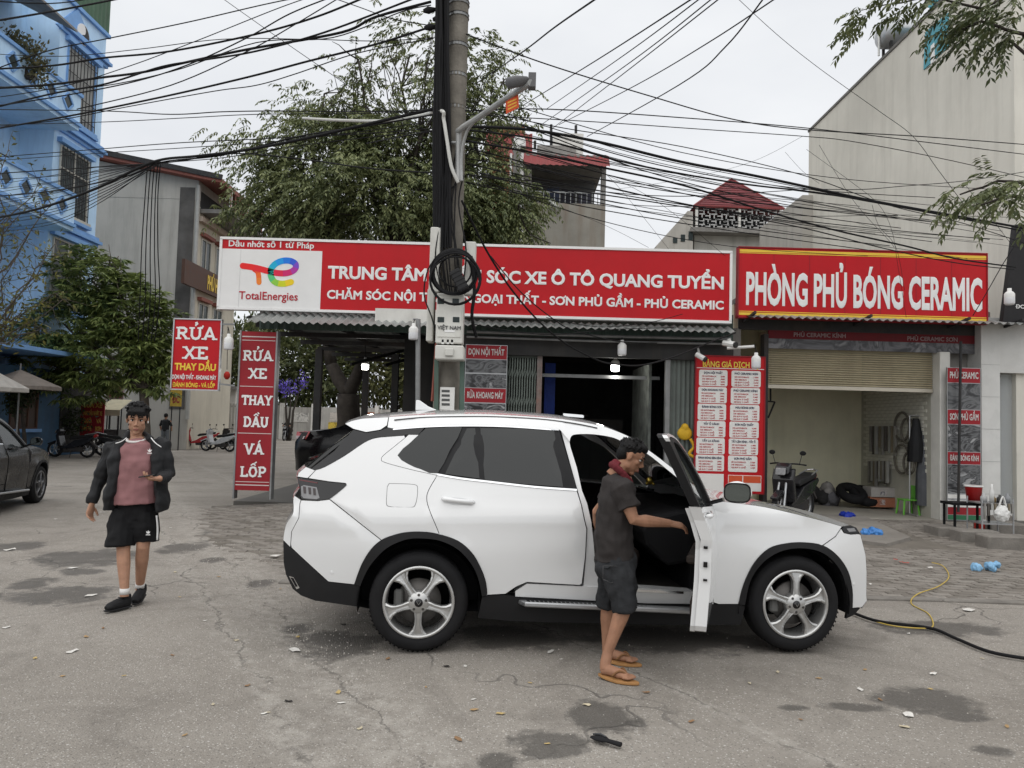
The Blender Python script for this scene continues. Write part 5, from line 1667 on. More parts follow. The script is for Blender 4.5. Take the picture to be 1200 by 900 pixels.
bush('shrub', 'rounded dark shrub between the umbrellas and the blue house', 26, [(28, 455, 15, 18), (18, 470, 10, 15)], 320, dk_leaf, .16, 'shrub', 'dark shrubs along the blue house')
bush('shrub', 'low dark hedge behind the parked scooter', 30.5, [(60, 500, 22, 14), (85, 495, 18, 16), (40, 500, 14, 14)], 420, dk_leaf, .16, 'shrub', 'dark shrubs along the blue house')
bush('balcony_plant', 'potted plants spilling over the top balcony of the blue house', 25.5, [(32, 65, 20, 22), (12, 50, 14, 18), (48, 85, 10, 14)], 330, leaf_mat('balcony_leaf', (.05, .06, .025), (.15, .13, .06)), .18, 'plant', base=1)
# ================================================================== utility pole
YP = 9.0
pc = at(530, 250, YP)
up_ = thing('utility_pole', 'concrete utility pole wrapped in black cables before the long sign', 'utility pole', (pc.x, YP, 0))
pconc = mat('pole_concrete', (.19, .175, .15), .95, var=.3, scale=5, streak=.35, bump=.35, dirt=.25)
mb = MB(); mb.smooth = True
mb.lathe([(.0, 0), (.168, 0), (.152, 2), (.132, 4.5), (.118, 6.5), (.10, 9), (0, 9)], (pc.x, YP, 0), n=20)
mb.build('shaft', pconc, up_)
for py in (5, 20, 55, 90, 128, 205, 255):
 z = at(530, py, YP).z
 MB().lathe([(.13, -.02), (.15 - .0045 * z, -.02), (.15 - .0045 * z, .02), (.13, .02)], (pc.x, YP, z), n=16).build('steel_band', grey_metal, up_)
# vertical cable bundles
for i in range(16):
 px = 512 + (i % 8) * 1.7 + rnd.uniform(-.6, .6)
 pts = []
 for k, py in enumerate((-40, 20, 70, 130, 190, 240, 290)):
  w_ = (k / 6)
  q = at(px + (8 * w_ * (i / 16)) + rnd.uniform(-1.2, 1.2) + (py + 40) * -.012, py, YP - .14 - .02 * (i % 4))
  pts.append(q)
 MB().tube(spline(pts, 4), rnd.choice((.012, .015, .02)), 5).build('riser_cable', cable_m, up_)
for i in range(9):
 pts = [at(518 + i * 3.2 + rnd.uniform(-2, 2), 170 + 12 * i % 60, YP - .17), at(516 + i * 2.6 + rnd.uniform(-5, 5), 240, YP - .2), at(514 + i * 3.6 + rnd.uniform(-4, 4), 300 + rnd.uniform(-10, 20), YP - .22), at(520 + i * 2.5, 345, YP - .2)]
 MB().tube(spline(pts, 5), .009, 5).build('drop_cable', cable_m, up_)
# street-lamp arm, lamp head, white conduit
gal = mat('galvanised', (.36, .365, .36), .5, metal=.4, var=.15, scale=5, dirt=.2)
MB().tube(spline([at(537, 212, YP - .2), at(537.5, 160, YP - .2), at(539, 152, YP - .25), at(560, 138, YP - .5), at(600, 111, YP - 1.1), at(622, 97, YP - 1.5)], 5), .034, 10).build('lamp_arm', gal, up_)
MB().tube(spline([at(541, 212, YP - .22), at(541, 180, YP - .22), at(547, 155, YP - .3), at(556, 142, YP - .45)], 5), .018, 8).build('arm_strut', gal, up_)
for py in (167, 200):
 MB().tube([at(524, py, YP - .16), at(541, py + .5, YP - .2)], .02, 6).build('arm_clamp', grey_metal, up_)
h0, h1 = at(594, 98, YP - 1.3), at(618, 93, YP - 1.5)
mb = MB(); mb.smooth = True
mb.tube([h0, h0.lerp(h1, .1), h0.lerp(h1, .6), h1], [.035, .06, .056, .03], 10, ell=.7)
hd = mb.build('lamp_head', mat('lamp_grey', (.12, .12, .125), .5, var=.15), up_)
MB().box(*sum([[min(a, b), max(a, b)] for a, b in zip(at(619, 101, YP - 1.50), at(628, 90, YP - 1.40))], [])).build('junction_box', MATS['lamp_grey'], hd)
MB().tube(spline([at(355, 138.5, 12.5), at(400, 141, 11.4), at(450, 141.5, 10.4), at(490, 136, 9.5), at(517, 130, YP - .2), at(520, 140, YP - .22), at(524, 165, YP - .24), at(529, 195, YP - .24), at(537, 214, YP - .22)], 5), .021, 8).build('conduit', mat('conduit_white', (.55, .55, .52), .5, var=.1, dirt=.3, dirtcol=(.3, .28, .25)), up_)
# meter cabinets
cab = mat('cabinet_white', (.60, .595, .555), .5, var=.1, scale=3, streak=.4, dirtcol=(.28, .25, .2), dirt=.2, bump=.05)
def cbox(x0, x1, y0, y1, d0, d1, name, m, parent=up_, bev=.012):
 a, b = at(x0, y1, YP - d1), at(x1, y0, YP - d1)
 a2 = at(x0, y1, YP - d0)
 return MB().box(a.x, b.x, YP - d1, YP - d0, a.z, b.z).build(name, m, parent, bevel=bev)
cbox(502, 516.5, 266, 342, .05, .22, 'tall_box', cab)
cbox(499, 509, 338, 400, .02, .24, 'side_box', cab)
cbox(543, 558, 283, 345, .05, .2, 'tall_box', cab)
mc = cbox(510, 543.5, 344, 402, .14, .40, 'meter_cabinet', cab)
cbox(512, 541.5, 348, 395, .395, .41, 'cabinet_door', mat('door_white', (.66, .655, .61), .5, var=.08, streak=.3, dirtcol=(.3, .27, .22)), mc)
for (x, y) in ((512.5, 371.5), (530.5, 371.5), (530, 350), (512.5, 350)):
 cbox(x, x + 8, y, y + 6, .405, .418, 'meter_window', glass_dk, mc, .003)
cbox(512.5, 541, 396.5, 405, .30, .33, 'open_bay', black_wall, mc, .003)
for x in (517, 523, 528):
 cbox(x, x + 3.5, 397.5, 403, .33, .40, 'breaker', pvc, mc, .004)
lb = cbox(509.5, 543.5, 405, 421, .14, .44, 'lower_box', cab)
cbox(521, 531.5, 408, 417, .44, .47, 'lid_latch', cab, lb, .01)
mb = MB()
text_px(mb, 'VIỆT NAM', YP - .41, 512.5, 540, 386, 381.5, .02, d=.006)
mb.build('lettering', mat('ink_grey', (.10, .10, .10), .6, var=.1), mc)
cbox(521, 533, 386.8, 389.2, .41, .416, 'label_plate', sign_white, mc, .001)
# black cable coil and splice closure hanging in front of the cabinets
coil = thing('cable_coil', 'big coil of black cable hanging on the pole front', 'cable coil', at(533, 347, YP - .5))
for k in range(9):
 c = at(532.5 + rnd.uniform(-1.2, 1.2), 319 + rnd.uniform(-1.5, 1.5) + (9 if k > 6 else 0), YP - .44 - .012 * k)
 rr_ = (26.5 + rnd.uniform(-2, 2) - (9 if k == 2 else 0) + (3 if k > 6 else 0)) * (YP - .5) / FPX
 pts = [c + Vector((math.cos(a * PI / 14) * rr_, .012 * math.sin(a * .6 + k), math.sin(a * PI / 14) * rr_ * (1.02 if k % 2 else .97))) for a in range(28)]
 mb = MB(); mb.smooth = True
 mb.tube(pts + [pts[0]], .011 + .004 * (k % 2), 6, caps=False)
 mb.build('loop', cable_m, coil)
sc_ = thing('splice_box', 'black ribbed splice box hung slantwise inside the cable coil', 'splice box', at(537, 341, YP - .55))
p0_, p1_ = at(532, 317, YP - .56), at(544, 340, YP - .58)
MB().bar(p0_, p1_, .12, .07, up=(0, 1, 0)).build('body', mat('closure_black', (.02, .02, .021), .5, var=.2), sc_, bevel=.01)
for k in range(5):
 q = p0_.lerp(p1_, .12 + k * .19)
 MB().bar(q, p0_.lerp(p1_, .16 + k * .19), .13, .085, up=(0, 1, 0)).build('rib', MATS['closure_black'], sc_)
# green steel angles and a stuck-on sheet on the lower pole
gst = mat('pole_green', (.09, .135, .11), .6, var=.25, scale=4, dirt=.4)
for px in (511.5, 541.5):
 a, b = at(px, 421, YP - .2), at(px - .5, 560, YP - .2)
 MB().bar(a, b, .045, .05).build('steel_angle', gst, up_)
cbox(515, 533, 454, 480, .19, .2, 'stuck_notice', card_m, up_, .001)
for k in range(4):
 cbox(517.5, 527, 457 + k * 5.2, 459.5 + k * 5.2, .2, .204, 'notice_print', mat('ink_grey', (.1, .1, .1)), up_, 0)
MB().tube([at(507, 470, YP - .12), at(512, 402, YP - .2)], .022, 6).build('earth_pipe', mat('rust_pipe', (.24, .08, .06), .7, var=.3), up_)
MB().tube(spline([at(558, 395, YP - .05), at(553, 370, YP - .2), at(556, 340, YP - .2), at(552, 300, YP - .25)], 5), .02, 6).build('flex_conduit', cable_m, up_)
MB().tube(spline([at(512, 395, YP - .3), at(506, 372, YP - .35), at(497, 345, YP - .3), at(502, 315, YP - .28), at(517, 296, YP - .25)], 5), .008, 6).build('loose_wire', cable_m, up_)
# insulators
for (px, py) in ((503, 32), (502, 12), (513, 22)):
 mb = MB(); mb.smooth = True
 mb.tube([at(px - 6, py + 1, YP - .1), at(px, py, YP - .1), at(px + 9, py - 1, YP - .1)], [.02, .045, .02], 8)
 mb.build('insulator', rubber, up_)
fb = thing('flag_banner', 'small orange-red flag with yellow print hung under the lamp arm', 'flag', at(600, 133, YP - 1.1))
A_, B_, C_, D_ = at(592.5, 117, YP - 1.0), at(607.5, 111, YP - 1.2), at(608, 126, YP - 1.2), at(593, 133.5, YP - 1.0)
mb = MB()
mb.add([A_, B_, C_, D_] + [q + Vector((0, .006, 0)) for q in (A_, B_, C_, D_)], [(0, 3, 2, 1), (4, 5, 6, 7), (0, 1, 5, 4), (1, 2, 6, 5), (2, 3, 7, 6), (3, 0, 4, 7)])
mb.build('cloth', mat('flag_red', (.62, .09, .03), .7, var=.1), fb)
for k in range(3):
 f0, f1 = .22 + k * .24, .34 + k * .24
 mb = MB()
 mb.add([q + Vector((0, -.004, 0)) for q in (A_.lerp(D_, f0).lerp(B_.lerp(C_, f0), .15), A_.lerp(D_, f0).lerp(B_.lerp(C_, f0), .85), A_.lerp(D_, f1).lerp(B_.lerp(C_, f1), .85), A_.lerp(D_, f1).lerp(B_.lerp(C_, f1), .15))], [(3, 2, 1, 0)])
 mb.build('print_band', mat('flag_print', (.75, .40, .06), .7, var=.3, scale=30), fb)
# ================================================================== overhead cables
def cable(pts, r, label, group, n=6):
 """pts: (px, py, depth) along the cable"""
 P = spline([at(*q) for q in pts], 7)
 mb_ = MB(); mb_.smooth = True
 mb_.tube(P, r, n)
 return tag(mb_.build('overhead_cable', cable_m), label, 'cable', group)
def run(pts, ya, yb, r, label, group):
 """depth runs from ya at the first point to yb at the last, by picture distance"""
 d = [0.0]
 for a, b in zip(pts, pts[1:]):
  d.append(d[-1] + math.hypot(b[0] - a[0], b[1] - a[1]))
 Q = [(p[0], p[1], 1 / (1 / ya + (1 / yb - 1 / ya) * q / d[-1])) for p, q in zip(pts, d)]
 def beyond(a, b):       # carry a cable that leaves the picture on past its edge
  l = math.hypot(a[0] - b[0], a[1] - b[1])
  return [(a[0] + (a[0] - b[0]) / l * e, a[1] + (a[1] - b[1]) / l * e, a[2]) for e in (60, 160, 330, 600)]
 if Q[0][0] < -10:
  Q = beyond(Q[0], Q[1])[::-1] + Q
 if Q[-1][0] > 1195 or Q[-1][1] < -2:
  Q += beyond(Q[-1], Q[-2])
 return cable(Q, r, label, group)
GL, GR, GT, GF = 'cables left of the pole', 'cables right of the pole', 'cables crossing the street overhead', 'thin wires fanning out at the left'
LEFT = [([(-40, 30), (40, 17), (90, 8), (150, -4), (220, -22)], .016, 7), ([(-30, 90), (55, 60), (122, 46), (220, 26), (320, 3), (400, -12)], .011, 9), ([(-30, 82), (60, 77), (120, 68), (200, 60), (300, 40), (370, 20), (430, -4)], .02, 10),
  ([(-30, 105), (60, 99), (110, 92), (165, 85), (205, 76), (250, 66), (300, 56), (400, 38), (440, 20), (505, 2)], .026, 11), ([(-30, 132), (60, 110), (125, 98), (190, 78), (240, 70), (300, 60), (380, 38), (470, 4), (500, -8)], .02, 11),
  ([(-30, 128), (75, 112), (160, 95), (225, 74), (290, 44), (340, 16), (400, -8)], .013, 10), ([(90, 128), (200, 100), (290, 60), (340, 32), (400, -4)], .011, 9), ([(-30, 155), (75, 137), (150, 122), (220, 107), (300, 88), (360, 72), (440, 52), (500, 33)], .022, 12),
  ([(-30, 150), (60, 142), (150, 125), (250, 107), (300, 100), (345, 87), (420, 62), (508, 45)], .011, 12), ([(-30, 128), (120, 130), (200, 134), (260, 131), (330, 130), (430, 131), (520, 128)], .013, 13), ([(-30, 147), (120, 143), (220, 138), (300, 134), (420, 133), (515, 130)], .010, 13),
  ([(-30, 260), (40, 246), (110, 222), (160, 198), (190, 187), (230, 183), (280, 177), (340, 166), (420, 148), (515, 126)], .034, 14), ([(-30, 186), (100, 176), (200, 168), (300, 163), (420, 157), (515, 150)], .012, 14), ([(-30, 190), (110, 180), (220, 173), (330, 165), (440, 152), (515, 140)], .010, 14),
  ([(-30, 205), (110, 196), (200, 190), (270, 180), (350, 186), (430, 197), (515, 203)], .016, 14), ([(-30, 212), (80, 205), (180, 192), (260, 185), (340, 172), (440, 160), (515, 152)], .010, 14), ([(-30, 62), (70, 66), (160, 58), (260, 46), (360, 46), (440, 48), (512, 44)], .009, 12),
  ([(-30, 100), (90, 104), (200, 84), (300, 50), (390, 44), (470, 14), (505, 6)], .011, 11), ([(-30, 118), (70, 102), (150, 78), (230, 48), (320, 12), (370, -6)], .009, 10), ([(-30, 0), (60, 4), (120, -4)], .011, 8), ([(255, -6), (320, 40), (400, 95), (440, 122), (515, 160)], .007, 10),
  ([(380, -6), (420, 8), (460, 22), (505, 30)], .010, 10), ([(-30, 232), (60, 224), (150, 206), (190, 190), (260, 182), (350, 160), (440, 146), (516, 133)], .018, 14), ([(430, 168), (470, 160), (515, 152)], .014, 11)]
ORD = 'zeroth first second third fourth fifth sixth seventh eighth ninth tenth eleventh twelfth thirteenth fourteenth fifteenth sixteenth seventeenth eighteenth nineteenth twentieth twenty-first twenty-second twenty-third twenty-fourth twenty-fifth'.split()
def y_at(pts, x):
 for a, b in zip(pts, pts[1:]):
  if a[0] <= x <= b[0]:
   return a[1] + (b[1] - a[1]) * (x - a[0]) / (b[0] - a[0])
def rank(L_, x, pts):
 ys_ = sorted(y_at(q[0], x) for q in L_ if y_at(q[0], x) is not None)
 return ys_.index(y_at(pts, x)) + 1 if y_at(pts, x) is not None else None
for pts, r, yl in LEFT:
 k = rank(LEFT, 0, pts)
 nm = 'thick black cable' if r > .018 else 'black cable'
 run(pts, yl, YP - .1, r * .62, nm + (' left of the pole, %s from the top at the picture edge' % ORD[k] if k else ' left of the pole that ends short of the picture edge'), GL)
for i in range(13):
 y0 = 205 + i * 4.6
 run([(-20, y0 + 14), (60, y0 + 2 + rnd.uniform(-3, 3)), (120, y0 - 10 - i * 1.2), (186, 190 + rnd.uniform(-2, 3))], 20, 13.2, .007, 'thin wire fanning out left from the cable knot beside the blue house', GF)
for i, px in enumerate((170, 174, 178, 182, 185)):
 run([(px + 3, 192), (px, 230), (px - 4 + i, 290), (px - 6 + 2 * i, 350), (px - 8 + i, 400)], 13.5, 15, .009, 'slack wire hanging down in front of the grey house', 'hanging wires by the grey house')
RIGHT = [([(546, 40), (640, 75), (760, 112), (860, 140), (945, 152), (1080, 160), (1210, 170)], .013, 13), ([(545, 130), (645, 128), (800, 138), (945, 150), (1080, 166), (1210, 182)], .012, 14), ([(546, 134), (700, 143), (830, 152), (945, 160), (1000, 166), (1100, 185), (1210, 210)], .010, 14),
         ([(546, 148), (620, 152), (700, 166), (800, 190), (880, 205), (960, 222), (1026, 236), (1120, 253), (1215, 270)], .03, 12), ([(546, 152), (640, 165), (740, 192), (860, 214), (960, 226), (1030, 238), (1120, 255), (1215, 274)], .02, 12),
         ([(546, 165), (620, 178), (700, 195), (800, 217), (900, 248), (980, 270), (1060, 288), (1120, 303), (1190, 313)], .022, 13), ([(546, 204), (650, 220), (760, 236), (860, 252), (945, 268), (1040, 292), (1120, 308), (1190, 316)], .014, 13),
         ([(546, 205), (640, 214), (720, 226), (800, 230), (880, 226), (950, 222), (1010, 222), (1060, 218), (1130, 212), (1210, 200)], .010, 13), ([(600, 222), (700, 260), (760, 290)], .006, 15), ([(560, 150), (640, 175), (760, 230), (850, 300)], .006, 14),
         ([(546, 126), (660, 150), (800, 172), (940, 205), (1040, 240), (1130, 262), (1215, 290)], .010, 12), ([(546, 190), (660, 222), (740, 240), (850, 243), (945, 253), (1060, 252), (1200, 255)], .008, 14), ([(546, 118), (640, 148), (760, 184), (900, 212), (1000, 232), (1026, 237)], .009, 12),
         ([(860, -6), (910, 40), (960, 80), (1030, 130), (1070, 160), (1100, 200), (1130, 240)], .008, 13), ([(960, 170), (1000, 235), (1040, 280), (1048, 290)], .006, 14.3), ([(1022, 240), (1030, 265), (1050, 290), (1060, 340)], .006, 14.3), ([(945, 175), (1000, 215), (1030, 240), (1045, 270), (1052, 310), (1062, 372)], .006, 14.2),
         ([(1188, 290), (1175, 310), (1155, 345), (1140, 370)], .013, 13.8), ([(1130, 215), (1165, 260), (1188, 290)], .006, 13.8), ([(1000, 260), (1060, 275), (1120, 280), (1195, 290)], .005, 13), ([(940, 160), (880, 190), (800, 210), (720, 222)], .005, 15), ([(920, 178), (940, 200), (960, 215)], .005, 15)]
for pts, r, ye in RIGHT:
 k = rank(RIGHT, 800, pts)
 nm = 'thick black cable' if r > .018 else 'black cable'
 run(pts, YP - .1 if pts[0][0] < 560 else ye, ye, r * .62, nm + (' right of the pole, %s from the top beside the hipped roof' % ORD[k] if k else ' hanging in front of the tall building wall or ceramic sign'), GR)
for i in range(22):
 a, b = rnd.uniform(120, 215), rnd.uniform(-8, 8)
 ex, ey = rnd.uniform(945, 1195), 0
 ey = 190 + (a - 120) * .9 + (ex - 945) * .22 + rnd.uniform(-25, 25)
 sag = rnd.uniform(2, 20)
 x0 = rnd.choice((546, 546, 546, 610))
 run([(x0, a), ((x0 * 2 + ex) / 3, a + (ey - a) * .36 + sag), ((x0 + ex * 2) / 3, a + (ey - a) * .68 + sag), (ex, ey)], YP, rnd.uniform(12, 15), rnd.choice((.0045, .0055, .007)), 'thin black wire strung from the pole towards the ceramic sign', 'thin wires right of the pole')
TOP = [([(556, 99), (608, 64), (650, 32), (702, -4)], .012), ([(612, 124), (700, 70), (818, -6)], .010), ([(640, 128), (735, 62), (826, -6)], .008), ([(636, 145), (740, 72), (840, -6)], .008), ([(648, 150), (744, 76), (846, -4)], .008), ([(655, 146), (745, 100), (830, 50), (915, -6)], .009), ([(688, 160), (795, 100), (850, 55), (898, -6)], .010),
       ([(700, 195), (730, 225), (790, 300)], .005)]
for i, (pts, r) in enumerate(TOP):
 run(pts, 13, 5.5 if i < 7 else 15, r * .62, 'black cable rising over the street towards the viewer', GT)
# slack cables drooping across the red sign
DR = [([(541, 235), (558, 270), (575, 302), (600, 340), (630, 375), (662, 402), (700, 422), (722, 427), (752, 428), (790, 418), (830, 402), (862, 390)], .016), ([(575, 300), (610, 342), (650, 375), (675, 388), (725, 400), (770, 402)], .012), ([(640, 372), (700, 383), (760, 378), (800, 368)], .008),
      ([(556, 380), (600, 388), (650, 392), (720, 386), (790, 384)], .010), ([(607, 240), (612, 258), (622, 275), (645, 285)], .012)]
for i, (pts, r) in enumerate(DR):
 run(pts, YP - .2 if i == 0 else 12.5, 14.2, r * .8, ['slack black cable drooping across the long red sign to the middle bay', 'second slack cable drooping below the long red sign', 'short slack wire along the lower edge of the long sign', 'wire sagging under the awning right of the pole', 'loose hooked cable above the long red sign'][i], 'slack cables at the sign')
# ================================================================== white SUV
def table(zs, ws, n=400, sm=11):
 z = np.linspace(zs[0], zs[-1], n)
 v = np.interp(z, zs, ws)
 k = np.ones(sm) / sm
 v = np.convolve(np.pad(v, (sm, sm), 'edge'), k, 'same')[sm:-sm]
 return z, v
class CarShape:
 """half width of the body at (s along the car from the rear axle, z height)"""
 def __init__(c, sec, rear, front, wb):
  c.tz, c.tw = table(*sec, sm=21)
  c.ts, c.tt = table([p[0] for p in rear + front], [p[1] for p in rear + front], sm=15)
  c.wb = wb
 def U(c, s, z):
  u = float(np.interp(z, c.tz, c.tw)) * float(np.interp(s, c.ts, c.tt))
  u += .022 * math.exp(-((z - (.985 + .02 * s)) / .045) ** 2) * (1 if z < 1.1 else .6)          # shoulder crease
  for x in (0.0, c.wb):                                                                        # fender swell
   u += .018 * math.exp(-((s - x) / .45) ** 2 - ((z - .72) / .16) ** 2)
  u -= .02 * math.exp(-((s - c.wb / 2) / .55) ** 2 - ((z - .62) / .12) ** 2)                   # hollow in the doors
  return u
TH = R(5.6)
CF, CN = Vector((math.cos(TH), math.sin(TH), 0)), Vector((-math.sin(TH), math.cos(TH), 0))
CO = Vector((-.645, 5.757, 0)) + CN * .955
WB = 2.91
SHAPE = CarShape(([.2, .35, .55, .75, .95, 1.04, 1.12, 1.3, 1.5, 1.62, 1.72, 1.80], [.90, .935, .962, .975, .965, .945, .925, .86, .775, .715, .64, .54]),
                 [(-1.2, .74), (-.98, .82), (-.75, .905), (-.5, .96), (-.2, .995), (.3, 1.0)], [(2.7, 1.0), (3.1, .985), (3.4, .95), (3.65, .88), (3.82, .79), (4.0, .66)], WB)
def px2car(px, py, off=0.0):
 d = ray(px, py)
 o = Vector((0, 0, CAM_H)) - CO
 os_, ou, oz = o.dot(CF), o.dot(CN), o.z
 ds, du, dz = d.dot(CF), d.dot(CN), d.z
 def g(u):
  t = (u - ou) / du
  s, z = os_ + ds * t, oz + dz * t
  return u + SHAPE.U(s, z) + off, s, z
 best, u, prev = None, -1.2, -1.2
 while u < -.3:                      # march along the sight line until it enters the body
  r = g(u)
  if best is None or abs(r[0]) < abs(best[0]):
   best = r
  if r[0] >= 0:
   lo, hi = prev, u
   for i in range(12):
    m_ = (lo + hi) / 2
    if g(m_)[0] >= 0:
     hi = m_
    else:
     lo = m_
   return g(hi)[1:]
  prev, u = u, u + .02
 return best[1:]
def inset(poly, g):
 n = len(poly)
 A = sum(poly[i][0] * poly[(i + 1) % n][1] - poly[(i + 1) % n][0] * poly[i][1] for i in range(n))
 sg = 1 if A > 0 else -1
 out = []
 for i in range(n):
  p, q, r = Vector(poly[i - 1]), Vector(poly[i]), Vector(poly[(i + 1) % n])
  a, b = (q - p), (r - q)
  if a.length < 1e-6 or b.length < 1e-6:
   out.append(tuple(q)); continue
  a.normalize(); b.normalize()
  nn = Vector((-a.y, a.x)) + Vector((-b.y, b.x))
  if nn.length < .3:
   out.append(tuple(q)); continue
  nn = nn / max(.35, nn.length_squared / 2)
  out.append(tuple(q + nn * (g * sg)))
 return out if sg > 0 else out[::-1]
def skin_sz(poly, fn, grid=.07, flange=.03, far=False, mi=0, mb=None):
 """triangulated panel from a polygon in (s, z); fn(s, z) gives the half width"""
 mb = mb or MB()
 mb.mi = mi
 n = len(poly)
 xs_, zs_ = [p[0] for p in poly], [p[1] for p in poly]
 pts = [Vector(p) for p in poly]
 E_ = [(Vector(poly[i]), Vector(poly[(i + 1) % n])) for i in range(n)]
 def inside(x, z):
  c = False
  for (a, b) in E_:
   if (a.y > z) != (b.y > z) and x < (b.x - a.x) * (z - a.y) / (b.y - a.y) + a.x:
    c = not c
  return c
 def dist(x, z):
  q = Vector((x, z)); m_ = 9
  for a, b in E_:
   ab = b - a
   t = max(0, min(1, (q - a).dot(ab) / max(ab.length_squared, 1e-12)))
   m_ = min(m_, (a + ab * t - q).length)
  return m_
 x = min(xs_) + grid * .5
 while x < max(xs_):
  z = min(zs_) + grid * .5
  while z < max(zs_):
   if inside(x, z) and dist(x, z) > grid * .42:
    pts.append(Vector((x, z)))
   z += grid
  x += grid
 r = delaunay_2d_cdt(pts, [], [list(range(n))], 1, 1e-5)
 V2, F2 = r[0], r[2]
 sg = 1 if far else -1
 vs = [(p.x, sg * fn(p.x, p.y), p.y) for p in V2]
 cnt = {}
 fs = []
 for f in F2:
  f = list(f)
  A = sum(V2[f[i]].x * V2[f[(i + 1) % len(f)]].y - V2[f[(i + 1) % len(f)]].x * V2[f[i]].y for i in range(len(f)))
  if (A > 0) == far:
   f = f[::-1]
  fs.append(tuple(f))
  for i in range(len(f)):
   e = (f[i], f[(i + 1) % len(f)])
   cnt[e] = cnt.get(e, 0) + 1
 mb.smooth = True
 mb.add(vs, fs)
 if flange:
  mb.smooth = False
  for (a, b) in cnt:
   if (b, a) not in cnt:
    p, q = vs[a], vs[b]
    mb.add([p, q, (q[0], q[1] - sg * flange, q[2]), (p[0], p[1] - sg * flange, p[2])], [(1, 0, 3, 2)])
 return mb
def cpoly(px, off=0.0):
 return [px2car(*p, off) for p in px]
def arc(pts, n=4):
 return [(p.x, p.y) for p in spline([(a, b, 0) for a, b in pts], n)]
white_car = mat('pearl_white_paint', (.72, .727, .727), .2, var=.015, scale=1.2, coat=1.0, spec=.5, rvar=.03, dirt=.06, dirtcol=(.55, .53, .5))
blk_clad = mat('black_cladding', (.013, .013, .014), .6, var=.15, scale=10, dirt=.15, dirtcol=(.03, .028, .026), spec=.25)
gloss_blk = mat('gloss_black', (.008, .008, .009), .08, var=.05, coat=.5)
tint = mat('tinted_glass', (.010, .012, .012), .03, var=0, spec=.5)
chrome = mat('chrome', (.72, .73, .74), .14, metal=1.0, var=.03)
alloy = mat('alloy_silver', (.52, .52, .51), .32, metal=.75, var=.08, scale=8, dirt=.15, dirtcol=(.3, .29, .27))
rot_m = mat('brake_steel', (.10, .095, .09), .45, metal=.7, var=.25, scale=9)
int_blk = mat('cabin_black', (.010, .010, .011), .7, var=.2, scale=8, spec=.15)
int_brn = mat('cabin_brown', (.026, .02, .017), .6, var=.15, scale=8, spec=.2)
lens_red = mat('lens_dark_red', (.10, .012, .014), .1, var=.1, coat=.5)
lens_clr = mat('lens_clear', (.22, .22, .225), .12, var=.2, scale=20, coat=.5)
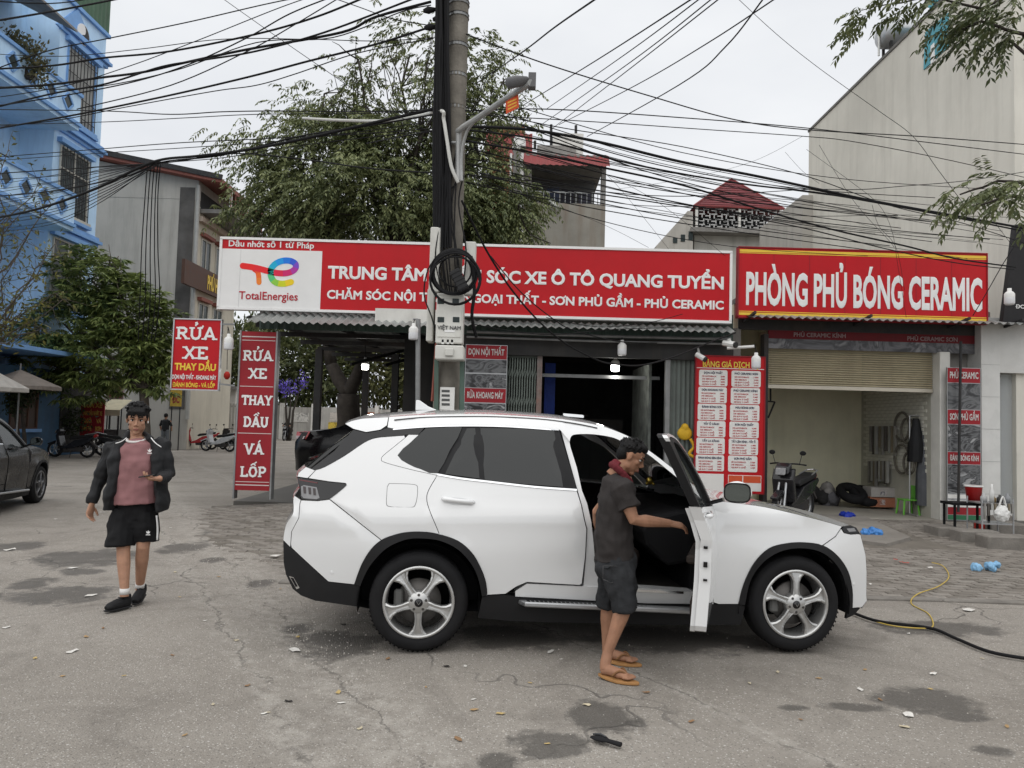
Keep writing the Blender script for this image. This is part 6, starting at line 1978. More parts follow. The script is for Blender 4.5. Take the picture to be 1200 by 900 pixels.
def build_wheel(parent, name, s, u, sgn, paint_rot, R_=.369, rr=.262, wd=.235, rim_m=None):
 """a wheel at (s, u) in car space; sgn -1: outer face towards -y"""
 rim_m = rim_m or alloy
 ax_ = (0, sgn, 0)
 c = (s, u, R_ - .004)
 w_ = MB(); w_.smooth = True
 t = wd
 prof = [(rr - .012, -.03), (rr + .004, -.004), (rr + .03, .004), (rr + .07, .006), (R_ - .02, -.012), (R_ - .006, -.035), (R_, -.055), (R_, -t + .055), (R_ - .006, -t + .035), (R_ - .025, -t + .01), (rr + .02, -t), (rr - .02, -t + .02)]
 w_.lathe(prof, c, ax_, 56)
 wh = w_.build(name, rubber, parent, local=True)
 # tread grooves on the shoulder
 tr = MB()
 for k in range(64):
  a = 2 * PI * k / 64
  for (r0_, r1_, d0, d1) in ((R_ - .012, R_ + .0015, -.03, -.075),):
   y_ = Vector((math.cos(a), 0, math.sin(a)))
   t_ = Vector((-math.sin(a), 0, math.cos(a))) * .007
   P_ = [Vector(c) + y_ * (R_ + .001) + Vector((0, sgn * d, 0)) + t_ * e + Vector((-math.sin(a), 0, math.cos(a))) * (.012 if d == d1 else 0) for d in (d0, d1) for e in (-1, 1)]
   tr.add(P_, [(0, 1, 3, 2)])
 tr.build('tread_groove', int_blk, wh, local=True)['kind'] = 'stuff'
 rm = MB(); rm.smooth = True
 rm.lathe([(rr + .004, -.002), (rr - .004, .006), (rr - .016, .002), (rr - .022, -.02), (rr - .03, -.10), (rr - .03, -.17)], c, ax_, 48)
 rim = rm.build('rim', rim_m, wh, local=True)
 y0 = Vector(c)
 for k in range(5):
  a0 = paint_rot + 2 * PI * k / 5
  er, et = Vector((math.cos(a0), 0, math.sin(a0))), Vector((-math.sin(a0), 0, math.cos(a0)))
  sp = MB()
  half = [(.03, .036), (.07, .030), (.12, .024), (.17, .026), (.205, .040), (.228, .062), (rr - .012, .085)]
  for side in (1, -1):
   for i in range(len(half) - 1):
    (r0_, h0), (r1_, h1) = half[i], half[i + 1]
    dep = lambda r: .012 + .022 * (r / rr) ** 2 * -1 + .0
    def pt(r, h, d):
     return y0 + er * r + et * (h * side) + Vector((0, sgn * d, 0))
    # raised rib along the outer edge, sunk middle
    q = [pt(r0_, 0, dep(r0_) - .012), pt(r1_, 0, dep(r1_) - .012), pt(r1_, h1 * .45, dep(r1_) - .01), pt(r0_, h0 * .45, dep(r0_) - .01)]
    e = [pt(r0_, h0 * .7, dep(r0_)), pt(r1_, h1 * .7, dep(r1_)), pt(r1_, h1, dep(r1_) - .008), pt(r0_, h0, dep(r0_) - .008)]
    g_ = [pt(r0_, h0, dep(r0_) - .05), pt(r1_, h1, dep(r1_) - .05)]
    sp.smooth = False
    sp.add(q + e + g_, [(0, 1, 2, 3), (3, 2, 5, 4), (4, 5, 6, 7), (7, 6, 9, 8)])
  sp.build('spoke', rim_m, rim, local=True, recalc=False)
  lg_ = MB()
  a1 = a0 + PI / 5
  lg_.lathe([(.0, .013), (.0105, .0125), (.0105, -.01)], y0 + Vector((math.cos(a1), 0, math.sin(a1))) * .057, ax_, 8)
  lg_.build('wheel_nut', rot_m, rim, local=True)
 hb = MB(); hb.smooth = True
 hb.lathe([(0, .012), (.07, .010), (.082, -.004), (.085, -.05)], c, ax_, 24)
 hub = hb.build('hub', rim_m, rim, local=True)
 cp_ = MB(); cp_.smooth = True
 cp_.lathe([(0, .019), (.028, .018), (.032, .010)], c, ax_, 20)
 cp_.build('centre_cap', gloss_blk, rim, local=True)
 mk = MB()
 mk.bar(y0 + Vector((-.016, sgn * .0205, .012)), y0 + Vector((0, sgn * .0205, -.012)), .005, .002)
 mk.bar(y0 + Vector((.016, sgn * .0205, .012)), y0 + Vector((0, sgn * .0205, -.012)), .005, .002)
 mk.build('cap_emblem', chrome, rim, local=True)
 bd = MB(); bd.smooth = True
 bd.lathe([(0, -.06), (.165, -.062), (.168, -.085), (0, -.09)], c, ax_, 32)
 bd.build('brake_disc', rot_m, wh, local=True)
 MB().box(s - .185, s - .115, min(u - sgn * .04, u - sgn * .11), max(u - sgn * .04, u - sgn * .11), R_ - .08, R_ + .08).build('brake_caliper', mat('caliper', (.12, .12, .115), .5, var=.2), wh, bevel=.015, local=True)
 return wh
def px_panel(parent, name, px, m, off=0.0, gap=.0025, grid=.07, flange=.03, far=False):
 P_ = inset(cpoly(px, off), gap)
 return skin_sz(P_, lambda s, z: SHAPE.U(s, z) + off, grid, flange, far).build(name, m, parent, local=True)
# outlines traced along the body, picture pixels
ARCH_R_O = arc([(415.3, 685), (419.4, 673), (425, 659.4), (434.7, 644), (447, 633), (463, 626.7), (478, 623.7), (495, 623.3), (513, 625.8), (536.7, 634), (553, 648), (563, 665), (569, 681.7), (571, 698)])
ARCH_R_I = arc([(422, 687), (427, 675), (436, 659.7), (453, 642.5), (475, 632.5), (495, 631), (516.7, 634), (536.7, 644), (551.7, 660), (560, 676.7), (565, 699)])
ARCH_F_O = arc([(865.7, 708), (871.8, 684.7), (884, 660), (901, 643), (920.7, 637), (942.7, 635.8), (964.7, 639.5), (981.8, 651.7), (994, 670), (999, 692), (999, 712.8)])
ARCH_F_I = arc([(873, 709.5), (879, 682), (891, 662.7), (906, 650.5), (923, 643.9), (942.7, 642.6), (962, 646.8), (977, 657.8), (988, 675), (992.8, 697), (993.5, 714)])
def cut(A, p, q):
 """part of polyline A between the points nearest p and q"""
 i = min(range(len(A)), key=lambda k: (A[k][0] - p[0]) ** 2 + (A[k][1] - p[1]) ** 2)
 j = min(range(len(A)), key=lambda k: (A[k][0] - q[0]) ** 2 + (A[k][1] - q[1]) ** 2)
 return A[i:j + 1] if i <= j else A[j:i + 1][::-1]
SHUT = arc([(512.5, 557), (503, 573), (500, 583.5), (503, 597), (512.5, 620), (514.8, 626.5)], 3)
BELT = arc([(512.5, 557), (539.6, 561.7), (575, 565.8), (627, 571.7), (676, 575.2)], 3)
DLOW = arc([(370, 550.7), (380.5, 547.2), (402.8, 534.7), (426.4, 518.8), (440.3, 513.2), (458.3, 511.4), (474, 510.2)], 3)
SEAMQ = arc([(475, 513.0), (462, 523.5), (449.5, 533.7), (447.2, 538.0), (451, 541.8), (481, 550), (512.5, 557)], 3)
QGL = arc([(499, 501.9), (520, 501), (541.5, 500.8), (527, 528), (512.7, 554.4), (493.8, 550), (479, 544), (466, 533.5), (480, 519.5)], 2)
WTOP = arc([(450, 503.3), (491.7, 499.6), (541.7, 498), (595.8, 499), (655, 503.3)], 3)
RTOP = arc([(456, 488.5), (500, 486), (560, 485.3), (600, 486.8), (650, 490.2), (676.7, 493.7), (704, 499), (728, 507.5), (744.5, 515.7), (759, 526.7), (777.5, 540.5), (801, 559), (822, 576), (836, 587)], 3)
OPEN = arc([(667.5, 518), (669.5, 511.5), (676, 509), (695, 509), (719, 513), (735, 521), (757, 531), (779, 548), (803, 568), (828, 590)], 3)
REAR = arc([(348, 559), (349.3, 566.7), (352, 572)], 2) + arc([(345, 581), (343.7, 586), (344, 594), (343, 602.5), (336, 613.6), (333.3, 623), (332, 633)], 3)
HOODL = arc([(838, 586.5), (865.7, 589.8), (896, 594), (935, 602.8), (967, 611), (987, 616.9)], 3)
car = thing('suv_car', 'white SUV with its front passenger door open, in the street', 'car', CO, TH)
SUV = car
def both(name, px, m, **k):
 o = px_panel(car, name, px, m, **k)
 px_panel(car, name, px, m, far=True, **k)
 return o
# quarter panel, bumper, tailgate edge
both('rear_quarter_panel', [(361, 560.5)] + DLOW + SEAMQ + SHUT[1:] + cut(ARCH_R_O, (514.6, 626.5), (446.5, 632.5)) + [(386, 584.7), (392, 580), (400, 574), (406, 568.5), (405, 566.3), (387.5, 564.6)], white_car)
both('window_surround', SEAMQ + [(512.7, 555.2)] + [q for q in QGL[QGL.index(min(QGL, key=lambda q: abs(q[0] - 512.7) + abs(q[1] - 554.4))):]] + [(490.6, 509.6), (479, 509.4)], white_car, off=.002, gap=.001)
both('rear_bumper', [(386, 585.2), (446.2, 632.6)] + cut(ARCH_R_O, (446, 633), (415.3, 685)) + [(384.7, 681.7), (370.8, 669), (352.8, 652.5), (341.7, 642), (340.6, 638), (341.8, 623), (350.2, 606.7), (351.5, 590), (353, 586), (372, 587)], white_car)
both('tailgate_edge', [(352.5, 586)] + [q for q in REAR if q[1] > 580] + [(340.0, 641), (340.3, 638.6), (341.5, 623), (350, 606.7), (351.2, 590)], white_car, gap=.001)
both('tailgate_corner', [(348.3, 558.6), (350, 554), (358.3, 547), (369.5, 551.2), (360.5, 560.5)], white_car, gap=.002)
both('lower_cladding', [(333, 634.8), (341.7, 642.3), (352.8, 653), (370.8, 669.5), (384.7, 682.2), (415.3, 685.5), (421.8, 687), (418, 711), (369.4, 704), (352.8, 698), (343, 690), (335, 673), (332.6, 659.4), (332.2, 640)], blk_clad, gap=.0005, flange=.06)
both('exhaust_trim', [(338.5, 675), (344, 676.5), (351, 689), (347.5, 690.5)], chrome, off=.004, gap=0, flange=.02)
both('exhaust_inset', [(340.5, 677), (343.5, 677.8), (348.5, 687.3), (346.5, 687.8)], int_blk, off=.007, gap=0, flange=.01)
# tail lamp
TL_ = arc([(348.2, 559.4), (361, 561.6), (387.5, 565.1), (404, 566.9), (405.8, 568.8), (400, 574.3), (391.7, 581), (386, 584.5), (372, 586.3), (356, 585.2), (352.4, 582), (352, 572), (349.3, 566)], 2)
for far in (False, True):
 tl = px_panel(car, 'tail_light', TL_, gloss_blk, off=.004, gap=.001, far=far)
 px_panel(tl, 'lens', [(352.8, 570), (356, 568.5), (371, 571), (374.5, 583.5), (371, 585), (356, 583.8), (353.2, 581)], lens_clr, off=.006, gap=0, flange=.004, far=far)
 for (a, b) in ((355, 568.8), (361, 569.8), (366.5, 570.8)):
  px_panel(tl, 'lamp_element', [(a, b + 1), (a + 3.2, b + 1.6), (a + 3.6, b + 9.6), (a + .8, b + 9.3)], mat('lamp_smoke', (.07, .06, .06), .15, var=.2), off=.009, gap=0, flange=.004, far=far)
 px_panel(tl, 'lamp_strip', [(350.5, 561.5), (372, 565.2), (372, 566.6), (351, 563)], lens_red, off=.006, gap=0, flange=.004, far=far)
# dark rear pillar, spoiler, glass edge
both('rear_pillar_cover', [(414, 503.4), (429, 507.3), (445.8, 504.4), (454, 501.2), (470, 502.2), (498, 500.8), (490.6, 509.2), (478, 509.3)] + DLOW[::-1][1:] + [(364, 549.7), (392, 528)], gloss_blk, off=.001, gap=.001)
both('rear_glass_edge', [(412.5, 505.5), (413.5, 509), (362.5, 549), (358.8, 546.6), (386, 525)], tint, off=-.012, gap=0)
both('spoiler_side', [(403.8, 496.6), (412, 493.2), (424, 490.3), (440, 489.2), (455.5, 488.6), (453.6, 498.6), (445.8, 503.8), (429, 506.6), (414, 502.7)], white_car, off=.006)
# roof side band and A pillar
both('roof_side', [(455.8, 488.9), (454, 500.8)] + WTOP[1:] + [(657, 504.5), (667, 517)] + OPEN + [(836, 591)] + RTOP[::-1], white_car, gap=.001)
both('roof_chrome', WTOP[1:] + [(655, 505)] + [(a, b + 1.6) for a, b in WTOP[1:]][::-1], chrome, off=.004, gap=0, flange=.006)
rl = arc([(462, 491.5), (500, 488.2), (560, 487.3), (600, 488.4), (640, 491), (676, 496), (700, 501)], 4)
both('roof_rail', rl + [(a, b + 1.1) for a, b in rl][::-1], gloss_blk, off=.004, gap=0, flange=.01)
# rear door
DOORB = [(685.4, 611.7), (687.5, 620), (685.8, 652.5), (682, 684), (679, 685.8), (617.5, 682.3), (605, 687.5), (592.5, 696), (571, 697.3)]
rear_door = [(a, b) for a, b in BELT] + [(681, 591)] + DOORB + cut(ARCH_R_O, (571, 698), (514.6, 626.5)) + SHUT[::-1][1:]
for far in (False, True):
 rd = px_panel(car, 'rear_door', rear_door, white_car, far=far)
 px_panel(rd, 'belt_trim', [(a, b - 2.2) for a, b in BELT] + BELT[::-1], chrome, off=.006, gap=0, flange=.008, far=far)
 px_panel(rd, 'window_frame', [(513, 554.7), (541.9, 500.4), (562, 499.6), (600, 500.7), (655.5, 504.5), (676, 573)] + [(a, b - 2.4) for a, b in BELT[::-1]], blk_clad, off=-.004, gap=.001, far=far)
 px_panel(rd, 'fixed_glass', [(547.2, 502), (556.8, 501.6), (562, 560.8), (521.5, 555.2)], tint, off=.004, gap=0, flange=.004, far=far)
 px_panel(rd, 'window_glass', [(562.8, 501.6), (606, 502.2), (649.5, 505), (660, 570.6), (612, 567), (568, 562.5)], tint, off=.004, gap=0, flange=.004, far=far)
 # grab handle
 a, b = px2car(518, 584), px2car(556, 588.5)
 sg = 1 if far else -1
 hm = MB(); hm.smooth = True
 hp = [(a[0] + (b[0] - a[0]) * t, sg * (SHAPE.U(a[0] + (b[0] - a[0]) * t, a[1]) + o_), a[1] + (b[1] - a[1]) * t) for t, o_ in ((0, .004), (.08, .026), (.5, .034), (.92, .026), (1, .004))]
 hm.tube(hp, [.009, .016, .014, .017, .009], 10, ell=1.1)
 hd_ = hm.build('door_handle', white_car, rd, local=True)
 px_panel(hd_, 'handle_recess', arc([(523, 587.5), (530, 583), (545, 584.5), (550, 589), (540, 592), (529, 591)], 2), mat('recess_white', (.62, .625, .63), .4, var=.02), off=.001, gap=0, flange=0, far=far)
both('quarter_glass', QGL, tint, off=.003, gap=.0, flange=.01)
# fuel flap
ff = arc([(456, 566.3), (471, 566.6), (486, 567.6), (489.6, 571), (489, 583), (486.5, 592.5), (482, 594.8), (466, 594.6), (455, 593.6), (452.6, 590), (453, 579), (453.6, 570)], 2)
fg = px_panel(car, 'fuel_flap', [(471 + (a - 471) * .97, 580.5 + (b - 580.5) * .96) for a, b in ff], white_car, off=.0022, gap=0, flange=.002)
px_panel(fg, 'flap_gap', ff, mat('seam_dark', (.12, .12, .12), .6, var=0), off=.0012, gap=0, flange=0)
# door aperture: centre pillar and sill
both('centre_pillar', [(657.5, 504.8), (666.5, 514), (668.5, 524), (676, 548), (682, 575), (688, 590), (693, 612), (696, 640), (697, 655), (704, 670), (705.5, 680), (704, 695), (683, 693), (684, 684.5), (686.8, 652), (688.3, 620), (686, 611), (681.8, 591), (677, 575)], white_car, off=-.02, gap=.0, flange=.12)
both('sill', [(603.8, 693), (617.5, 684), (680, 687), (704, 688), (760, 690), (812, 693.5), (836, 700), (836, 708), (760, 707), (604, 699)], white_car, off=-.012, gap=0, flange=.14)
both('sill_plate', [(746, 690.6), (801, 693), (801, 696), (746, 693.6)], chrome, off=-.008, gap=0, flange=.006)
both('rocker_cladding', [(571, 698), (592, 697.2), (604, 699.3), (760, 707.3), (838, 708.5), (866, 708.3), (873, 711), (868, 732), (760, 732), (600, 728), (560, 724), (565, 700)], blk_clad, off=-.004, gap=0, flange=.1)
for A, B in ((ARCH_R_O, ARCH_R_I), (ARCH_F_O, ARCH_F_I)):
 both('wheel_arch_trim', A + B[::-1], blk_clad, off=.010, gap=0, flange=.06, grid=.05)
# side step
for far in (False, True):
 sg = 1 if far else -1
 a, b = px2car(606, 703), px2car(826, 712)
 mb = MB()
 u0, u1 = .90, 1.035
 P_ = [(a[0], sg * u0, a[1] - .035), (b[0], sg * u0, b[1] - .035), (b[0] - .05, sg * u1, b[1] - .03), (a[0] + .05, sg * u1, a[1] - .03)]
 mb.hexa(P_ + [(q[0], q[1], q[2] + .035) for q in P_])
 stp = mb.build('side_step', alu, car, local=True, bevel=.008)
 for k in range(40):
  x = a[0] + .08 + (b[0] - a[0] - .16) * k / 39
  z = a[1] + (b[1] - a[1]) * k / 39 - .0015
  MB().box(x - .011, x + .011, min(sg * .955, sg * 1.02), max(sg * .955, sg * 1.02), z, z + .004).build('tread_pad', rubber, stp, local=True)
# front fender, bumper, lamps
both('front_fender', [(834, 594), (836, 588.5)] + HOODL[1:] + [(985.5, 618.9), (979, 628.5), (964, 639)] + cut(ARCH_F_O, (964, 639.5), (865.7, 708)) + [(842, 708), (836, 706), (834, 650)], white_car)
both('front_bumper', [(985.8, 619.6), (989, 624.5), (997, 626.3), (1005.5, 625.6), (1008.5, 626.5), (1014.6, 650.5), (1015.8, 670), (1015.4, 697), (1016, 704), (1010.5, 711.4), (999.2, 712.6)] + cut(ARCH_F_O, (999, 712.8), (964.7, 639.5)) + [(979.6, 628.8)], white_car)
both('front_lip', [(999, 713.2), (1008, 712.6), (1001, 720.5), (991.6, 725), (993.5, 714)], blk_clad, gap=0)
for far in (False, True):
 hl = px_panel(car, 'headlight', [(986.5, 619.5), (991, 616.4), (997, 615.6), (1003.8, 618.4), (1006, 624.3), (997, 625.6), (990, 624)], gloss_blk, off=.002, gap=0, far=far)
 px_panel(hl, 'headlight_lens', [(992, 619.5), (1001, 618.8), (1003.5, 622.5), (995, 623.2)], lens_clr, off=.005, gap=0, flange=.004, far=far)
for p in ((389, 670.5), (1000.8, 684)):
 a = px2car(*p)
 mb = MB()
 mb.lathe([(0, .004), (.011, .003), (.012, -.01)], (a[0], -SHAPE.U(*a), a[1]), (0, -1, 0), 12)
 mb.build('parking_sensor', white_car, car, local=True)
# surfaces across the car: roof, hood, glass, fascias
def across(name, edge_sz, m, crown=.02, bulge=0.0, axis='z', n=12, off=0.0, mfn=None, mats=None):
 mb_ = MB(); mb_.smooth = True
 rows = []
 for (s, z) in edge_sz:
  u = SHAPE.U(s, z) + off
  rows.append([(s + bulge * (1 - (2 * j / n - 1) ** 2), u * (2 * j / n - 1), z + crown * (1 - (2 * j / n - 1) ** 2)) for j in range(n + 1)])
 N_ = n + 1
 vs = [p for r_ in rows for p in r_]
 mb_.add(vs, [(i * N_ + j, (i + 1) * N_ + j, (i + 1) * N_ + j + 1, i * N_ + j + 1) for i in range(len(rows) - 1) for j in range(n)])
 return mb_.build(name, m, car, local=True)
sz = lambda L_: [px2car(*q) for q in L_]
cutr = lambda L_, a, b: [q for q in L_ if a <= q[0] <= b]
across('roof', sz(cutr(RTOP, 455, 729)), white_car, .045)
across('spoiler_top', sz([(404.5, 496.3), (424, 490.2), (440, 489), (456, 488.4)]), white_car, .04)
across('spoiler_under', sz([(404.5, 496.9), (414, 503)]), gloss_blk, .03)
across('windscreen', sz(cutr(RTOP, 728, 840)), tint, .01, .10)
across('rear_window', sz([(413, 505), (386, 525), (359.5, 546.5)]), tint, 0, -.05)
across('tailgate', sz([(358.3, 547), (350, 554), (348.3, 559), (349.5, 566), (351, 572), (345, 581), (343.7, 586), (344, 594), (343, 602.5), (336, 613.6), (333.3, 623), (332, 634)]), white_car, 0, -.09)
across('rear_diffuser', sz([(332, 634), (332.4, 659), (335, 673), (343, 690)]), blk_clad, 0, -.03)
across('bonnet', sz([(836, 587.5)] + HOODL[1:] + [(996, 615.8), (1003.5, 618.4)]), white_car, .035)
across('grille', sz([(1003.5, 618.6), (1008.5, 626.5), (1014.6, 650.5), (1015.8, 670)]), gloss_blk, 0, .12)
across('front_fascia', sz([(1015.8, 670), (1015.4, 697), (1016, 704), (1010, 713)]), white_car, 0, .12)
across('front_skirt', sz([(1008, 712.6), (1001, 720.5)]), blk_clad, 0, .02)
across('floor_pan', [(-.7, .34), (-.3, .28), (3.1, .26), (3.42, .32)], int_blk, 0, off=-.06)
# wheel wells
for x in (0.0, WB):
 for sg in (-1, 1):
  mb = MB()
  N_ = 20
  vs = []
  for k in range(N_ + 1):
   a = PI * (-.06 + 1.12 * k / N_)
   vs += [(x + .455 * math.cos(a), sg * .93, .365 + .43 * math.sin(a)), (x + .455 * math.cos(a), sg * .55, .365 + .43 * math.sin(a))]
  mb.add(vs, [(2 * k, 2 * k + 2, 2 * k + 3, 2 * k + 1) for k in range(N_)])
  mb.add([(x - .45, sg * .56, .3), (x + .45, sg * .56, .3), (x + .5, sg * .56, .85), (x - .5, sg * .56, .85)], [(0, 1, 2, 3)])
  mb.build('wheel_well', int_blk, car, local=True)
  build_wheel(car, 'wheel', x, sg * .955, sg, R(-90) if x == 0 else R(88))
# shark fin, wiper
f0 = px2car(484.5, 487)[0]
mb = MB()
zt_ = px2car(495, 485.5)[1] + .04
fin = [(0, 0), (.20, 0), (.11, .035), (.035, .085), (.0, .088)]
mb.prism(fin, lambda q: (f0 + q[0], -.016, zt_ + q[1]), lambda q: (f0 + q[0], .016, zt_ + q[1]))
mb.build('antenna_fin', white_car, car, bevel=.006, local=True)
a = px2car(365, 541)
MB().bar((a[0] - .05, -.5, a[1] + .01), (a[0] - .02, .1, a[1] + .03), .018).build('rear_wiper', gloss_blk, car, local=True)
# cabin seen through the open door
sA, sB = px2car(668, 600)[0], px2car(836, 650)[0]
MB().box(sA - .6, sB + .1, -.84, .84, .36, .42).build('cabin_floor', mat('cabin_carpet', (.05, .046, .042), .95, var=.3, scale=12), car, local=True)
MB().box(sB - .12, sB + .25, -.80, .80, .42, 1.05).build('firewall', int_blk, car, local=True)
mb = MB(); mb.smooth = True
for j, y in enumerate(np.linspace(-.8, .8, 9)):
 pass
dsh = [(sB - .48, .78), (sB - .52, .90), (sB - .46, 1.0), (sB - .2, 1.06), (sB + .2, 1.05), (sB + .2, .7), (sB - .3, .62)]
mb = MB()
mb.prism(dsh, lambda q: (q[0], -.80, q[1]), lambda q: (q[0], .80, q[1]))
mb.build('dashboard', int_blk, car, bevel=.03, local=True, segs=2)
MB().box(sB - .56, sB - .535, -.55, -.15, .86, .89).build('dash_trim', chrome, car, local=True)
def seat(y):
 mb_ = MB()
 q = [(sA + .05, .52), (sA + .62, .56), (sA + .66, .70), (sA + .58, .74), (sA + .2, .68), (sA + .02, 1.18), (sA - .08, 1.42), (sA - .2, 1.42), (sA - .2, 1.2), (sA - .04, .56)]
 mb_.prism(q, lambda p: (p[0], y - .25, p[1]), lambda p: (p[0], y + .25, p[1]))
 st_ = mb_.build('seat', int_brn, car, bevel=.05, local=True, segs=3)
 MB().box(sA - .2, sA - .09, y - .13, y + .13, 1.42, 1.60).build('headrest', int_brn, st_, bevel=.03, local=True, segs=2)
seat(-.38); seat(.38)
MB().box(sA + .15, sB - .4, -.11, .11, .42, .74).build('centre_console', int_blk, car, bevel=.03, local=True)
mb = MB(); mb.smooth = True
cs_ = Vector((sB - .62, .38, .98))
mb.tube([cs_ + Vector((.06 * math.sin(a * PI / 12), .18 * math.cos(a * PI / 12), .17 * math.sin(a * PI / 12))) for a in range(25)], .015, 8, caps=False)
mb.build('steering_wheel', int_blk, car, local=True)
# far front door, seen from inside, with its window
fd = [(669, 577), (838, 594), (838, 600), (836, 706), (700, 692), (690, 652), (692, 620)]
o = px_panel(car, 'front_door', fd, white_car, far=True)
px_panel(o, 'inner_trim', fd, int_blk, off=-.10, gap=.004, far=True, flange=0)
px_panel(o, 'window_glass', [(672, 574)] + OPEN[1:] + [(836, 591)], mat('cabin_glass', (.03, .04, .04), .04, var=0, alpha=.72, spec=.6), off=-.01, gap=.004, far=True, flange=.004)
def far_pt(px, py, u):
 d = ray(px, py); o_ = Vector((0, 0, CAM_H)) - CO
 t_ = (u - o_.dot(CN)) / d.dot(CN)
 return Vector((o_.dot(CF) + d.dot(CF) * t_, u, o_.z + d.z * t_))
hp = [far_pt(771, 588, .74), far_pt(786, 596, .74), far_pt(778, 596, .74), far_pt(792, 585, .74)]
mb = MB()
mb.bar(far_pt(747, 570, .76), far_pt(792, 586, .76), .012, .02)
mb.bar(far_pt(792, 586, .76), far_pt(783, 597, .76), .012, .02)
mb.bar(far_pt(783, 597, .76), far_pt(772, 592, .76), .012, .02)
mb.build('trim_strip', chrome, o, local=True)
ch_ = thing('gold_charm', 'small golden charm hanging in the car by the windscreen', 'charm', CO)
c_ = CO + CF * far_pt(762, 563, .2).x + CN * .2 + Vector((0, 0, far_pt(762, 563, .2).z))
ch_.location = c_; WM[ch_.name] = Matrix.Translation(c_)
gold = mat('gold', (.75, .55, .12), .25, metal=1, var=.1)
mb = MB(); mb.smooth = True
mb.ball(c_, .038, 10, 8, (1, .4, 1)); mb.build('medallion', gold, ch_)
MB().tube([c_ + Vector((0, 0, .03)), c_ + Vector((.01, 0, .16))], .003, 5).build('string', cable_m, ch_)
for k in (-1, 1):
 mb = MB(); mb.smooth = True
 mb.ball(c_ + Vector((k * .03, 0, -.03)), .016, 8, 6); mb.build('bead', gold, ch_)
# front passenger door swung open
hinge = px2car(837, 650)
hs_, hu_ = hinge[0], -(SHAPE.U(*hinge) - .05)
PHI = R(67)
RM = Matrix.Translation((hs_, hu_, 0)) @ Matrix.Rotation(PHI, 4, 'Z') @ Matrix.Translation((-hs_, -hu_, 0))
dr = bpy.data.objects.new('front_door', None)
dr.empty_display_size = .1
COL.objects.link(dr)
dr.parent = car
dr.matrix_local = RM
WM[dr.name] = WM[car.name] @ RM
dr['label'] = 'front passenger door swung wide open towards the street'
fdo = [(678, 575.6), (700, 578), (760, 584.5), (834, 592.5), (835.5, 600), (834.5, 650), (833.5, 715), (822, 716), (760, 714), (706, 709), (690, 704), (686.5, 698), (690.5, 652), (692, 620), (690, 611.5), (685.5, 591)]
px_panel(dr, 'door_skin', fdo, white_car, gap=.004, flange=.075)
px_panel(dr, 'inner_edge', [(758 + (a - 758) * .985, 640 + (b - 640) * .97) for a, b in fdo], mat('door_inner_white', (.70, .705, .705), .3, var=.02), off=-.075, gap=.0, flange=.03)
px_panel(dr, 'inner_trim', [(765 + (a - 765) * .88, 638 + (b - 638) * .9) for a, b in fdo], int_brn, off=-.10, gap=0, flange=-.03)
# window frame of the open door
FO = [(652, 507.5)] + arc([(655, 505), (674, 504), (697, 505.5), (721, 509.5), (738, 517.5), (760, 528), (782, 545), (806, 565), (834, 591.5)], 3)
FI = [(672, 520), (680, 513.5), (697, 513.5), (718, 517.5), (734, 525), (754, 536), (775, 552), (800, 572), (818, 588)]
ring = FO + [(834, 592.5), (818, 590.5)] + arc(FI, 3)[::-1] + [(686, 576), (677, 575.2)]
px_panel(dr, 'window_frame', ring, blk_clad, off=-.004, gap=.001, flange=.06)
px_panel(dr, 'frame_edge', [(a, b) for a, b in FO] + [(834, 592.5)] + [(a + (1.5 if i == 0 else 0), b + 3.2) for i, (a, b) in enumerate(FO)][::-1], white_car, off=.001, gap=0, flange=.03)
px_panel(dr, 'window_glass', [(686, 575)] + arc(FI, 3) + [(818, 589.5)], mat('door_glass', (.05, .06, .06), .03, var=0, alpha=.55, spec=.9), off=-.03, gap=-.006, flange=.004)
# trailing-edge plate with latch, armrest, pocket
eg = px2car(690, 640)
eu = -(SHAPE.U(*eg) - .04)
for z_, h_ in ((.82, .035), (.93, .018), (.72, .014)):
 MB().box(eg[0] - .006, eg[0] + .004, eu - .012, eu + .014, z_ - h_ / 2, z_ + h_ / 2).build('latch', gloss_blk, dr, local=True)
am = px2car(740, 625)
MB().box(am[0] - .25, am[0] + .45, eu + .05, eu + .13, .80, .86).build('armrest', int_brn, dr, bevel=.015, local=True)
MB().box(am[0] - .3, am[0] + .5, eu + .05, eu + .10, .46, .58).build('door_pocket', int_brn, dr, bevel=.015, local=True)
hx = px2car(700, 588)
hm = MB(); hm.smooth = True
hp = [(hx[0] + .24 * t, -(SHAPE.U(hx[0], hx[1]) + o_), hx[1]) for t, o_ in ((0, .004), (.08, .028), (.5, .038), (.92, .028), (1, .004))]
hm.tube(hp, [.009, .016, .014, .017, .009], 10, ell=1.1)
hm.build('door_handle', white_car, dr, local=True)
# mirror on the open door
mp_ = px2car(812, 586)
mc_ = Vector((mp_[0] + .02, -(SHAPE.U(mp_[0], 1.08) + .17), 1.235))
mr = MB(); mr.smooth = True
mr.ball((0, 0, 0), 1, 18, 12, (.075, .108, .084))
mr.v = [(mc_.x + max(-.03, q[0]), mc_.y + q[1], mc_.z + q[2] * (1.0 if q[2] > 0 else .9)) for q in mr.v]
mirr = mr.build('side_mirror', white_car, dr, local=True)
mg = MB(); mg.smooth = True
mg.add([(mc_.x - .034, mc_.y + .088 * math.copysign(abs(math.cos(a * PI / 12)) ** .6, math.cos(a * PI / 12)), mc_.z + .064 * math.copysign(abs(math.sin(a * PI / 12)) ** .6, math.sin(a * PI / 12)) - .002) for a in range(24)], [tuple(range(24))])
mg.build('mirror_glass', mat('mirror_glass', (.20, .23, .23), .03, metal=1, var=0), mirr, local=True)
mg = MB()
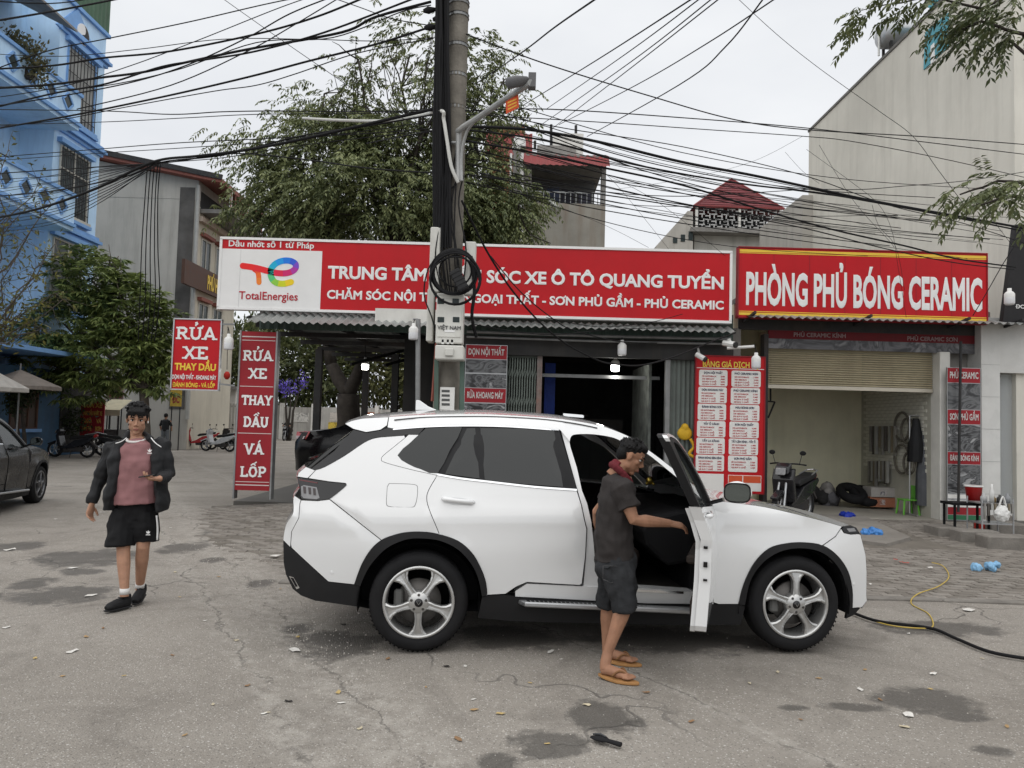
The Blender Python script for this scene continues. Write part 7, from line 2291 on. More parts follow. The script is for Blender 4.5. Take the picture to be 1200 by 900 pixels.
P_ = [(mc_.x - .031, mc_.y + .099 * math.copysign(abs(math.cos(a * PI / 12)) ** .6, math.cos(a * PI / 12)), mc_.z + .075 * math.copysign(abs(math.sin(a * PI / 12)) ** .6, math.sin(a * PI / 12)) - .002) for a in range(24)]
mg.add(P_ + [(q[0] + .03, q[1], q[2]) for q in P_], [tuple(range(24))] + [(i, (i + 1) % 24, (i + 1) % 24 + 24, i + 24) for i in range(24)])
mg.build('mirror_rim', gloss_blk, mirr, local=True)
MB().bar((mc_.x + .01, mc_.y + .1, mc_.z - .06), (mc_.x + .03, mc_.y + .19, mc_.z - .09), .05, .03).build('mirror_stalk', gloss_blk, mirr, local=True)
# ================================================================== people
def solid(name, mb_, m, parent, vox=.005, sm=4, disp=0.0, dscale=.09, seed=0):
 """joins overlapping shapes into one continuous surface"""
 o = mb_.build(name, m, parent)
 for p in o.data.polygons:
  p.use_smooth = True
 r = o.modifiers.new('remesh', 'REMESH')
 r.mode, r.voxel_size, r.use_smooth_shade = 'VOXEL', vox, True
 if sm:
  q = o.modifiers.new('smooth', 'SMOOTH')
  q.factor, q.iterations = .5, sm
 if disp:
  t_ = bpy.data.textures.new('cloth_folds', 'CLOUDS')
  t_.noise_scale, t_.noise_depth = dscale, 1
  d = o.modifiers.new('folds', 'DISPLACE')
  d.texture, d.strength, d.mid_level = t_, disp, .5
  d.texture_coords = 'LOCAL'
 return o
skin = mat('skin', (.40, .225, .15), .55, var=.16, scale=14, bump=.06, bscale=220, sub=.08)
skin2 = mat('skin_tanned', (.33, .175, .11), .55, var=.2, scale=12, bump=.06, bscale=220, sub=.08)
hair_m = mat('hair_black', (.007, .0065, .0065), .6, var=.3, scale=30, spec=.2, bump=.5, bscale=90)
eye_w = mat('eye_white', (.62, .58, .55), .3, var=0)
lip_m = mat('lip', (.32, .13, .11), .5, var=.05)
class Frame3:
 def __init__(s, o, f, u, k=1.0):
  s.k = k
  s.o, s.f = Vector(o), Vector(f).normalized()
  s.r = s.f.cross(Vector(u)).normalized()
  s.u = s.r.cross(s.f)
 def __call__(s, x, y, z):
  return s.o + (s.r * x + s.f * y + s.u * z) * s.k
def eball(mb_, H, c, sc, n=16, m=12):
 o = len(mb_.v)
 mb_.ball((0, 0, 0), 1, n, m)
 mb_.v[o:] = [tuple(H(c[0] + q[0] * sc[0], c[1] + q[1] * sc[1], c[2] + q[2] * sc[2])) for q in mb_.v[o:]]
def head_shapes(mb_, H):
 eball(mb_, H, (0, -.012, .036), (.076, .094, .080))
 eball(mb_, H, (0, .018, -.028), (.060, .066, .084))
 eball(mb_, H, (0, .050, -.098), (.026, .024, .019))
 for x in (-1, 1):
  eball(mb_, H, (x * .043, .004, -.062), (.020, .03, .03))
  eball(mb_, H, (x * .041, .052, -.020), (.021, .020, .019))
  eball(mb_, H, (x * .077, -.010, -.006), (.010, .019, .031))
  eball(mb_, H, (x * .011, .089, -.034), (.009, .009, .008))
 mb_.tube([H(0, .078, .016), H(0, .092, -.012), H(0, .104, -.030)], [.008, .010, .012], 8)
 mb_.tube([H(-.05, .062, .024), H(-.02, .079, .027), H(.02, .079, .027), H(.05, .062, .024)], [.009, .011, .011, .009], 8)
 mb_.tube([H(-.02, .076, -.060), H(0, .083, -.058), H(.02, .076, -.060)], [.006, .008, .006], 8)
 mb_.tube([H(-.018, .075, -.072), H(0, .082, -.073), H(.018, .075, -.072)], [.006, .008, .006], 8)
 mb_.tube([H(0, -.012, -.05), H(0, -.028, -.10), H(0, -.045, -.19)], [.056, .055, .062], 12)
def face_parts(t, H):
 for x in (-1, 1):
  b = MB(); b.smooth = True
  eball(b, H, (x * .031, .0655, .006), (.0135, .011, .0075), 12, 8)
  e = b.build('eye', eye_w, t)
  b = MB(); b.smooth = True
  eball(b, H, (x * .030, .0735, .006), (.0068, .0042, .0070), 10, 6)
  b.build('iris', hair_m, e)
  b = MB(); b.smooth = True
  b.tube([H(x * .016, .0765, .011), H(x * .031, .0785, .0155), H(x * .047, .068, .011)], [.002, .0028, .002], 6)
  b.build('eyelid', hair_m, e)
  b = MB(); b.smooth = True
  b.tube([H(x * .013, .0905, .029), H(x * .032, .0865, .035), H(x * .053, .068, .030)], [.0042, .005, .0025], 6)
  b.build('eyebrow', hair_m, t)
 b = MB(); b.smooth = True
 b.tube([H(-.023, .080, -.066), H(-.008, .0895, -.0625), H(.008, .0895, -.0625), H(.023, .080, -.066)], [.002, .0045, .0045, .002], 6)
 b.tube([H(-.020, .079, -.0675), H(0, .0895, -.0725), H(.020, .079, -.0675)], [.002, .0052, .002], 6)
 b.build('lips', lip_m, t)
def hair_cap(t, H, fringe, top=1.0, seed=1, back=True):
 rg = random.Random(seed)
 b = MB()
 eball(b, H, (0, -.022, .052), (.083, .097, .077 * top))
 eball(b, H, (0, -.055, .0), (.077, .062, .075))
 for k in range(95):
  a = rg.uniform(0, 2 * PI)
  e = rg.uniform(.15, 1.45)
  d = (math.cos(a) * math.cos(e), math.sin(a) * math.cos(e), math.sin(e))
  if d[1] > .45 and d[2] < .55:
   continue
  c0 = (d[0] * .078, -.02 + d[1] * .092, .05 + d[2] * .075 * top)
  l = rg.uniform(.02, .042)
  tip = (c0[0] + d[0] * l * .5 + rg.gauss(0, .012), c0[1] + d[1] * l * .5 + rg.gauss(0, .012) + .008, c0[2] + d[2] * l * .35 - .004 + rg.gauss(0, .006))
  b.tube([H(*c0), H((c0[0] + tip[0]) / 2 + d[0] * .008, (c0[1] + tip[1]) / 2 + d[1] * .008, (c0[2] + tip[2]) / 2 + .008), H(*tip)], [.014, .012, .004], 6)
 for (x, z, sw) in fringe:
  b.tube([H(x * .7, .055, .105), H(x, .088, .080), H(x + sw, .092, z)], [.016, .013, .005], 6)
 for x in (-1, 1):
  b.tube([H(x * .076, .02, .05), H(x * .078, .022, .015), H(x * .074, .022, -.012)], [.010, .007, .003], 6)
 return solid('hair', b, hair_m, t, .005, 2)
def hand_shapes(mb_, wrist, fdir, pn, thumb, curl, L=.185, spread=.11):
 """wrist point, finger direction, palm normal (towards the palm side), thumb = +1/-1 side; curl per joint in radians"""
 f, n = Vector(fdir).normalized(), Vector(pn).normalized()
 n = (n - f * f.dot(n)).normalized()
 s = f.cross(n) * thumb
 w0 = Vector(wrist)
 mb_.tube([w0 - f * .02, w0 + f * .03, w0 + f * .07, w0 + f * .092], [.027, .036, .042, .038], 12, ell=[.8, .55, .45, .42], up=n)
 for k, (ox, ln) in enumerate(((.030, .074), (.010, .083), (-.011, .077), (-.031, .060))):
  p = w0 + f * (.088 - abs(ox) * .25) + s * ox
  d = (f + s * (ox / .03 * spread)).normalized()
  pts = [p - d * .02, p]
  for j, fr in enumerate((.46, .30, .24)):
   a = curl[min(j, len(curl) - 1)] * (1 + .12 * k)
   d = (d * math.cos(a) + n * math.sin(a)).normalized()
   p = p + d * (ln * fr)
   pts.append(p)
  mb_.tube(pts, [.0095, .0095, .0088, .008, .006], 8)
 p = w0 + f * .025 + s * .028
 d = (f * .6 + s * .75 + n * .35).normalized()
 d2 = (f * .85 + s * .25 + n * .5).normalized()
 mb_.tube([p - d * .015, p + d * .03, p + d * .03 + d2 * .03, p + d * .03 + d2 * .055], [.015, .0125, .0105, .007], 8)
def trefoil(t, pl, c, h, m):
 """three-leaf mark with bars below, on plane pl at (a, b)"""
 b = MB()
 for ang, L_ in ((0, 1.0), (40, .9), (-40, .9)):
  a = R(ang)
  dx, dz = math.sin(a), math.cos(a)
  P_ = [(.0, .0), (.17, .35), (.14, .68), (0, 1), (-.14, .68), (-.17, .35)]
  b.add([pl.p(c[0] + h * .75 * L_ * (q[0] * dz + q[1] * dx), c[1] + h * .1 + h * .75 * L_ * (q[1] * dz - q[0] * dx), .001 + .0004 * ang / 40) for q in P_], [tuple(range(6))])
 for k in range(2):
  b.pbox(pl, c[0] - h * .45, c[0] + h * .45, c[1] - h * (.08 + k * .14), c[1] - h * (.0 + k * .14), 0, .001)
 return b.build('trefoil_emblem', m, t)
# ---------------- man walking towards us, looking at his phone hand
YW = 6.9
Wp = lambda px, py, d=0.0: at(px, py, YW + d)
base = Wp(152, 706)
wm = thing('person', 'man in black zip jacket, mauve T-shirt and black shorts walking with a phone', 'person', (base.x, YW, 0))
b = MB(); b.smooth = True
H = Frame3(Wp(161, 491.5, .0), (.36, -.92, -.2), (0.02, 0, 1), 1.08)
head_shapes(b, H)
sh_r, sh_l = Wp(134, 525, .03), Wp(189, 522, .03)
el_r, el_l = Wp(117, 559, .06), Wp(198, 556, .02)
wr_r, wr_l = Wp(107.5, 590, .0), Wp(187, 561, -.20)
b.tube([Wp(161, 512, .03), Wp(161, 530, .02), Wp(160, 560, .02), Wp(160, 595, .03), Wp(159, 612, .04)], [.06, .13, .14, .14, .12], 14, ell=.58, up=(0, 1, 0))
b.tube([sh_r, sh_r.lerp(el_r, .5), el_r, el_r.lerp(wr_r, .4), wr_r], [.055, .05, .04, .042, .028], 10)
b.tube([sh_l, sh_l.lerp(el_l, .5), el_l, el_l.lerp(wr_l, .4), wr_l], [.055, .05, .04, .042, .028], 10)
hand_shapes(b, wr_r + Vector((0, 0, -.012)), Vector((-.10, -.15, -1)), (.75, -.2, .0), -1, (.45, .55, .4))
hand_shapes(b, wr_l, Vector((-.75, -.45, .02)), (-.1, .1, .9), 1, (.55, .8, .6))
kn_r, kn_l = Wp(144.5, 645, -.07), Wp(167.5, 641, .0)
an_r, an_l = Wp(146, 692, -.12), Wp(164, 685, .16)
b.tube([Wp(147, 602, .03), kn_r.lerp(Wp(147, 602, .03), .4), kn_r, kn_r.lerp(an_r, .3), kn_r.lerp(an_r, .7), an_r, an_r + Vector((0, 0, -.05))], [.07, .066, .056, .056, .044, .036, .038], 12)
b.tube([Wp(171, 602, .03), kn_l.lerp(Wp(171, 602, .03), .4), kn_l, kn_l.lerp(an_l, .3), kn_l.lerp(an_l, .7), an_l, an_l + Vector((0, .0, -.05))], [.07, .066, .056, .057, .046, .037, .038], 12)
solid('body', b, skin, wm, .0048, 4)
face_parts(wm, H)
hair_cap(wm, H, [(-.05, .045, -.01), (-.035, .035, -.012), (-.02, .042, -.012), (-.004, .030, -.014), (.012, .040, .01), (.028, .035, .014), (.045, .045, .012), (.058, .05, .01), (.0, .05, .02)], 1.12, 5)
ear = MB(); ear.smooth = True
eball(ear, H, (-.081, .006, -.018), (.006, .006, .012)); ear.build('white_earbud', pvc, wm)
mauve = mat('mauve_cotton', (.265, .132, .135), .9, var=.12, scale=7, bump=.12, bscale=90)
jack = mat('jacket_black', (.013, .0135, .015), .7, var=.25, scale=9, bump=.1, bscale=80, spec=.3)
shorts_m = mat('shorts_black', (.009, .009, .010), .8, var=.2, scale=9, bump=.1, bscale=80, spec=.2)
b = MB()
b.tube([Wp(161, 517, .04), Wp(161, 524, .02), Wp(161, 540, .0), Wp(160, 562, .0), Wp(159.5, 580, .0), Wp(159.5, 590, .0)], [.10, .165, .178, .18, .19, .193], 18, ell=[.62, .64, .66, .68, .68, .68], up=(0, 1, 0))
tee = solid('t_shirt', b, mauve, wm, .006, 3, .045, .13)
b = MB(); b.smooth = True
nk = Wp(160.5, 515.5, .02)
b.tube([nk + Vector((.078 * math.cos(a * PI / 10), .07 * math.sin(a * PI / 10) - .01, .004 + .022 * math.sin(a * PI / 10))) for a in range(21)], .011, 8, caps=False)
b.build('collar', mat('collar_white', (.66, .64, .62), .8, var=.05), tee)
b = MB()
for (sh, el, wr, sg) in ((sh_r, el_r, wr_r, -1), (sh_l, el_l, wr_l, 1)):
 b.tube([sh + Vector((-sg * .04, 0, .01)), sh, sh.lerp(el, .5), el, el.lerp(wr, .45), el.lerp(wr, .92)], [.07, .078, .07, .063, .056, .044], 12)
 b.tube([el.lerp(wr, .85), el.lerp(wr, .97)], [.043, .041], 12)
# body of the open jacket: sides, fronts and back
for (pts, rs, es) in (([Wp(140, 519, .04), Wp(138, 540, .0), Wp(136, 565, -.02), Wp(131, 586, -.03), Wp(130, 597, -.03)], [.075, .082, .07, .06, .055], [1.2, 1.4, 1.7, 2.0, 2.0]),
                      ([Wp(184, 517, .04), Wp(187, 540, .0), Wp(188, 565, -.0), Wp(190, 588, -.01), Wp(191, 598, -.01)], [.07, .062, .05, .042, .035], [1.2, 1.6, 2.0, 2.6, 2.8])):
 b.tube(pts, rs, 12, ell=es, up=(0, 1, 0))
b.tube([Wp(161, 517, .09), Wp(161, 545, .11), Wp(160, 575, .12), Wp(160, 596, .13)], [.17, .20, .21, .22], 14, ell=.28, up=(0, 1, 0))
b.tube([Wp(145, 516, -.02), Wp(152, 509, .06), Wp(161, 507, .10), Wp(170, 508.5, .06), Wp(177, 515, -.02)], [.028, .03, .03, .03, .028], 8)
jk = solid('jacket', b, jack, wm, .006, 3, .05, .12)
for pts in ([(135.5, 519.5, -.085), (142, 517.5, -.085), (148.5, 513, -.075)], [(177, 513, -.075), (182, 519, -.09), (189, 524, -.075)]):
 p_ = MB(); p_.smooth = True
 p_.tube(spline([Wp(*q) for q in pts], 4), .0045, 6)
 p_.build('white_piping', sign_white, jk)
p_ = MB(); p_.smooth = True
p_.tube(spline([Wp(131, 555, -.095), Wp(128, 572, -.10), Wp(125, 590, -.09)], 4), .004, 6)
p_.build('white_piping', sign_white, jk)
b = MB()
b.tube([Wp(159.5, 585, .03), Wp(159.5, 598, .03), Wp(159.5, 608, .03)], [.172, .178, .175], 16, ell=.66, up=(0, 1, 0))
b.tube([Wp(147, 598, .03), Wp(143, 615, .0), Wp(141.5, 632, -.04), Wp(141, 640, -.05)], [.11, .12, .122, .123], 14)
b.ball(Wp(158, 611, .02), .11, 12, 8)
b.tube([Wp(171, 598, .03), Wp(171, 615, .03), Wp(171, 628, .04), Wp(171, 634, .04)], [.105, .112, .108, .108], 14)
shr = solid('shorts', b, shorts_m, wm, .006, 3, .04, .13)
for k in range(3):
 p_ = MB(); p_.smooth = True
 p_.tube(spline([Wp(183 + k * 1.0, 604, -.045 + .05 * k), Wp(184.2 + k * .9, 618, -.03 + .05 * k), Wp(183.8 + k * .9, 633, -.03 + .05 * k)], 4), .0045, 6)
 p_.build('side_stripe', sign_white, shr)
e = Wp(173.5, 626, -.085)
trefoil(shr, front(e.y), (e.x, e.z), .042, sign_white)
e = Wp(175.3, 530.5, -.155)
trefoil(tee, front(e.y), (e.x, e.z), .045, sign_white)
shoe_m = mat('shoe_black', (.012, .012, .013), .75, var=.25, scale=14, spec=.25)
sole_m = mat('sole_black', (.02, .02, .021), .6, var=.2)
def shoe(t, heel, toe, tilt=0.0):
 heel, toe = Vector(heel), Vector(toe)
 d = (toe - heel).normalized()
 u = Vector((0, 0, 1))
 b_ = MB()
 b_.tube([heel + u * .05, heel.lerp(toe, .25) + u * .055, heel.lerp(toe, .55) + u * .05, heel.lerp(toe, .85) + u * .042, toe + u * .034], [.034, .043, .047, .046, .026], 12, ell=[1.2, 1.15, .95, .72, .7], up=u)
 b_.tube([heel.lerp(toe, .12) + u * .06, heel.lerp(toe, .16) + u * .115], [.042, .042], 12)
 s_ = solid('shoe', b_, shoe_m, t, .005, 3)
 q_ = MB()
 b2 = MB()
 b2.tube([heel + u * .012 - d * .012, heel.lerp(toe, .3) + u * .012, heel.lerp(toe, .7) + u * .012, toe + u * .014 + d * .012], [.036, .042, .05, .024], 12, ell=.30, up=u)
 solid('sole', b2, sole_m, s_, .005, 2)
 for k in range(4):
  c_ = heel.lerp(toe, .42 + k * .09) + u * (.098 - k * .010)
  sd = d.cross(u) * .026
  l_ = MB(); l_.smooth = True
  l_.tube([c_ - sd, c_ + u * .006, c_ + sd], .004, 6)
  l_.build('lace', mat('lace_black', (.03, .03, .032), .8, var=.1), s_)
 return s_
ha = Vector((an_r.x + .012, an_r.y + .07, 0.0)); ta = ha + Vector((-.095, -.205, 0))
shoe(wm, ha, ta)
hb_ = Vector((an_l.x, an_l.y + .06, .035)); tb_ = hb_ + Vector((.04, -.225, -.030))
shoe(wm, hb_, tb_)
for an in (an_r, an_l):
 b = MB(); b.smooth = True
 b.tube([an + Vector((0, 0, .02)), an + Vector((0, 0, -.03))], [.041, .041], 12)
 b.build('sock', mat('sock_white', (.68, .67, .65), .9, var=.05), wm)
pho = thing('phone', 'black smartphone held in the walking man\'s hand', 'phone', wr_l)
pc_ = wr_l + Vector((-.075, -.06, .028))
MB().bar(pc_ + Vector((-.065, -.03, -.012)), pc_ + Vector((.055, .02, .012)), .07, .009).build('case', gloss_blk, pho, bevel=.003)
MB().bar(pc_ + Vector((-.062, -.0288, -.0065)), pc_ + Vector((.052, .0188, .0165)), .064, .0012).build('screen', mat('phone_glass', (.01, .01, .012), .05, var=0), pho)
# ---------------- man at the open car door
YD = 5.45
Dp = lambda px, py, d=0.0: at(px, py, YD + d)
dm = thing('person', 'man in dark grey T-shirt, denim shorts and flip-flops at the open car door', 'person', (Dp(715, 790).x, YD, 0))
b = MB(); b.smooth = True
H2 = Frame3(Dp(740, 535.5, .04), (.88, -.17, -.46), (.45, 0, .9))
head_shapes(b, H2)
s_n, s_f = Dp(729, 573, -.13), Dp(726, 571, .24)
e_n, e_f = Dp(743, 609, -.17), Dp(700, 600, .36)
w_n, w_f = Dp(786, 613.5, -.10), Dp(702, 625, .52)
b.tube([Dp(731, 556, .05), Dp(725, 575, .05), Dp(720, 610, .06), Dp(721, 650, .08), Dp(721, 668, .08)], [.06, .105, .11, .11, .11], 14, ell=[1, 1.3, 1.2, 1.2, 1.2], up=(0, 1, 0))
b.tube([s_n, s_n.lerp(e_n, .5), e_n, e_n.lerp(w_n, .3), e_n.lerp(w_n, .7), w_n], [.056, .05, .042, .044, .034, .027], 10)
b.tube([s_f, s_f.lerp(e_f, .5), e_f, e_f.lerp(w_f, .4), w_f], [.056, .05, .041, .042, .028], 10)
hand_shapes(b, w_n + Vector((-.005, 0, 0)), (1, .12, -.16), (.1, .3, -.9), 1, (.35, .55, .45))
hand_shapes(b, w_f, (.2, .5, -.8), (.8, 0, 0), 1, (.4, .5, .4))
hp_n, hp_f = Dp(722, 662, -.02), Dp(719, 662, .18)
k_n, k_f = Dp(733, 706, -.09), Dp(713, 714, .20)
a_n, a_f = Dp(712, 765, -.13), Dp(711, 758, .20)
for (hp_, k_, a_) in ((hp_n, k_n, a_n), (hp_f, k_f, a_f)):
 b.tube([hp_, hp_.lerp(k_, .5), k_, k_.lerp(a_, .28), k_.lerp(a_, .68), a_], [.088, .076, .056, .056, .042, .034], 12)
def bare_foot(mb_, ankle, heel, toe):
 heel, toe = Vector(heel), Vector(toe)
 d = (toe - heel).normalized()
 u = Vector((0, 0, 1))
 mb_.tube([ankle, ankle.lerp(heel + u * .045 + d * .03, .6), heel + u * .042 + d * .035], [.036, .038, .036], 10)
 mb_.tube([heel + u * .034 + d * .012, heel.lerp(toe, .3) + u * .045, heel.lerp(toe, .6) + u * .034, heel.lerp(toe, .82) + u * .024], [.028, .036, .042, .038], 12, ell=[1, 1, .75, .5], up=u)
 sd = d.cross(u)
 for k in range(5):
  o_ = (k - 2) * .0165
  p_ = heel.lerp(toe, .80 - abs(k - 1) * .012) + sd * o_ + u * .022
  l_ = (.052, .046, .042, .038, .032)[k] if True else 0
  mb_.tube([p_ - d * .01, p_ + d * l_ * .6, p_ + d * l_ - u * .005], [.012, .011, .007] if k else [.014, .014, .009], 8)
hN, tN = Vector((Dp(700, 782, 0).x, 5.30, .02)), Vector((Dp(700, 782, 0).x + .215, 5.19, .018))
hF, tF = Vector((a_f.x - .02, 5.66, .02)), Vector((a_f.x + .21, 5.58, .018))
bare_foot(b, a_n, hN, tN)
bare_foot(b, a_f, hF, tF)
solid('body', b, skin2, dm, .0048, 4)
face_parts(dm, H2)
b = MB()
rg_ = random.Random(9)
eball(b, H2, (0, -.022, .050), (.081, .095, .078)); eball(b, H2, (0, -.060, .0), (.070, .052, .064)); eball(b, H2, (0, .035, .085), (.06, .05, .040))
for k in range(150):
 a, e_ = rg_.uniform(0, 2 * PI), rg_.uniform(-.1, 1.5)
 d = (math.cos(a) * math.cos(e_), math.sin(a) * math.cos(e_), math.sin(e_))
 if d[1] > .5 and d[2] < .45:
  continue
 c0 = (d[0] * .077, -.02 + d[1] * .092, .047 + d[2] * .074)
 b.tube([H2(*c0), H2(c0[0] + d[0] * .018 + rg_.gauss(0, .005), c0[1] + d[1] * .018 + rg_.gauss(0, .005), c0[2] + d[2] * .018 + .004)], [.009, .003], 5)
solid('hair', b, hair_m, dm, .0045, 1)
grey_tee = mat('charcoal_cotton', (.036, .032, .031), .9, var=.22, scale=6, bump=.12, bscale=90, spec=.2)
b = MB()
b.tube([Dp(730, 560, .06), Dp(726, 567, .06), Dp(722, 585, .06), Dp(719, 612, .07), Dp(720, 640, .08), Dp(721, 655, .08)], [.085, .122, .132, .132, .134, .137], 18, ell=[1.4, 1.6, 1.6, 1.5, 1.45, 1.4], up=(0, 1, 0))
for (s_, e_) in ((s_n, e_n), (s_f, e_f)):
 b.tube([s_ + Vector((-.01, .03 if s_ is s_n else -.03, .015)), s_, s_.lerp(e_, .45), s_.lerp(e_, .62)], [.075, .086, .078, .080], 12)
tee2 = solid('t_shirt', b, grey_tee, dm, .006, 3, .05, .12)
b = MB()
b.tube(spline([H2(-.055, .045, -.150), H2(-.07, -.03, -.125), H2(-.03, -.085, -.115), H2(.04, -.085, -.115), H2(.07, -.03, -.125), H2(.055, .045, -.150), H2(0, .075, -.165)], 4, True), .026, 10)
b.tube(spline([H2(-.05, -.04, -.09), H2(0, -.085, -.085), H2(.05, -.04, -.09)], 4), .022, 8)
solid('scarf', b, mat('scarf_maroon', (.13, .022, .028), .9, var=.3, scale=14, bump=.3, bscale=60), dm, .005, 2, .012, .03)
denim = mat('black_denim', (.022, .023, .025), .85, var=.35, scale=7, dirt=.25, dirtcol=(.07, .072, .075), bump=.2, bscale=70, spec=.2)
b = MB()
b.tube([Dp(720.5, 648, .08), Dp(721, 662, .08), Dp(722, 672, .08)], [.132, .140, .132], 16, ell=1.35, up=(0, 1, 0))
b.tube([hp_n + Vector((0, 0, .0)), hp_n.lerp(k_n, .5), Dp(732, 704, -.09), Dp(733.5, 716, -.10)], [.115, .108, .098, .092], 14)
b.tube([hp_f, hp_f.lerp(k_f, .5), Dp(714, 700, .19), Dp(713, 709, .20)], [.11, .105, .095, .09], 14)
jn = solid('denim_shorts', b, denim, dm, .006, 3, .06, .11)
q_ = MB()
c_ = Dp(716, 672, -.13)
pk = [c_ + Vector(v_) for v_ in ((-.055, 0, .05), (.055, 0, .05), (.055, 0, -.04), (0, 0, -.065), (-.055, 0, -.04))]
for i in range(5):
 p_ = MB(); p_.smooth = True
 p_.tube([pk[i], pk[(i + 1) % 5]], .0028, 5)
 p_.build('pocket_seam', mat('seam_grey_denim', (.07, .07, .072), .9, var=.1), jn)
# flip-flops
ff_m = mat('flipflop_tan', (.36, .19, .075), .7, var=.15, scale=10)
for i, (h_, t_) in enumerate(((hN, tN), (hF, tF))):
 d = (t_ - h_).normalized()
 sd = d.cross(Vector((0, 0, 1)))
 fl = thing('flip_flop', ['tan flip-flop on the near foot of the man at the car', 'tan flip-flop on the far foot of the man at the car'][i], 'flip-flop', (h_.x, h_.y, 0), 0, 'flip-flops of the man at the car')
 out = []
 for a in range(24):
  an_ = 2 * PI * a / 24
  x = .145 * math.cos(an_)
  y = (.05 if x > 0 else .042) * math.sin(an_) * (1 - .12 * math.cos(an_ * 2))
  out.append((x, y))
 cc = h_.lerp(t_, .55)
 b = MB()
 b.prism(out, lambda q: Vector((cc.x, cc.y, .020)) + d * q[0] + sd * q[1] + Vector((0, 0, max(0, -q[0] - .05) * .12)), lambda q: Vector((cc.x, cc.y, .002)) + d * q[0] + sd * q[1] + Vector((0, 0, max(0, -q[0] - .05) * .12)))
 b.build('sole', ff_m, fl, bevel=.003)
 tz = h_.lerp(t_, .80) + Vector((0, 0, .035))
 for s_ in (-1, 1):
  b = MB(); b.smooth = True
  b.tube(spline([tz, h_.lerp(t_, .62) + sd * (s_ * .036) + Vector((0, 0, .062)), h_.lerp(t_, .42) + sd * (s_ * .046) + Vector((0, 0, .022))], 5), .0075, 8)
  b.build('strap', mat('strap_brown', (.20, .10, .045), .6, var=.1), fl)
# ================================================================== other vehicles
black_paint = mat('black_car_paint', (.007, .007, .008), .25, var=.05, coat=.12, spec=.2)
swap = {'pearl_white_paint': black_paint, 'recess_white': black_paint, 'alloy_silver': mat('alloy_dark', (.16, .16, .165), .35, metal=.7, var=.1), 'door_inner_white': black_paint}
bs = copy_tree(SUV, label='black SUV cut off by the left picture edge', group=None)
def repaint(o):
 for ch in o.children:
  if ch.type == 'MESH':
   for sl in ch.material_slots:
    if sl.material and sl.material.name in swap:
     m_ = swap[sl.material.name]
     sl.link = 'OBJECT'
     sl.material = m_
  elif ch.name.startswith('front_door'):
   ch.matrix_local = Matrix()
   if 'label' in ch:
    del ch['label']
  repaint(ch)
repaint(bs)
fw_ = gnd(46, 589)
az = R(103)
sc2 = .94
off_ = Matrix.Rotation(az, 3, 'Z') @ Vector((WB * sc2, -.955 * sc2, 0))
bs.location = (fw_.x - off_.x, fw_.y - off_.y, 0)
bs.rotation_euler = (0, 0, az)
bs.scale = (sc2,) * 3
# ---------------- black saloon raised on a wash lift inside the carport
sp = at(345, 540, 16.2)
sd_ = thing('saloon_car', 'black saloon with sloping rear on the wash lift behind the white car', 'car', (sp.x + .02, 16.6, .42), R(7))
ST = [(-.02, .55, .80, .80, .80, .60), (.12, .78, .92, .98, 1.00, .74), (.6, .84, .99, 1.06, 1.06, .80), (.85, .86, 1.0, 1.06, 1.12, .80), (1.35, .88, 1.0, 1.03, 1.38, .62), (1.8, .89, 1.0, 1.0, 1.45, .60), (2.6, .90, 1.0, .99, 1.46, .60), (3.1, .90, .99, .98, 1.38, .60), (3.7, .88, .97, .97, .99, .72), (4.5, .80, .90, .80, .82, .60), (4.75, .6, .7, .62, .66, .45)]
mb = MB(); mb.smooth = True
for k, (x, wl_, ww, zb, zr, wr) in enumerate(ST):
 row = [(wl_ * .92, .20), (wl_ * 1.0, .34), (ww * .93, .62), (ww * .90, zb), (wr + (ww * .9 - wr) * (.45 if zr > zb + .1 else .3), zb + (zr - zb) * .55), (wr, zr - .03 if zr > zb + .1 else zr), (wr * .5, zr + .01), (0, zr + .015)]
 for (u, z) in row + [(-u, z) for u, z in row[-2::-1]]:
  mb.v.append((x, u, z))
n_ = 15
for k in range(len(ST) - 1):
 for j in range(n_ - 1):
  a = k * n_ + j
  mb.f.append((a, a + 1, a + n_ + 1, a + n_)); mb.m.append(1 if j in (3, 4, 9, 10) and 3 < k < 8 or (j in (5, 6, 7, 8) and k in (3, 7)) else 0); mb.sm.append(True)
for k in (0, len(ST) - 1):
 mb.f.append(tuple(range(k * n_, k * n_ + n_))[::(1 if k else -1)]); mb.m.append(0); mb.sm.append(False)
mb.build('body', [black_paint, tint], sd_, local=True)
for sg in (-1, 1):
 MB().hexa([(-.035, sg * .52, .86), (.22, sg * .90, .86), (.2, sg * .80, .84), (-.02, sg * .45, .84), (-.025, sg * .52, 1.0), (.30, sg * .90, 1.02), (.26, sg * .80, 1.02), (0, sg * .44, 1.0)]).build('tail_light', mat('tail_pink', (.55, .12, .12), .2, var=.2, scale=12, coat=.4), sd_, local=True)
 MB().hexa([(-.04, sg * .53, .86), (.17, sg * .905, .86), (.13, sg * .80, .85), (-.03, sg * .46, .85), (-.035, sg * .53, .92), (.2, sg * .905, .92), (.14, sg * .80, .92), (-.02, sg * .46, .92)]).build('tail_lens', mat('tail_clear', (.62, .52, .52), .2, var=.1, coat=.4), sd_, local=True)
 for x in (.85, 3.65):
  build_wheel(sd_, 'wheel', x, sg * .86, sg, .3, R_=.325, rr=.23, wd=.2, rim_m=swap['alloy_silver'])
MB().box(-.05, .02, -.5, .5, .45, .62).build('number_plate', sign_white, sd_, local=True)
MB().box(.05, .5, -.7, .7, .985, 1.0).build('boot_lip', black_paint, sd_, bevel=.01, local=True)
lf = thing('car_lift', 'low steel wash lift under the black saloon', 'car lift', (sp.x + 2.4, 16.6, .075))
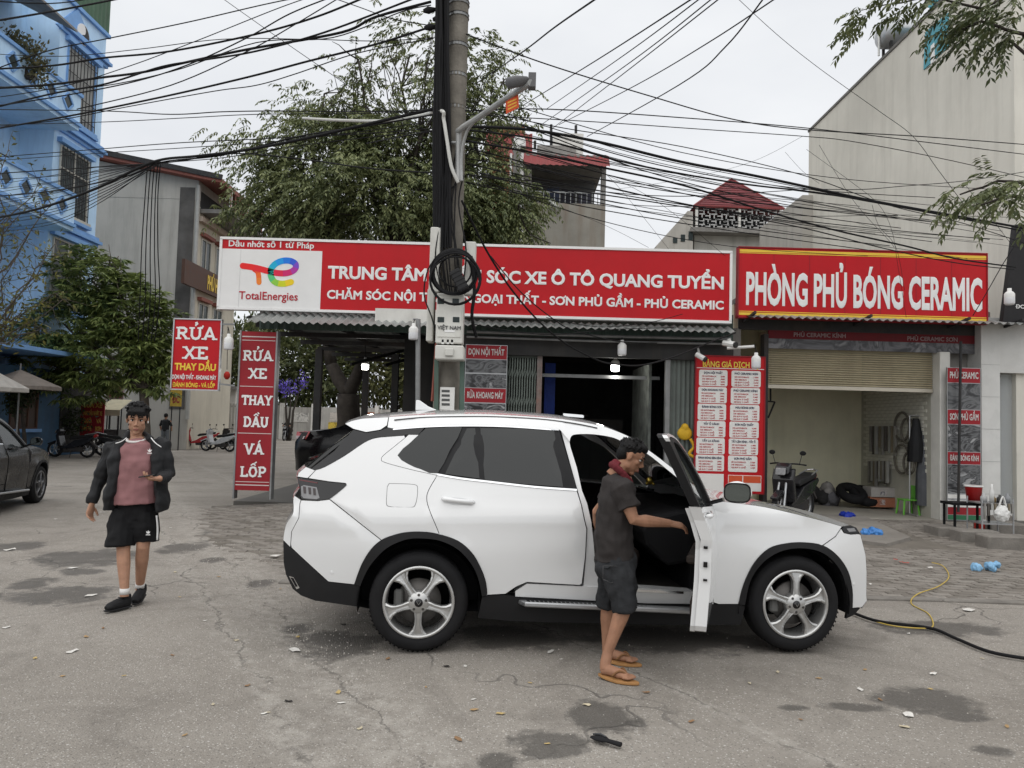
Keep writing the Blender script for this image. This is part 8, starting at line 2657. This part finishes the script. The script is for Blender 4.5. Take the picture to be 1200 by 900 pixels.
for dy in (-.55, .55):
 MB().box(sp.x + .3, sp.x + 4.4, 16.85 + dy - .2, 16.85 + dy + .2, .36, .42).build('platform', grey_metal, lf)
for x in (sp.x + 1.2, sp.x + 3.4):
 MB().box(x - .15, x + .15, 16.5, 17.2, .075, .36).build('lift_leg', dark_metal, lf)
# ---------------- motorbikes
def motorbike(label, loc, rz, body_m, group, trim_m=None, simple=False):
 t = thing('motorbike', label, 'motorbike', loc, rz, group)
 B = lambda: MB()
 for x in (-.62, .62):
  w_ = MB(); w_.smooth = True
  w_.lathe([(.20, -.03), (.235, -.045), (.285, -.035), (.295, 0), (.285, .035), (.235, .045), (.20, .03)], (x, 0, .295), (0, 1, 0), 24)
  wh = w_.build('wheel', rubber, t, local=True)
  w_ = MB(); w_.smooth = True
  w_.lathe([(.20, -.022), (.212, -.03), (.212, .03), (.20, .022)], (x, 0, .295), (0, 1, 0), 24)
  rm_ = w_.build('rim', alu, wh, local=True)
  for k in range(6):
   a = PI * k / 3
   MB().bar((x, 0, .295), (x + .205 * math.cos(a), 0, .295 + .205 * math.sin(a)), .02, .015, up=(0, 1, 0)).build('spoke', alu, rm_, local=True)
 def pr(name, poly, hw, m, bev=.02, y=0.0):
  return MB().prism(poly, lambda q: (q[0], y - hw, q[1]), lambda q: (q[0], y + hw, q[1])).build(name, m, t, bevel=bev, local=True, segs=2)
 pr('leg_shield', [(.30, .42), (.42, .40), (.52, .80), (.46, .98), (.36, 1.0), (.40, .80)], .19, body_m)
 pr('front_cowl', [(.38, .96), (.58, .90), (.52, 1.03), (.40, 1.10)], .13, body_m)
 pr('front_fender', [(.40, .56), (.62, .62), (.90, .50), (.88, .46), (.62, .56), (.46, .50)], .06, body_m, .012)
 pr('body', [(-.15, .36), (.34, .30), (.40, .36), (.10, .48), (-.18, .66), (-.85, .80), (-.92, .74), (-.60, .52)], .13, body_m)
 pr('seat', [(-.80, .80), (.02, .66), (.06, .72), (-.05, .80), (-.42, .83), (-.80, .90)], .125, mat('seat_black', (.015, .015, .016), .6, var=.2, spec=.25), .025)
 pr('engine', [(-.45, .22), (.12, .22), (.15, .38), (-.5, .40)], .10, dark_metal)
 pr('tail', [(-.86, .74), (-1.0, .82), (-.96, .88), (-.84, .84)], .06, mat('tail_red', (.3, .02, .02), .3, var=.1))
 pr('rear_fender', [(-.78, .62), (-1.02, .40), (-.98, .38), (-.74, .56)], .05, dark_metal, .006)
 pr('headlight', [(.575, .90), (.625, .88), (.60, 1.0), (.545, 1.01)], .09, lens_clr, .015)
 for s_ in (-1, 1):
  MB().tube([(.62, s_ * .075, .295), (.46, s_ * .06, .85)], .022, 7).build('fork', alu, t, local=True)
  MB().tube(spline([(.38, 0, 1.06), (.36, s_ * .15, 1.08), (.26, s_ * .33, 1.06)], 4), .014, 7).build('handlebar', rubber, t, local=True)
  MB().tube([(.30, s_ * .22, 1.08), (.31, s_ * .27, 1.25)], .006, 5).build('mirror_stem', dark_metal, t, local=True)
  m_ = MB(); m_.smooth = True
  m_.ball((.30, s_ * .28, 1.27), .06, 10, 6, (.25, 1, .7)); m_.build('mirror', rubber, t, local=True)
 MB().tube([(-.25, -.13, .28), (-.5, -.15, .30), (-.95, -.16, .42)], [.02, .045, .04], 9).build('exhaust', alu, t, local=True)
 MB().tube([(-.05, .1, .25), (-.12, .28, .01)], .012, 6).build('kickstand', dark_metal, t, local=True)
 MB().tube([(-.55, .12, .86), (-.88, .10, .93), (-.95, 0, .94), (-.88, -.10, .93), (-.55, -.12, .86)], .012, 6).build('grab_rail', alu, t, local=True)
 return t
GB = 'parked motorbikes'
g_ = gnd(83, 536)
bk_black = mat('bike_black', (.016, .016, .018), .25, var=.1, coat=.4)
bk_red = mat('bike_red', (.32, .02, .025), .25, var=.1, coat=.4)
bk_white = mat('bike_white', (.45, .46, .47), .3, var=.1, coat=.3)
bk_blue = mat('bike_blue', (.015, .04, .32), .3, var=.1, coat=.3)
motorbike('black scooter parked across the road beside the red repair sign', (g_.x, g_.y, 0), R(178), bk_black, GB)
motorbike('white and black motorbike parked before the pale fence', (at(256, 510, 37).x, 37, 0), R(170), bk_white, GB)
motorbike('red motorbike parked left of the white one', (at(233, 505, 38.6).x, 38.6, 0), R(200), bk_red, GB)
motorbike('black motorbike half hidden behind the tall standing sign', (at(272, 505, 39).x, 39, 0), R(150), bk_black, GB)
motorbike('dark motorbike half hidden behind the walking man', (at(134, 520, 30).x, 30.5, 0), R(15), bk_black, GB)
motorbike('dark motorbike with bright headlight standing in front of the coating garage', (at(930, 580, 14.0).x, 14.0, .06), R(228), bk_black, GB)
rb = motorbike('motorbike ridden towards us at the far end of the side street', (at(337, 500, 58).x, 58, 0), R(-95), bk_black, 'moving motorbike')
def small_person(label, px, Y, shirt, pants, z0=0.0, sit=False, h=1.7, facing=-1):
 x = at(px, 500, Y).x
 t = thing('person', label, 'person', (x, Y, z0))
 k = h / 1.7
 V3 = lambda a, b_, c: Vector((x + a * k, Y + b_ * k, z0 + c * k))
 b_ = MB()
 b_.ball(V3(0, 0, 1.58), .105 * k, 12, 10, (.8, .9, 1.1))
 b_.tube([V3(0, 0, 1.5), V3(0, 0, 1.36)], .055, 10)
 b_.tube([V3(0, 0, 1.42), V3(0, 0, 1.2), V3(0, 0, .9)], [.13, .15, .13], 12, ell=.6, up=(0, 1, 0))
 for s_ in (-1, 1):
  if sit:
   b_.tube([V3(s_ * .09, 0, .92), V3(s_ * .14, facing * .42, .86), V3(s_ * .14, facing * .45, .45)], [.08, .065, .045], 10)
   b_.tube([V3(s_ * .18, 0, 1.38), V3(s_ * .27, facing * .2, 1.2), V3(s_ * .26, facing * .45, 1.15)], [.055, .045, .035], 8)
  else:
   b_.tube([V3(s_ * .09, 0, .92), V3(s_ * .11, facing * .02, .5), V3(s_ * .11, 0, .06), V3(s_ * .11, facing * .14, .03)], [.09, .06, .042, .035], 10)
   b_.tube([V3(s_ * .19, 0, 1.38), V3(s_ * .26, .03, 1.12), V3(s_ * .24, facing * .12, .9)], [.055, .045, .035], 8)
 solid('body', b_, skin, t, .014, 2)
 c_ = MB()
 c_.tube([V3(0, 0, 1.44), V3(0, 0, 1.36), V3(0, 0, 1.1), V3(0, 0, .88)], [.1, .18, .18, .18], 12, ell=.66, up=(0, 1, 0))
 for s_ in (-1, 1):
  c_.tube([V3(s_ * .16, 0, 1.38), V3(s_ * .27, .02, 1.12) if not sit else V3(s_ * .27, facing * .2, 1.2)], [.07, .06], 8)
 solid('shirt', c_, shirt, t, .014, 2)
 c_ = MB()
 for s_ in (-1, 1):
  c_.tube([V3(s_ * .08, 0, .95), V3(s_ * .11, facing * .02, .5), V3(s_ * .11, 0, .1)] if not sit else [V3(s_ * .08, 0, .95), V3(s_ * .14, facing * .42, .86), V3(s_ * .14, facing * .45, .5)], [.11, .085, .07], 10)
 solid('trousers', c_, pants, t, .014, 2)
 c_ = MB()
 c_.ball(V3(0, .012 * -facing, 1.61), .112 * k, 12, 10, (.82, .92, 1.0))
 solid('hair', c_, hair_m, t, .014, 1)
 return t
small_person('person in dark clothes riding the far motorbike', 337, 58.15, jack, shorts_m, .0, True, 1.62)
small_person('person in black T-shirt and grey jeans standing by the mango tree, back turned', 194, 37, jack, mat('grey_jeans', (.13, .14, .15), .9, var=.2), 0, False, 1.75, 1)
# ================================================================== street clutter on the left
def flat_sign(name, label, Y, x0, x1, y0, y1, m, texts, tm, group=None):
 a, b = at(x0, y1, Y), at(x1, y0, Y)
 t = thing(name, label, 'sign', ((a.x + b.x) / 2, Y, 0), 0, group)
 MB().box(a.x, b.x, Y, Y + .05, a.z, b.z).build('panel', m, t)
 for x in (a.x + .05, b.x - .09):
  MB().box(x, x + .04, Y + .05, Y + .09, 0, b.z).build('leg', dark_metal, t)
 for (s_, u0, u1, v0, v1) in texts:
  q = MB()
  lettering(q, s_, front(Y), a.x + (b.x - a.x) * u0, a.x + (b.x - a.x) * u1, a.z + (b.z - a.z) * v0, (b.z - a.z) * v1, .04, .01)
  q.build('lettering', tm, t)
 return t
flat_sign('repair_sign', 'red roadside repair board with yellow text beside the parked scooter', 31, 93, 123, 468, 510, sign_darkred, [('SỬA XE', .12, .9, .76, .14), ('THAY DẦU NHỚT XE', .1, .92, .55, .12), ('SỬA CHỮA', .1, .5, .34, .12), ('VÁ', .68, .9, .34, .12), ('THAY THẾ', .1, .5, .13, .12), ('BƠM', .66, .92, .13, .12)], mat('dull_yellow', (.55, .35, .08), .6, var=.1))
flat_sign('pale_board', 'pale board with red lettering above the food cart', 34, 124, 145, 451, 468, mat('board_pink', (.38, .26, .24), .7, var=.2), [('RỬA XE', .12, .88, .55, .28), ('THAY DẦU', .1, .9, .12, .28)], mat('dull_red', (.3, .05, .05), .6, var=.1))
flat_sign('yellow_board', 'small yellow board with red letters near the mango trunk', 37, 199, 213, 457, 476, mat('board_yellow', (.48, .33, .06), .7, var=.2), [('ĐC', .2, .85, .2, .45)], mat('dull_red', (.3, .05, .05)))
ct = thing('food_cart', 'street food cart with cream canopy behind the repair board', 'cart', (at(135, 500, 33).x, 33, 0))
a, b = at(122, 480, 33), at(147, 468, 33)
mb = MB()
mb.add([(a.x - .1, 32.4, a.z), (b.x + .1, 32.4, a.z), (b.x, 33.6, b.z), (a.x, 33.6, b.z), (a.x - .1, 32.4, a.z - .25), (b.x + .1, 32.4, a.z - .25)], [(0, 1, 2, 3), (4, 5, 1, 0)])
mb.build('canopy', mat('canopy_cream', (.55, .50, .36), .8, var=.15), ct)
MB().box(a.x + .05, b.x - .05, 32.6, 33.4, .4, 1.0).build('counter', mat('cart_grey', (.12, .12, .12), .6, var=.4, scale=4), ct)
for x in (a.x, b.x):
 for y in (32.5, 33.5):
  MB().box(x - .03, x + .03, y - .03, y + .03, .0, a.z).build('post', dark_metal, ct)
tn = thing('tent', 'grey tarpaulin shelter behind the mango trunk', 'shelter', (at(172, 500, 43).x, 43, 0))
a, b = at(146, 472, 43), at(203, 447, 43)
mb = MB()
mb.add([(a.x, 42, a.z - .1), (b.x, 42, a.z - .5), (b.x - .6, 44.5, b.z - .5), (a.x + .2, 44.5, b.z)], [(0, 1, 2, 3)])
mb.build('tarpaulin', mat('tarp_grey', (.16, .155, .145), .8, var=.25, scale=1), tn)
for x in (a.x + .1, b.x - .1):
 MB().tube([(x, 42.1, 0), (x, 42.1, a.z - .3)], .05, 6).build('pole', dark_metal, tn)
MB().box(a.x + .3, b.x - .3, 44.4, 44.5, 0, a.z).build('back_cloth', black_wall, tn)
for i, (px, py, Y) in enumerate(((-8, 433, 23.5), (24, 433, 25.5))):
 c = at(px, py, Y)
 t = thing('parasol', ['grey cafe parasol cut by the left edge', 'brown-grey cafe parasol beside the blue house'][i], 'parasol', (c.x, Y, 0), 0, 'cafe parasols')
 r_ = 1.25 if i else 1.0
 mb = MB()
 N8 = [(c.x + r_ * math.cos(k * PI / 4 + .3), Y + r_ * math.sin(k * PI / 4 + .3), c.z - .55) for k in range(8)]
 mb.add(N8 + [(c.x, Y, c.z)], [(k, (k + 1) % 8, 8) for k in range(8)])
 mb.add(N8 + [(q[0], q[1], q[2] - .12) for q in N8], [(k, (k + 1) % 8, (k + 1) % 8 + 8, k + 8) for k in range(8)])
 mb.build('canopy', mat('parasol_%d' % i, ((.42, .40, .37), (.20, .175, .155))[i], .85, var=.2), t)
 MB().tube([(c.x, Y, 0), (c.x, Y, c.z + .2)], .03, 8).build('pole', grey_metal, t)
ln = thing('red_lantern', 'red paper lantern hanging left of the standing sign', 'lantern', at(266, 440, 30))
mb = MB(); mb.smooth = True
mb.lathe([(0, .16), (.06, .15), (.12, .05), (.12, -.05), (.06, -.15), (0, -.16)], at(266, 440, 30), n=12)
mb.build('globe', mat('lantern_red', (.45, .03, .02), .6, var=.1), ln)
MB().tube([at(266, 433, 30), at(267, 385, 30)], .012, 5).build('cord', cable_m, ln)
# ================================================================== garage contents
XRW = XR - .03
hooks = thing('tool_rail', 'upper rail of straps and tools on the garage brick wall', 'tool rail', (XRW, 16.4, 1.9), 0, 'tool rails in the garage')
hooks2 = thing('tool_rail', 'lower rail of straps and tools on the garage brick wall', 'tool rail', (XRW, 16.6, .9), 0, 'tool rails in the garage')
rp_ = lambda px, py: atx(px, py, XRW)
strap_ms = [mat('strap_%d' % i, c_, .6, metal=mt_, var=.2) for i, (c_, mt_) in enumerate([((.30, .29, .27), .5), ((.10, .09, .08), 0), ((.42, .42, .40), .6), ((.20, .17, .12), 0)])]
for hk, pys, n_, x0, x1 in ((hooks, (502, 532), 9, 1023, 1052), (hooks2, (543, 568), 11, 1021, 1043)):
 MB().bar(rp_(x0 - 1, pys[0]), rp_(x1 + 1, pys[0]), .03, .04).build('rail', white_paint, hk)
 for k in range(n_):
  px = x0 + (x1 - x0) * k / (n_ - 1)
  p = rp_(px, pys[0])
  z1_ = rp_(px, pys[1] + rnd.uniform(-8, 3)).z
  MB().box(XRW - .07 - rnd.uniform(0, .03), XRW - .03, p.y - .035, p.y + .02, z1_, p.z + .05).build('hanging_tool', strap_ms[k % 4], hk)
for i, (px, py, r_) in enumerate(((1059, 500, .30), (1060, 538, .30), (1068, 505, .26), (1071, 543, .22))):
 c = rp_(px, py)
 mb = MB(); mb.smooth = True
 mb.tube([c + Vector((-.04 - .02 * i, r_ * math.cos(k * PI / 12), r_ * math.sin(k * PI / 12))) for k in range(25)], .025, 8, caps=False)
 tag(mb.build('belt_hoop', mat('hoop', (.13, .12, .10), .6, var=.2)), ['large belt hoop hung highest on the garage wall', 'large belt hoop hung below the highest one', 'upper belt hoop half behind the dark jacket', 'small lower belt hoop behind the grey cloth'][i], 'hoop', 'hoops on the garage wall')
rk = thing('clothes_rack', 'steel clothes rack just inside the garage right of the hoops', 'clothes rack', (at(1085, 590, 15.6).x, 15.6, .1))
ra, rb_ = at(1066, 487, 15.6), at(1092, 488, 15.6)
MB().tube([ra, rb_], .016, 8).build('rail', alu, rk)
for p in (ra, rb_):
 MB().tube([p, (p.x, 15.6, .1)], .016, 8).build('post', alu, rk)
 MB().tube([(p.x, 15.3, .12), (p.x, 15.9, .12)], .016, 8).build('foot', alu, rk)
def drape(name, label, px0, px1, py0, py1, Y, m, flare=1.3):
 a_, b_ = at(px0, py0, Y), at(px1, py0, Y)
 z0_ = at(px0, py1, Y).z
 mb_ = MB(); mb_.smooth = True
 N_, M_ = 24, 8
 cx_, hw = (a_.x + b_.x) / 2, (b_.x - a_.x) / 2
 for j in range(M_ + 1):
  f = j / M_
  for k in range(N_):
   an = 2 * PI * k / N_
   fold = 1 + .16 * math.sin(k * 2.6 + f) * f
   r_ = (.45 + (flare - .45) * min(1, f * 1.6)) * fold
   mb_.v.append((cx_ + hw * r_ * math.cos(an), Y + .13 * r_ * math.sin(an), a_.z + (z0_ - a_.z) * f))
 for j in range(M_):
  for k in range(N_):
   q = j * N_ + k; q2 = j * N_ + (k + 1) % N_
   mb_.f.append((q, q2, q2 + N_, q + N_)); mb_.m.append(0); mb_.sm.append(True)
 return tag(mb_.build(name, m), label, 'garment', 'garments on the rack')
drape('hanging_jacket', 'black jacket hanging from the garage clothes rack', 1066, 1081, 490, 541, 15.55, jack, 1.1)
drape('hanging_coat', 'long grey coat hanging low on the garage clothes rack', 1077, 1091, 498, 592, 15.5, mat('coat_grey', (.10, .105, .115), .9, var=.2, scale=6), 1.25)
drape('hooded_garment', 'dark hooded garment on top of the garage rack', 1087, 1095, 470, 500, 15.5, int_blk, 1.2)
for i, (x0, x1, y0, y1, c_) in enumerate(((1021, 1053, 572, 583, (.40, .38, .36)), (1020, 1051, 583, 594, (.36, .15, .09)))):
 a, b = at(x0, y1, 16.6), at(x1, y0, 16.6)
 t = thing('carton', ['upper pale carton in the garage stack', 'lower orange-brown carton in the garage stack'][i], 'carton', ((a.x + b.x) / 2, 16.8, a.z), 0, 'stacked cartons')
 MB().box(a.x, b.x, 16.6, 17.0, a.z, b.z).build('box', mat('carton_%d' % i, c_, .8, var=.15), t)
 MB().box(a.x + .2, b.x - .25, 16.597, 16.6, a.z + .05, b.z - .05).build('printed_label', photo_mat('carton_print_%d' % i, [(.1, .1, .15), c_, (.5, .5, .5), (.3, .1, .1)], 8, i * 3.3), t)
gc = thing('plastic_chair', 'small lime green plastic chair in the garage', 'chair', (at(1064, 597, 15.7).x, 15.7, .1))
lime = mat('lime_plastic', (.14, .42, .06), .4, var=.08)
cx, cy = at(1064, 597, 15.7).x, 15.7
MB().box(cx - .16, cx + .16, cy - .15, cy + .15, .38, .41).build('seat', lime, gc, bevel=.01)
MB().box(cx + .13, cx + .16, cy - .15, cy + .15, .41, .68).build('backrest', lime, gc, bevel=.01)
for sx_ in (-1, 1):
 for sy_ in (-1, 1):
  MB().bar((cx + sx_ * .13, cy + sy_ * .12, .38), (cx + sx_ * .16, cy + sy_ * .15, .1), .03).build('leg', lime, gc)
for i, (px, py, r_) in enumerate(((998, 579, .30), (1013, 582, .28))):
 c = at(px, py, 16.9)
 mb = MB(); mb.smooth = True
 mb.tube([c + Vector((r_ * .75 * math.cos(k * PI / 10), .25 * math.sin(k * PI / 10), .12 * math.sin(k * PI / 10) + .02)) for k in range(21)], .10, 10, caps=False)
 tag(mb.build('inner_tyre', rubber), ['black tyre lying on the garage floor, left one', 'black tyre lying on the garage floor, beside the cartons'][i], 'tyre', 'tyres on the garage floor')
for i, (px, py, s_, c_) in enumerate(((946, 571, .28, (.03, .03, .03)), (962, 565, .25, (.25, .24, .23)), (972, 570, .22, (.12, .12, .13)))):
 c = at(px, py, 17.3)
 b_ = MB()
 for k in range(7):
  b_.ball((c.x + rnd.gauss(0, s_ * .5), c.y + rnd.gauss(0, .12), .1 + abs(rnd.gauss(s_ * .8, s_ * .4))), s_ * rnd.uniform(.4, .7), 8, 6)
 t = thing('cloth_heap', ['black cloth heap at the back of the garage', 'pale cloth bundle on the garage heap', 'grey bag beside the garage heap'][i], 'cloth heap', (c.x, 17.3, .1))
 solid('bundle', b_, mat('heap_%d' % i, c_, .9, var=.3, scale=6), t, .03, 1, .05, .12)
sr = thing('wall_rack', 'black steel bracket rack on the garage left wall', 'rack', at(903, 480, 16.5))
for p, q in (((898, 470), (908, 471)), ((898, 470), (898, 492)), ((908, 471), (900, 490)), ((903, 470), (903, 440))):
 MB().bar(at(*p, 16.5), at(*q, 16.5), .03).build('bar', dark_metal, sr)
# ================================================================== trolley and odds at the right
YTR = 12.6
tr = thing('tool_trolley', 'cluttered steel tool trolley by the right-hand poster wall', 'trolley', (at(1160, 630, YTR).x, YTR, .1))
ta, tb2 = at(1142, 588, YTR), at(1178, 580, YTR)
for z_ in (ta.z, ta.z - .32):
 MB().box(ta.x, tb2.x, YTR - .2, YTR + .2, z_ - .02, z_).build('tray', alu, tr)
for x in (ta.x, tb2.x):
 for y in (YTR - .2, YTR + .2):
  MB().tube([(x, y, .1), (x, y, ta.z + .08)], .012, 6).build('post', alu, tr)
odd = [('spray_bottle', 'white spray bottle on the trolley', .22, .3, (.7, .7, .68), .035), ('tin_can', 'steel can on the trolley front', .12, .15, (.4, .4, .4), .05), ('tin_can', 'black can on the trolley', .35, .13, (.05, .05, .05), .045), ('tin_can', 'brown tin at the trolley middle', .27, .12, (.22, .15, .07), .05), ('tin_can', 'grey tin at the trolley right end', .47, .16, (.25, .26, .27), .045)]
for i, (nm, lb_, dx, h_, c_, r_) in enumerate(odd):
 mb = MB(); mb.smooth = True
 mb.lathe([(0, 0), (r_, 0), (r_, h_ * .6), (r_ * .5, h_ * .75), (r_ * .4, h_), (0, h_)], (ta.x + dx, YTR - .1 + .05 * (i % 2), ta.z), n=12)
 tag(mb.build(nm, mat('odd_%d' % i, c_, .4, var=.15)), lb_ + ' at the right edge', 'bottle' if i == 0 else 'tin', 'odds on the trolley')
for i in range(9):
 MB().box(ta.x + .02 + i * .055, ta.x + .05 + i * .055, YTR - .23, YTR - .2, ta.z - rnd.uniform(.1, .3), ta.z).build('hung_tool', strap_ms[i % 4], tr)
bk = thing('bucket', 'red plastic bucket on the black stool beside the trolley', 'bucket', at(1140, 588, 12.9))
c = at(1141, 588, 12.9)
mb = MB(); mb.smooth = True
mb.lathe([(0, 0), (.10, 0), (.13, .25), (.14, .26)], c, n=18); mb.build('pail', mat('bucket_red', (.42, .02, .02), .35, var=.08), bk)
mb = MB(); mb.smooth = True
mb.lathe([(.138, .25), (.145, .26), (.14, .275), (.128, .27)], c, n=18); mb.build('rim', pvc, bk)
stl = thing('stool', 'black stool under the red bucket', 'stool', (c.x - .12, 12.9, .1))
MB().box(c.x - .45, c.x + .2, 12.7, 13.1, c.z - .05, c.z - .01).build('seat', int_blk, stl)
for sx_ in (-.42, .14):
 for y in (12.73, 13.04):
  MB().box(c.x + sx_, c.x + sx_ + .03, y, y + .03, .08, c.z - .05).build('leg', int_blk, stl)
bg_ = at(1174, 602, 12.35)
b_ = MB(); b_.ball(bg_, .12, 10, 8, (1, .7, 1.15))
t = thing('plastic_bag', 'white carrier bag hanging on the trolley', 'bag', bg_)
solid('bag', b_, pvc, t, .012, 1, .05, .06)
mb = MB(); mb.smooth = True
mb.tube(spline([bg_ + Vector((-.06, -.02, .1)), bg_ + Vector((0, -.03, .27)), bg_ + Vector((.06, -.02, .1))], 5), .014, 6)
mb.build('handle', pvc, t)
rbx = gnd(1152, 622, .1)
tag(MB().box(rbx.x - .12, rbx.x + .12, rbx.y - .1, rbx.y + .1, .1, .26).build('red_basin', mat('basin_red', (.42, .03, .02), .4, var=.1), bevel=.04), 'small red basin under the tool trolley', 'basin')
yb = thing('yellow_bag', 'yellow bag hooked on the corrugated door left of the price board', 'bag', at(802, 515, 14.9))
b_ = MB(); c = at(802.5, 508, 14.9)
b_.ball(c, .17, 10, 8, (.9, .4, .8)); b_.ball(c + Vector((0, 0, .12)), .08, 8, 6)
solid('bag', b_, mat('bag_yellow', (.62, .38, .03), .6, var=.1), yb, .02, 2)
mb = MB(); mb.smooth = True
mb.tube(spline([c + Vector((.1, -.03, -.1)), c + Vector((.17, -.05, -.25)), c + Vector((.08, -.05, -.38)), c + Vector((.18, -.05, -.45))], 5), .03, 8)
mb.build('strap', mat('bag_yellow'), yb)
# ================================================================== litter on the ground
def scrap(name, label, cat, px, py, sz_, m, group, z=.004, curl=.3, asp=.5):
 c_ = gnd(px, py)
 z += apz(c_.x, c_.y) + .026 if (c_.y > 8.15 and c_.x > lim(c_.y)) else hh(c_.x, c_.y) + .002
 N_ = 7
 pts = []
 ph = rnd.uniform(0, 6)
 for k in range(N_):
  a_ = 2 * PI * k / N_
  r_ = sz_ * rnd.uniform(.65, 1.15)
  pts.append((r_ * math.cos(a_), r_ * asp * math.sin(a_)))
 ca, sa = math.cos(ph), math.sin(ph)
 vs = [(c_.x + u * ca - v * sa, c_.y + u * sa + v * ca, z - .014 + curl * sz_ * abs(math.sin(i * 1.7 + ph)) * .8) for i, (u, v) in enumerate(pts)] + [(c_.x, c_.y, z - .009)]
 mb_ = MB()
 mb_.add(vs, [(i, (i + 1) % N_, N_) for i in range(N_)])
 return tag(mb_.build(name, m), label, cat, group)
leaf_dry = [mat('dry_leaf_%d' % i, c_, .8, var=.2, scale=30) for i, c_ in enumerate([(.36, .24, .12), (.45, .33, .14), (.25, .15, .08), (.48, .42, .30)])]
paper = mat('paper_scrap', (.62, .60, .56), .8, var=.12, scale=25)
LV = [(73, 791), (146, 790), (289, 800), (312, 831), (218, 858), (395, 808), (204, 766), (276, 749), (557, 830), (587, 835), (1094, 786), (912, 786), (500, 803), (640, 870), (812, 845), (690, 826), (1012, 782), (1090, 805), (1030, 818), (880, 800), (960, 793), (350, 745), (455, 770), (250, 822), (100, 745), (40, 770), (760, 812), (1150, 770), (1180, 850), (620, 800), (535, 864), (420, 850), (330, 690), (210, 700), (120, 735), (206, 670), (255, 676), (505, 700), (940, 842), (1060, 850)]
for i, (px, py) in enumerate(LV):
 scrap('dry_leaf', 'dry curled leaf lying on the asphalt', 'leaf', px + rnd.uniform(-2, 2), py, rnd.uniform(.016, .038), leaf_dry[i % 4], 'fallen leaves on the street', curl=.22)
PP = [(10, 645, .10), (85, 665, .06), (107, 697, .07), (8, 733, .04), (323, 653, .09), (240, 727, .025), (345, 760, .075), (85, 762, .05), (310, 832, .03), (645, 764, .05), (658, 773, .02), (700, 691, .03), (1135, 716, .10), (1093, 787, .05), (1020, 688, .04), (865, 670, .0), (1065, 741, .03), (1008, 806, .04), (1065, 836, .06), (930, 868, .0), (1090, 670, .06), (980, 671, .0), (200, 618, .04), (120, 600, .05), (65, 607, .04), (405, 740, .0), (400, 820, .03), (555, 818, .02), (160, 855, .0), (545, 780, .03)]
for i, (px, py, s_) in enumerate(PP):
 if s_:
  scrap('paper_scrap', 'scrap of white paper lying on the ground', 'paper scrap', px, py, s_, paper, 'paper scraps on the street', curl=.18)
blue_pl = mat('blue_plastic', (.06, .22, .55), .3, var=.25, scale=12, coat=.2)
for i, (px, py, sx_, sy_, m_) in enumerate(((1020, 630, .17, .11, blue_pl), (1158, 668, .22, .08, mat('pale_blue_plastic', (.22, .42, .62), .3, var=.25, scale=12)), (994, 611, .16, .12, mat('navy_plastic', (.01, .03, .30), .4, var=.2)))):
 c = gnd(px, py + 4)
 zz = apz(c.x, c.y)
 b_ = MB()
 for k in range(6):
  b_.ball((c.x + rnd.uniform(-1, 1) * sx_ * .7, c.y + rnd.uniform(-1, 1) * sy_ * .7, zz + .03 + rnd.uniform(0, .05)), sy_ * rnd.uniform(.5, .8), 8, 6)
 t = thing('plastic_bag', ['crumpled blue plastic bag in front of the garage ramp', 'flattened pale blue plastic bag at the right edge', 'navy blue plastic bundle behind the white car bonnet'][i], 'bag', (c.x, c.y, zz), 0, 'blue plastic bags')
 solid('bag', b_, m_, t, .014, 0, .05, .04)
def ground_line(name, label, pts, r_, m_, lift=0.0):
 P_ = []
 for px, py in pts:
  q = gnd(px, py)
  P_.append(Vector((q.x, q.y, (apz(q.x, q.y) + .012 if q.y > 8.15 else .0) + r_ + lift)))
 mb_ = MB(); mb_.smooth = True
 mb_.tube(spline(P_, 6), r_, 7)
 return tag(mb_.build(name, m_), label, 'cord')
ground_line('water_hose', 'black hose lying on the asphalt at the right edge', [(1000, 720), (1030, 730), (1090, 738), (1120, 750), (1160, 766), (1210, 775)], .014, cable_m)
ycord = mat('yellow_cord', (.50, .36, .08), .6, var=.1)
ground_line('tangled_rope', 'thin yellow cord tangled on the ground right of the car', [(1005, 722), (1040, 733), (1075, 737), (1093, 735), (1088, 720), (1068, 708), (1075, 700), (1100, 690), (1112, 680), (1105, 668), (1092, 664)], .006, ycord)
for i, (px, py) in enumerate(((1056, 664), (1050, 661), (1062, 665))):
 scrap('red_scrap', 'scrap of red plastic on the forecourt paving', 'plastic scrap', px, py, .05, mat('scrap_red', (.45, .06, .04), .5, var=.2), 'red scraps on the paving')
# rubber brush head lying in front
g0, g1 = gnd(692, 866), gnd(728, 876)
t = thing('rubber_paddle', 'black rubber paddle with a flat oval head lying in the foreground', 'paddle', (g0.x, g0.y, 0))
d = (g1 - g0)
d.z = 0
sd = Vector((-d.y, d.x, 0)).normalized()
b_ = MB()
b_.tube([g0 + Vector((0, 0, .012)), g0 + d * .2 + Vector((0, 0, .016)), g0 + d * .45 + Vector((0, 0, .018)), g0 + d * .6 + Vector((0, 0, .016))], [.012, .032, .034, .016], 10, ell=.4, up=(0, 0, 1))
b_.tube([g0 + d * .55 + Vector((0, 0, .016)), g1 + Vector((0, 0, .014))], [.015, .019], 8, ell=.7, up=(0, 0, 1))
solid('paddle', b_, rubber, t, .004, 2)
b_ = MB(); b_.smooth = True
b_.tube([g0 + d * .08 + Vector((0, 0, .03)), g0 + d * .3 + sd * .012 + Vector((0, 0, .036)), g0 + d * .5 + Vector((0, 0, .034))], .005, 6)
b_.build('rib', mat('grey_rubber', (.06, .062, .065), .6, var=.1), t)
for i, (px, py) in enumerate(((523, 780), (338, 818), (402, 731), (690, 729))):
 scrap('dark_leaf', 'blackened leaf lying on the asphalt', 'leaf', px, py, .035, mat('dark_leaf', (.025, .022, .02), .6, var=.2), 'blackened leaves on the street', curl=.25)
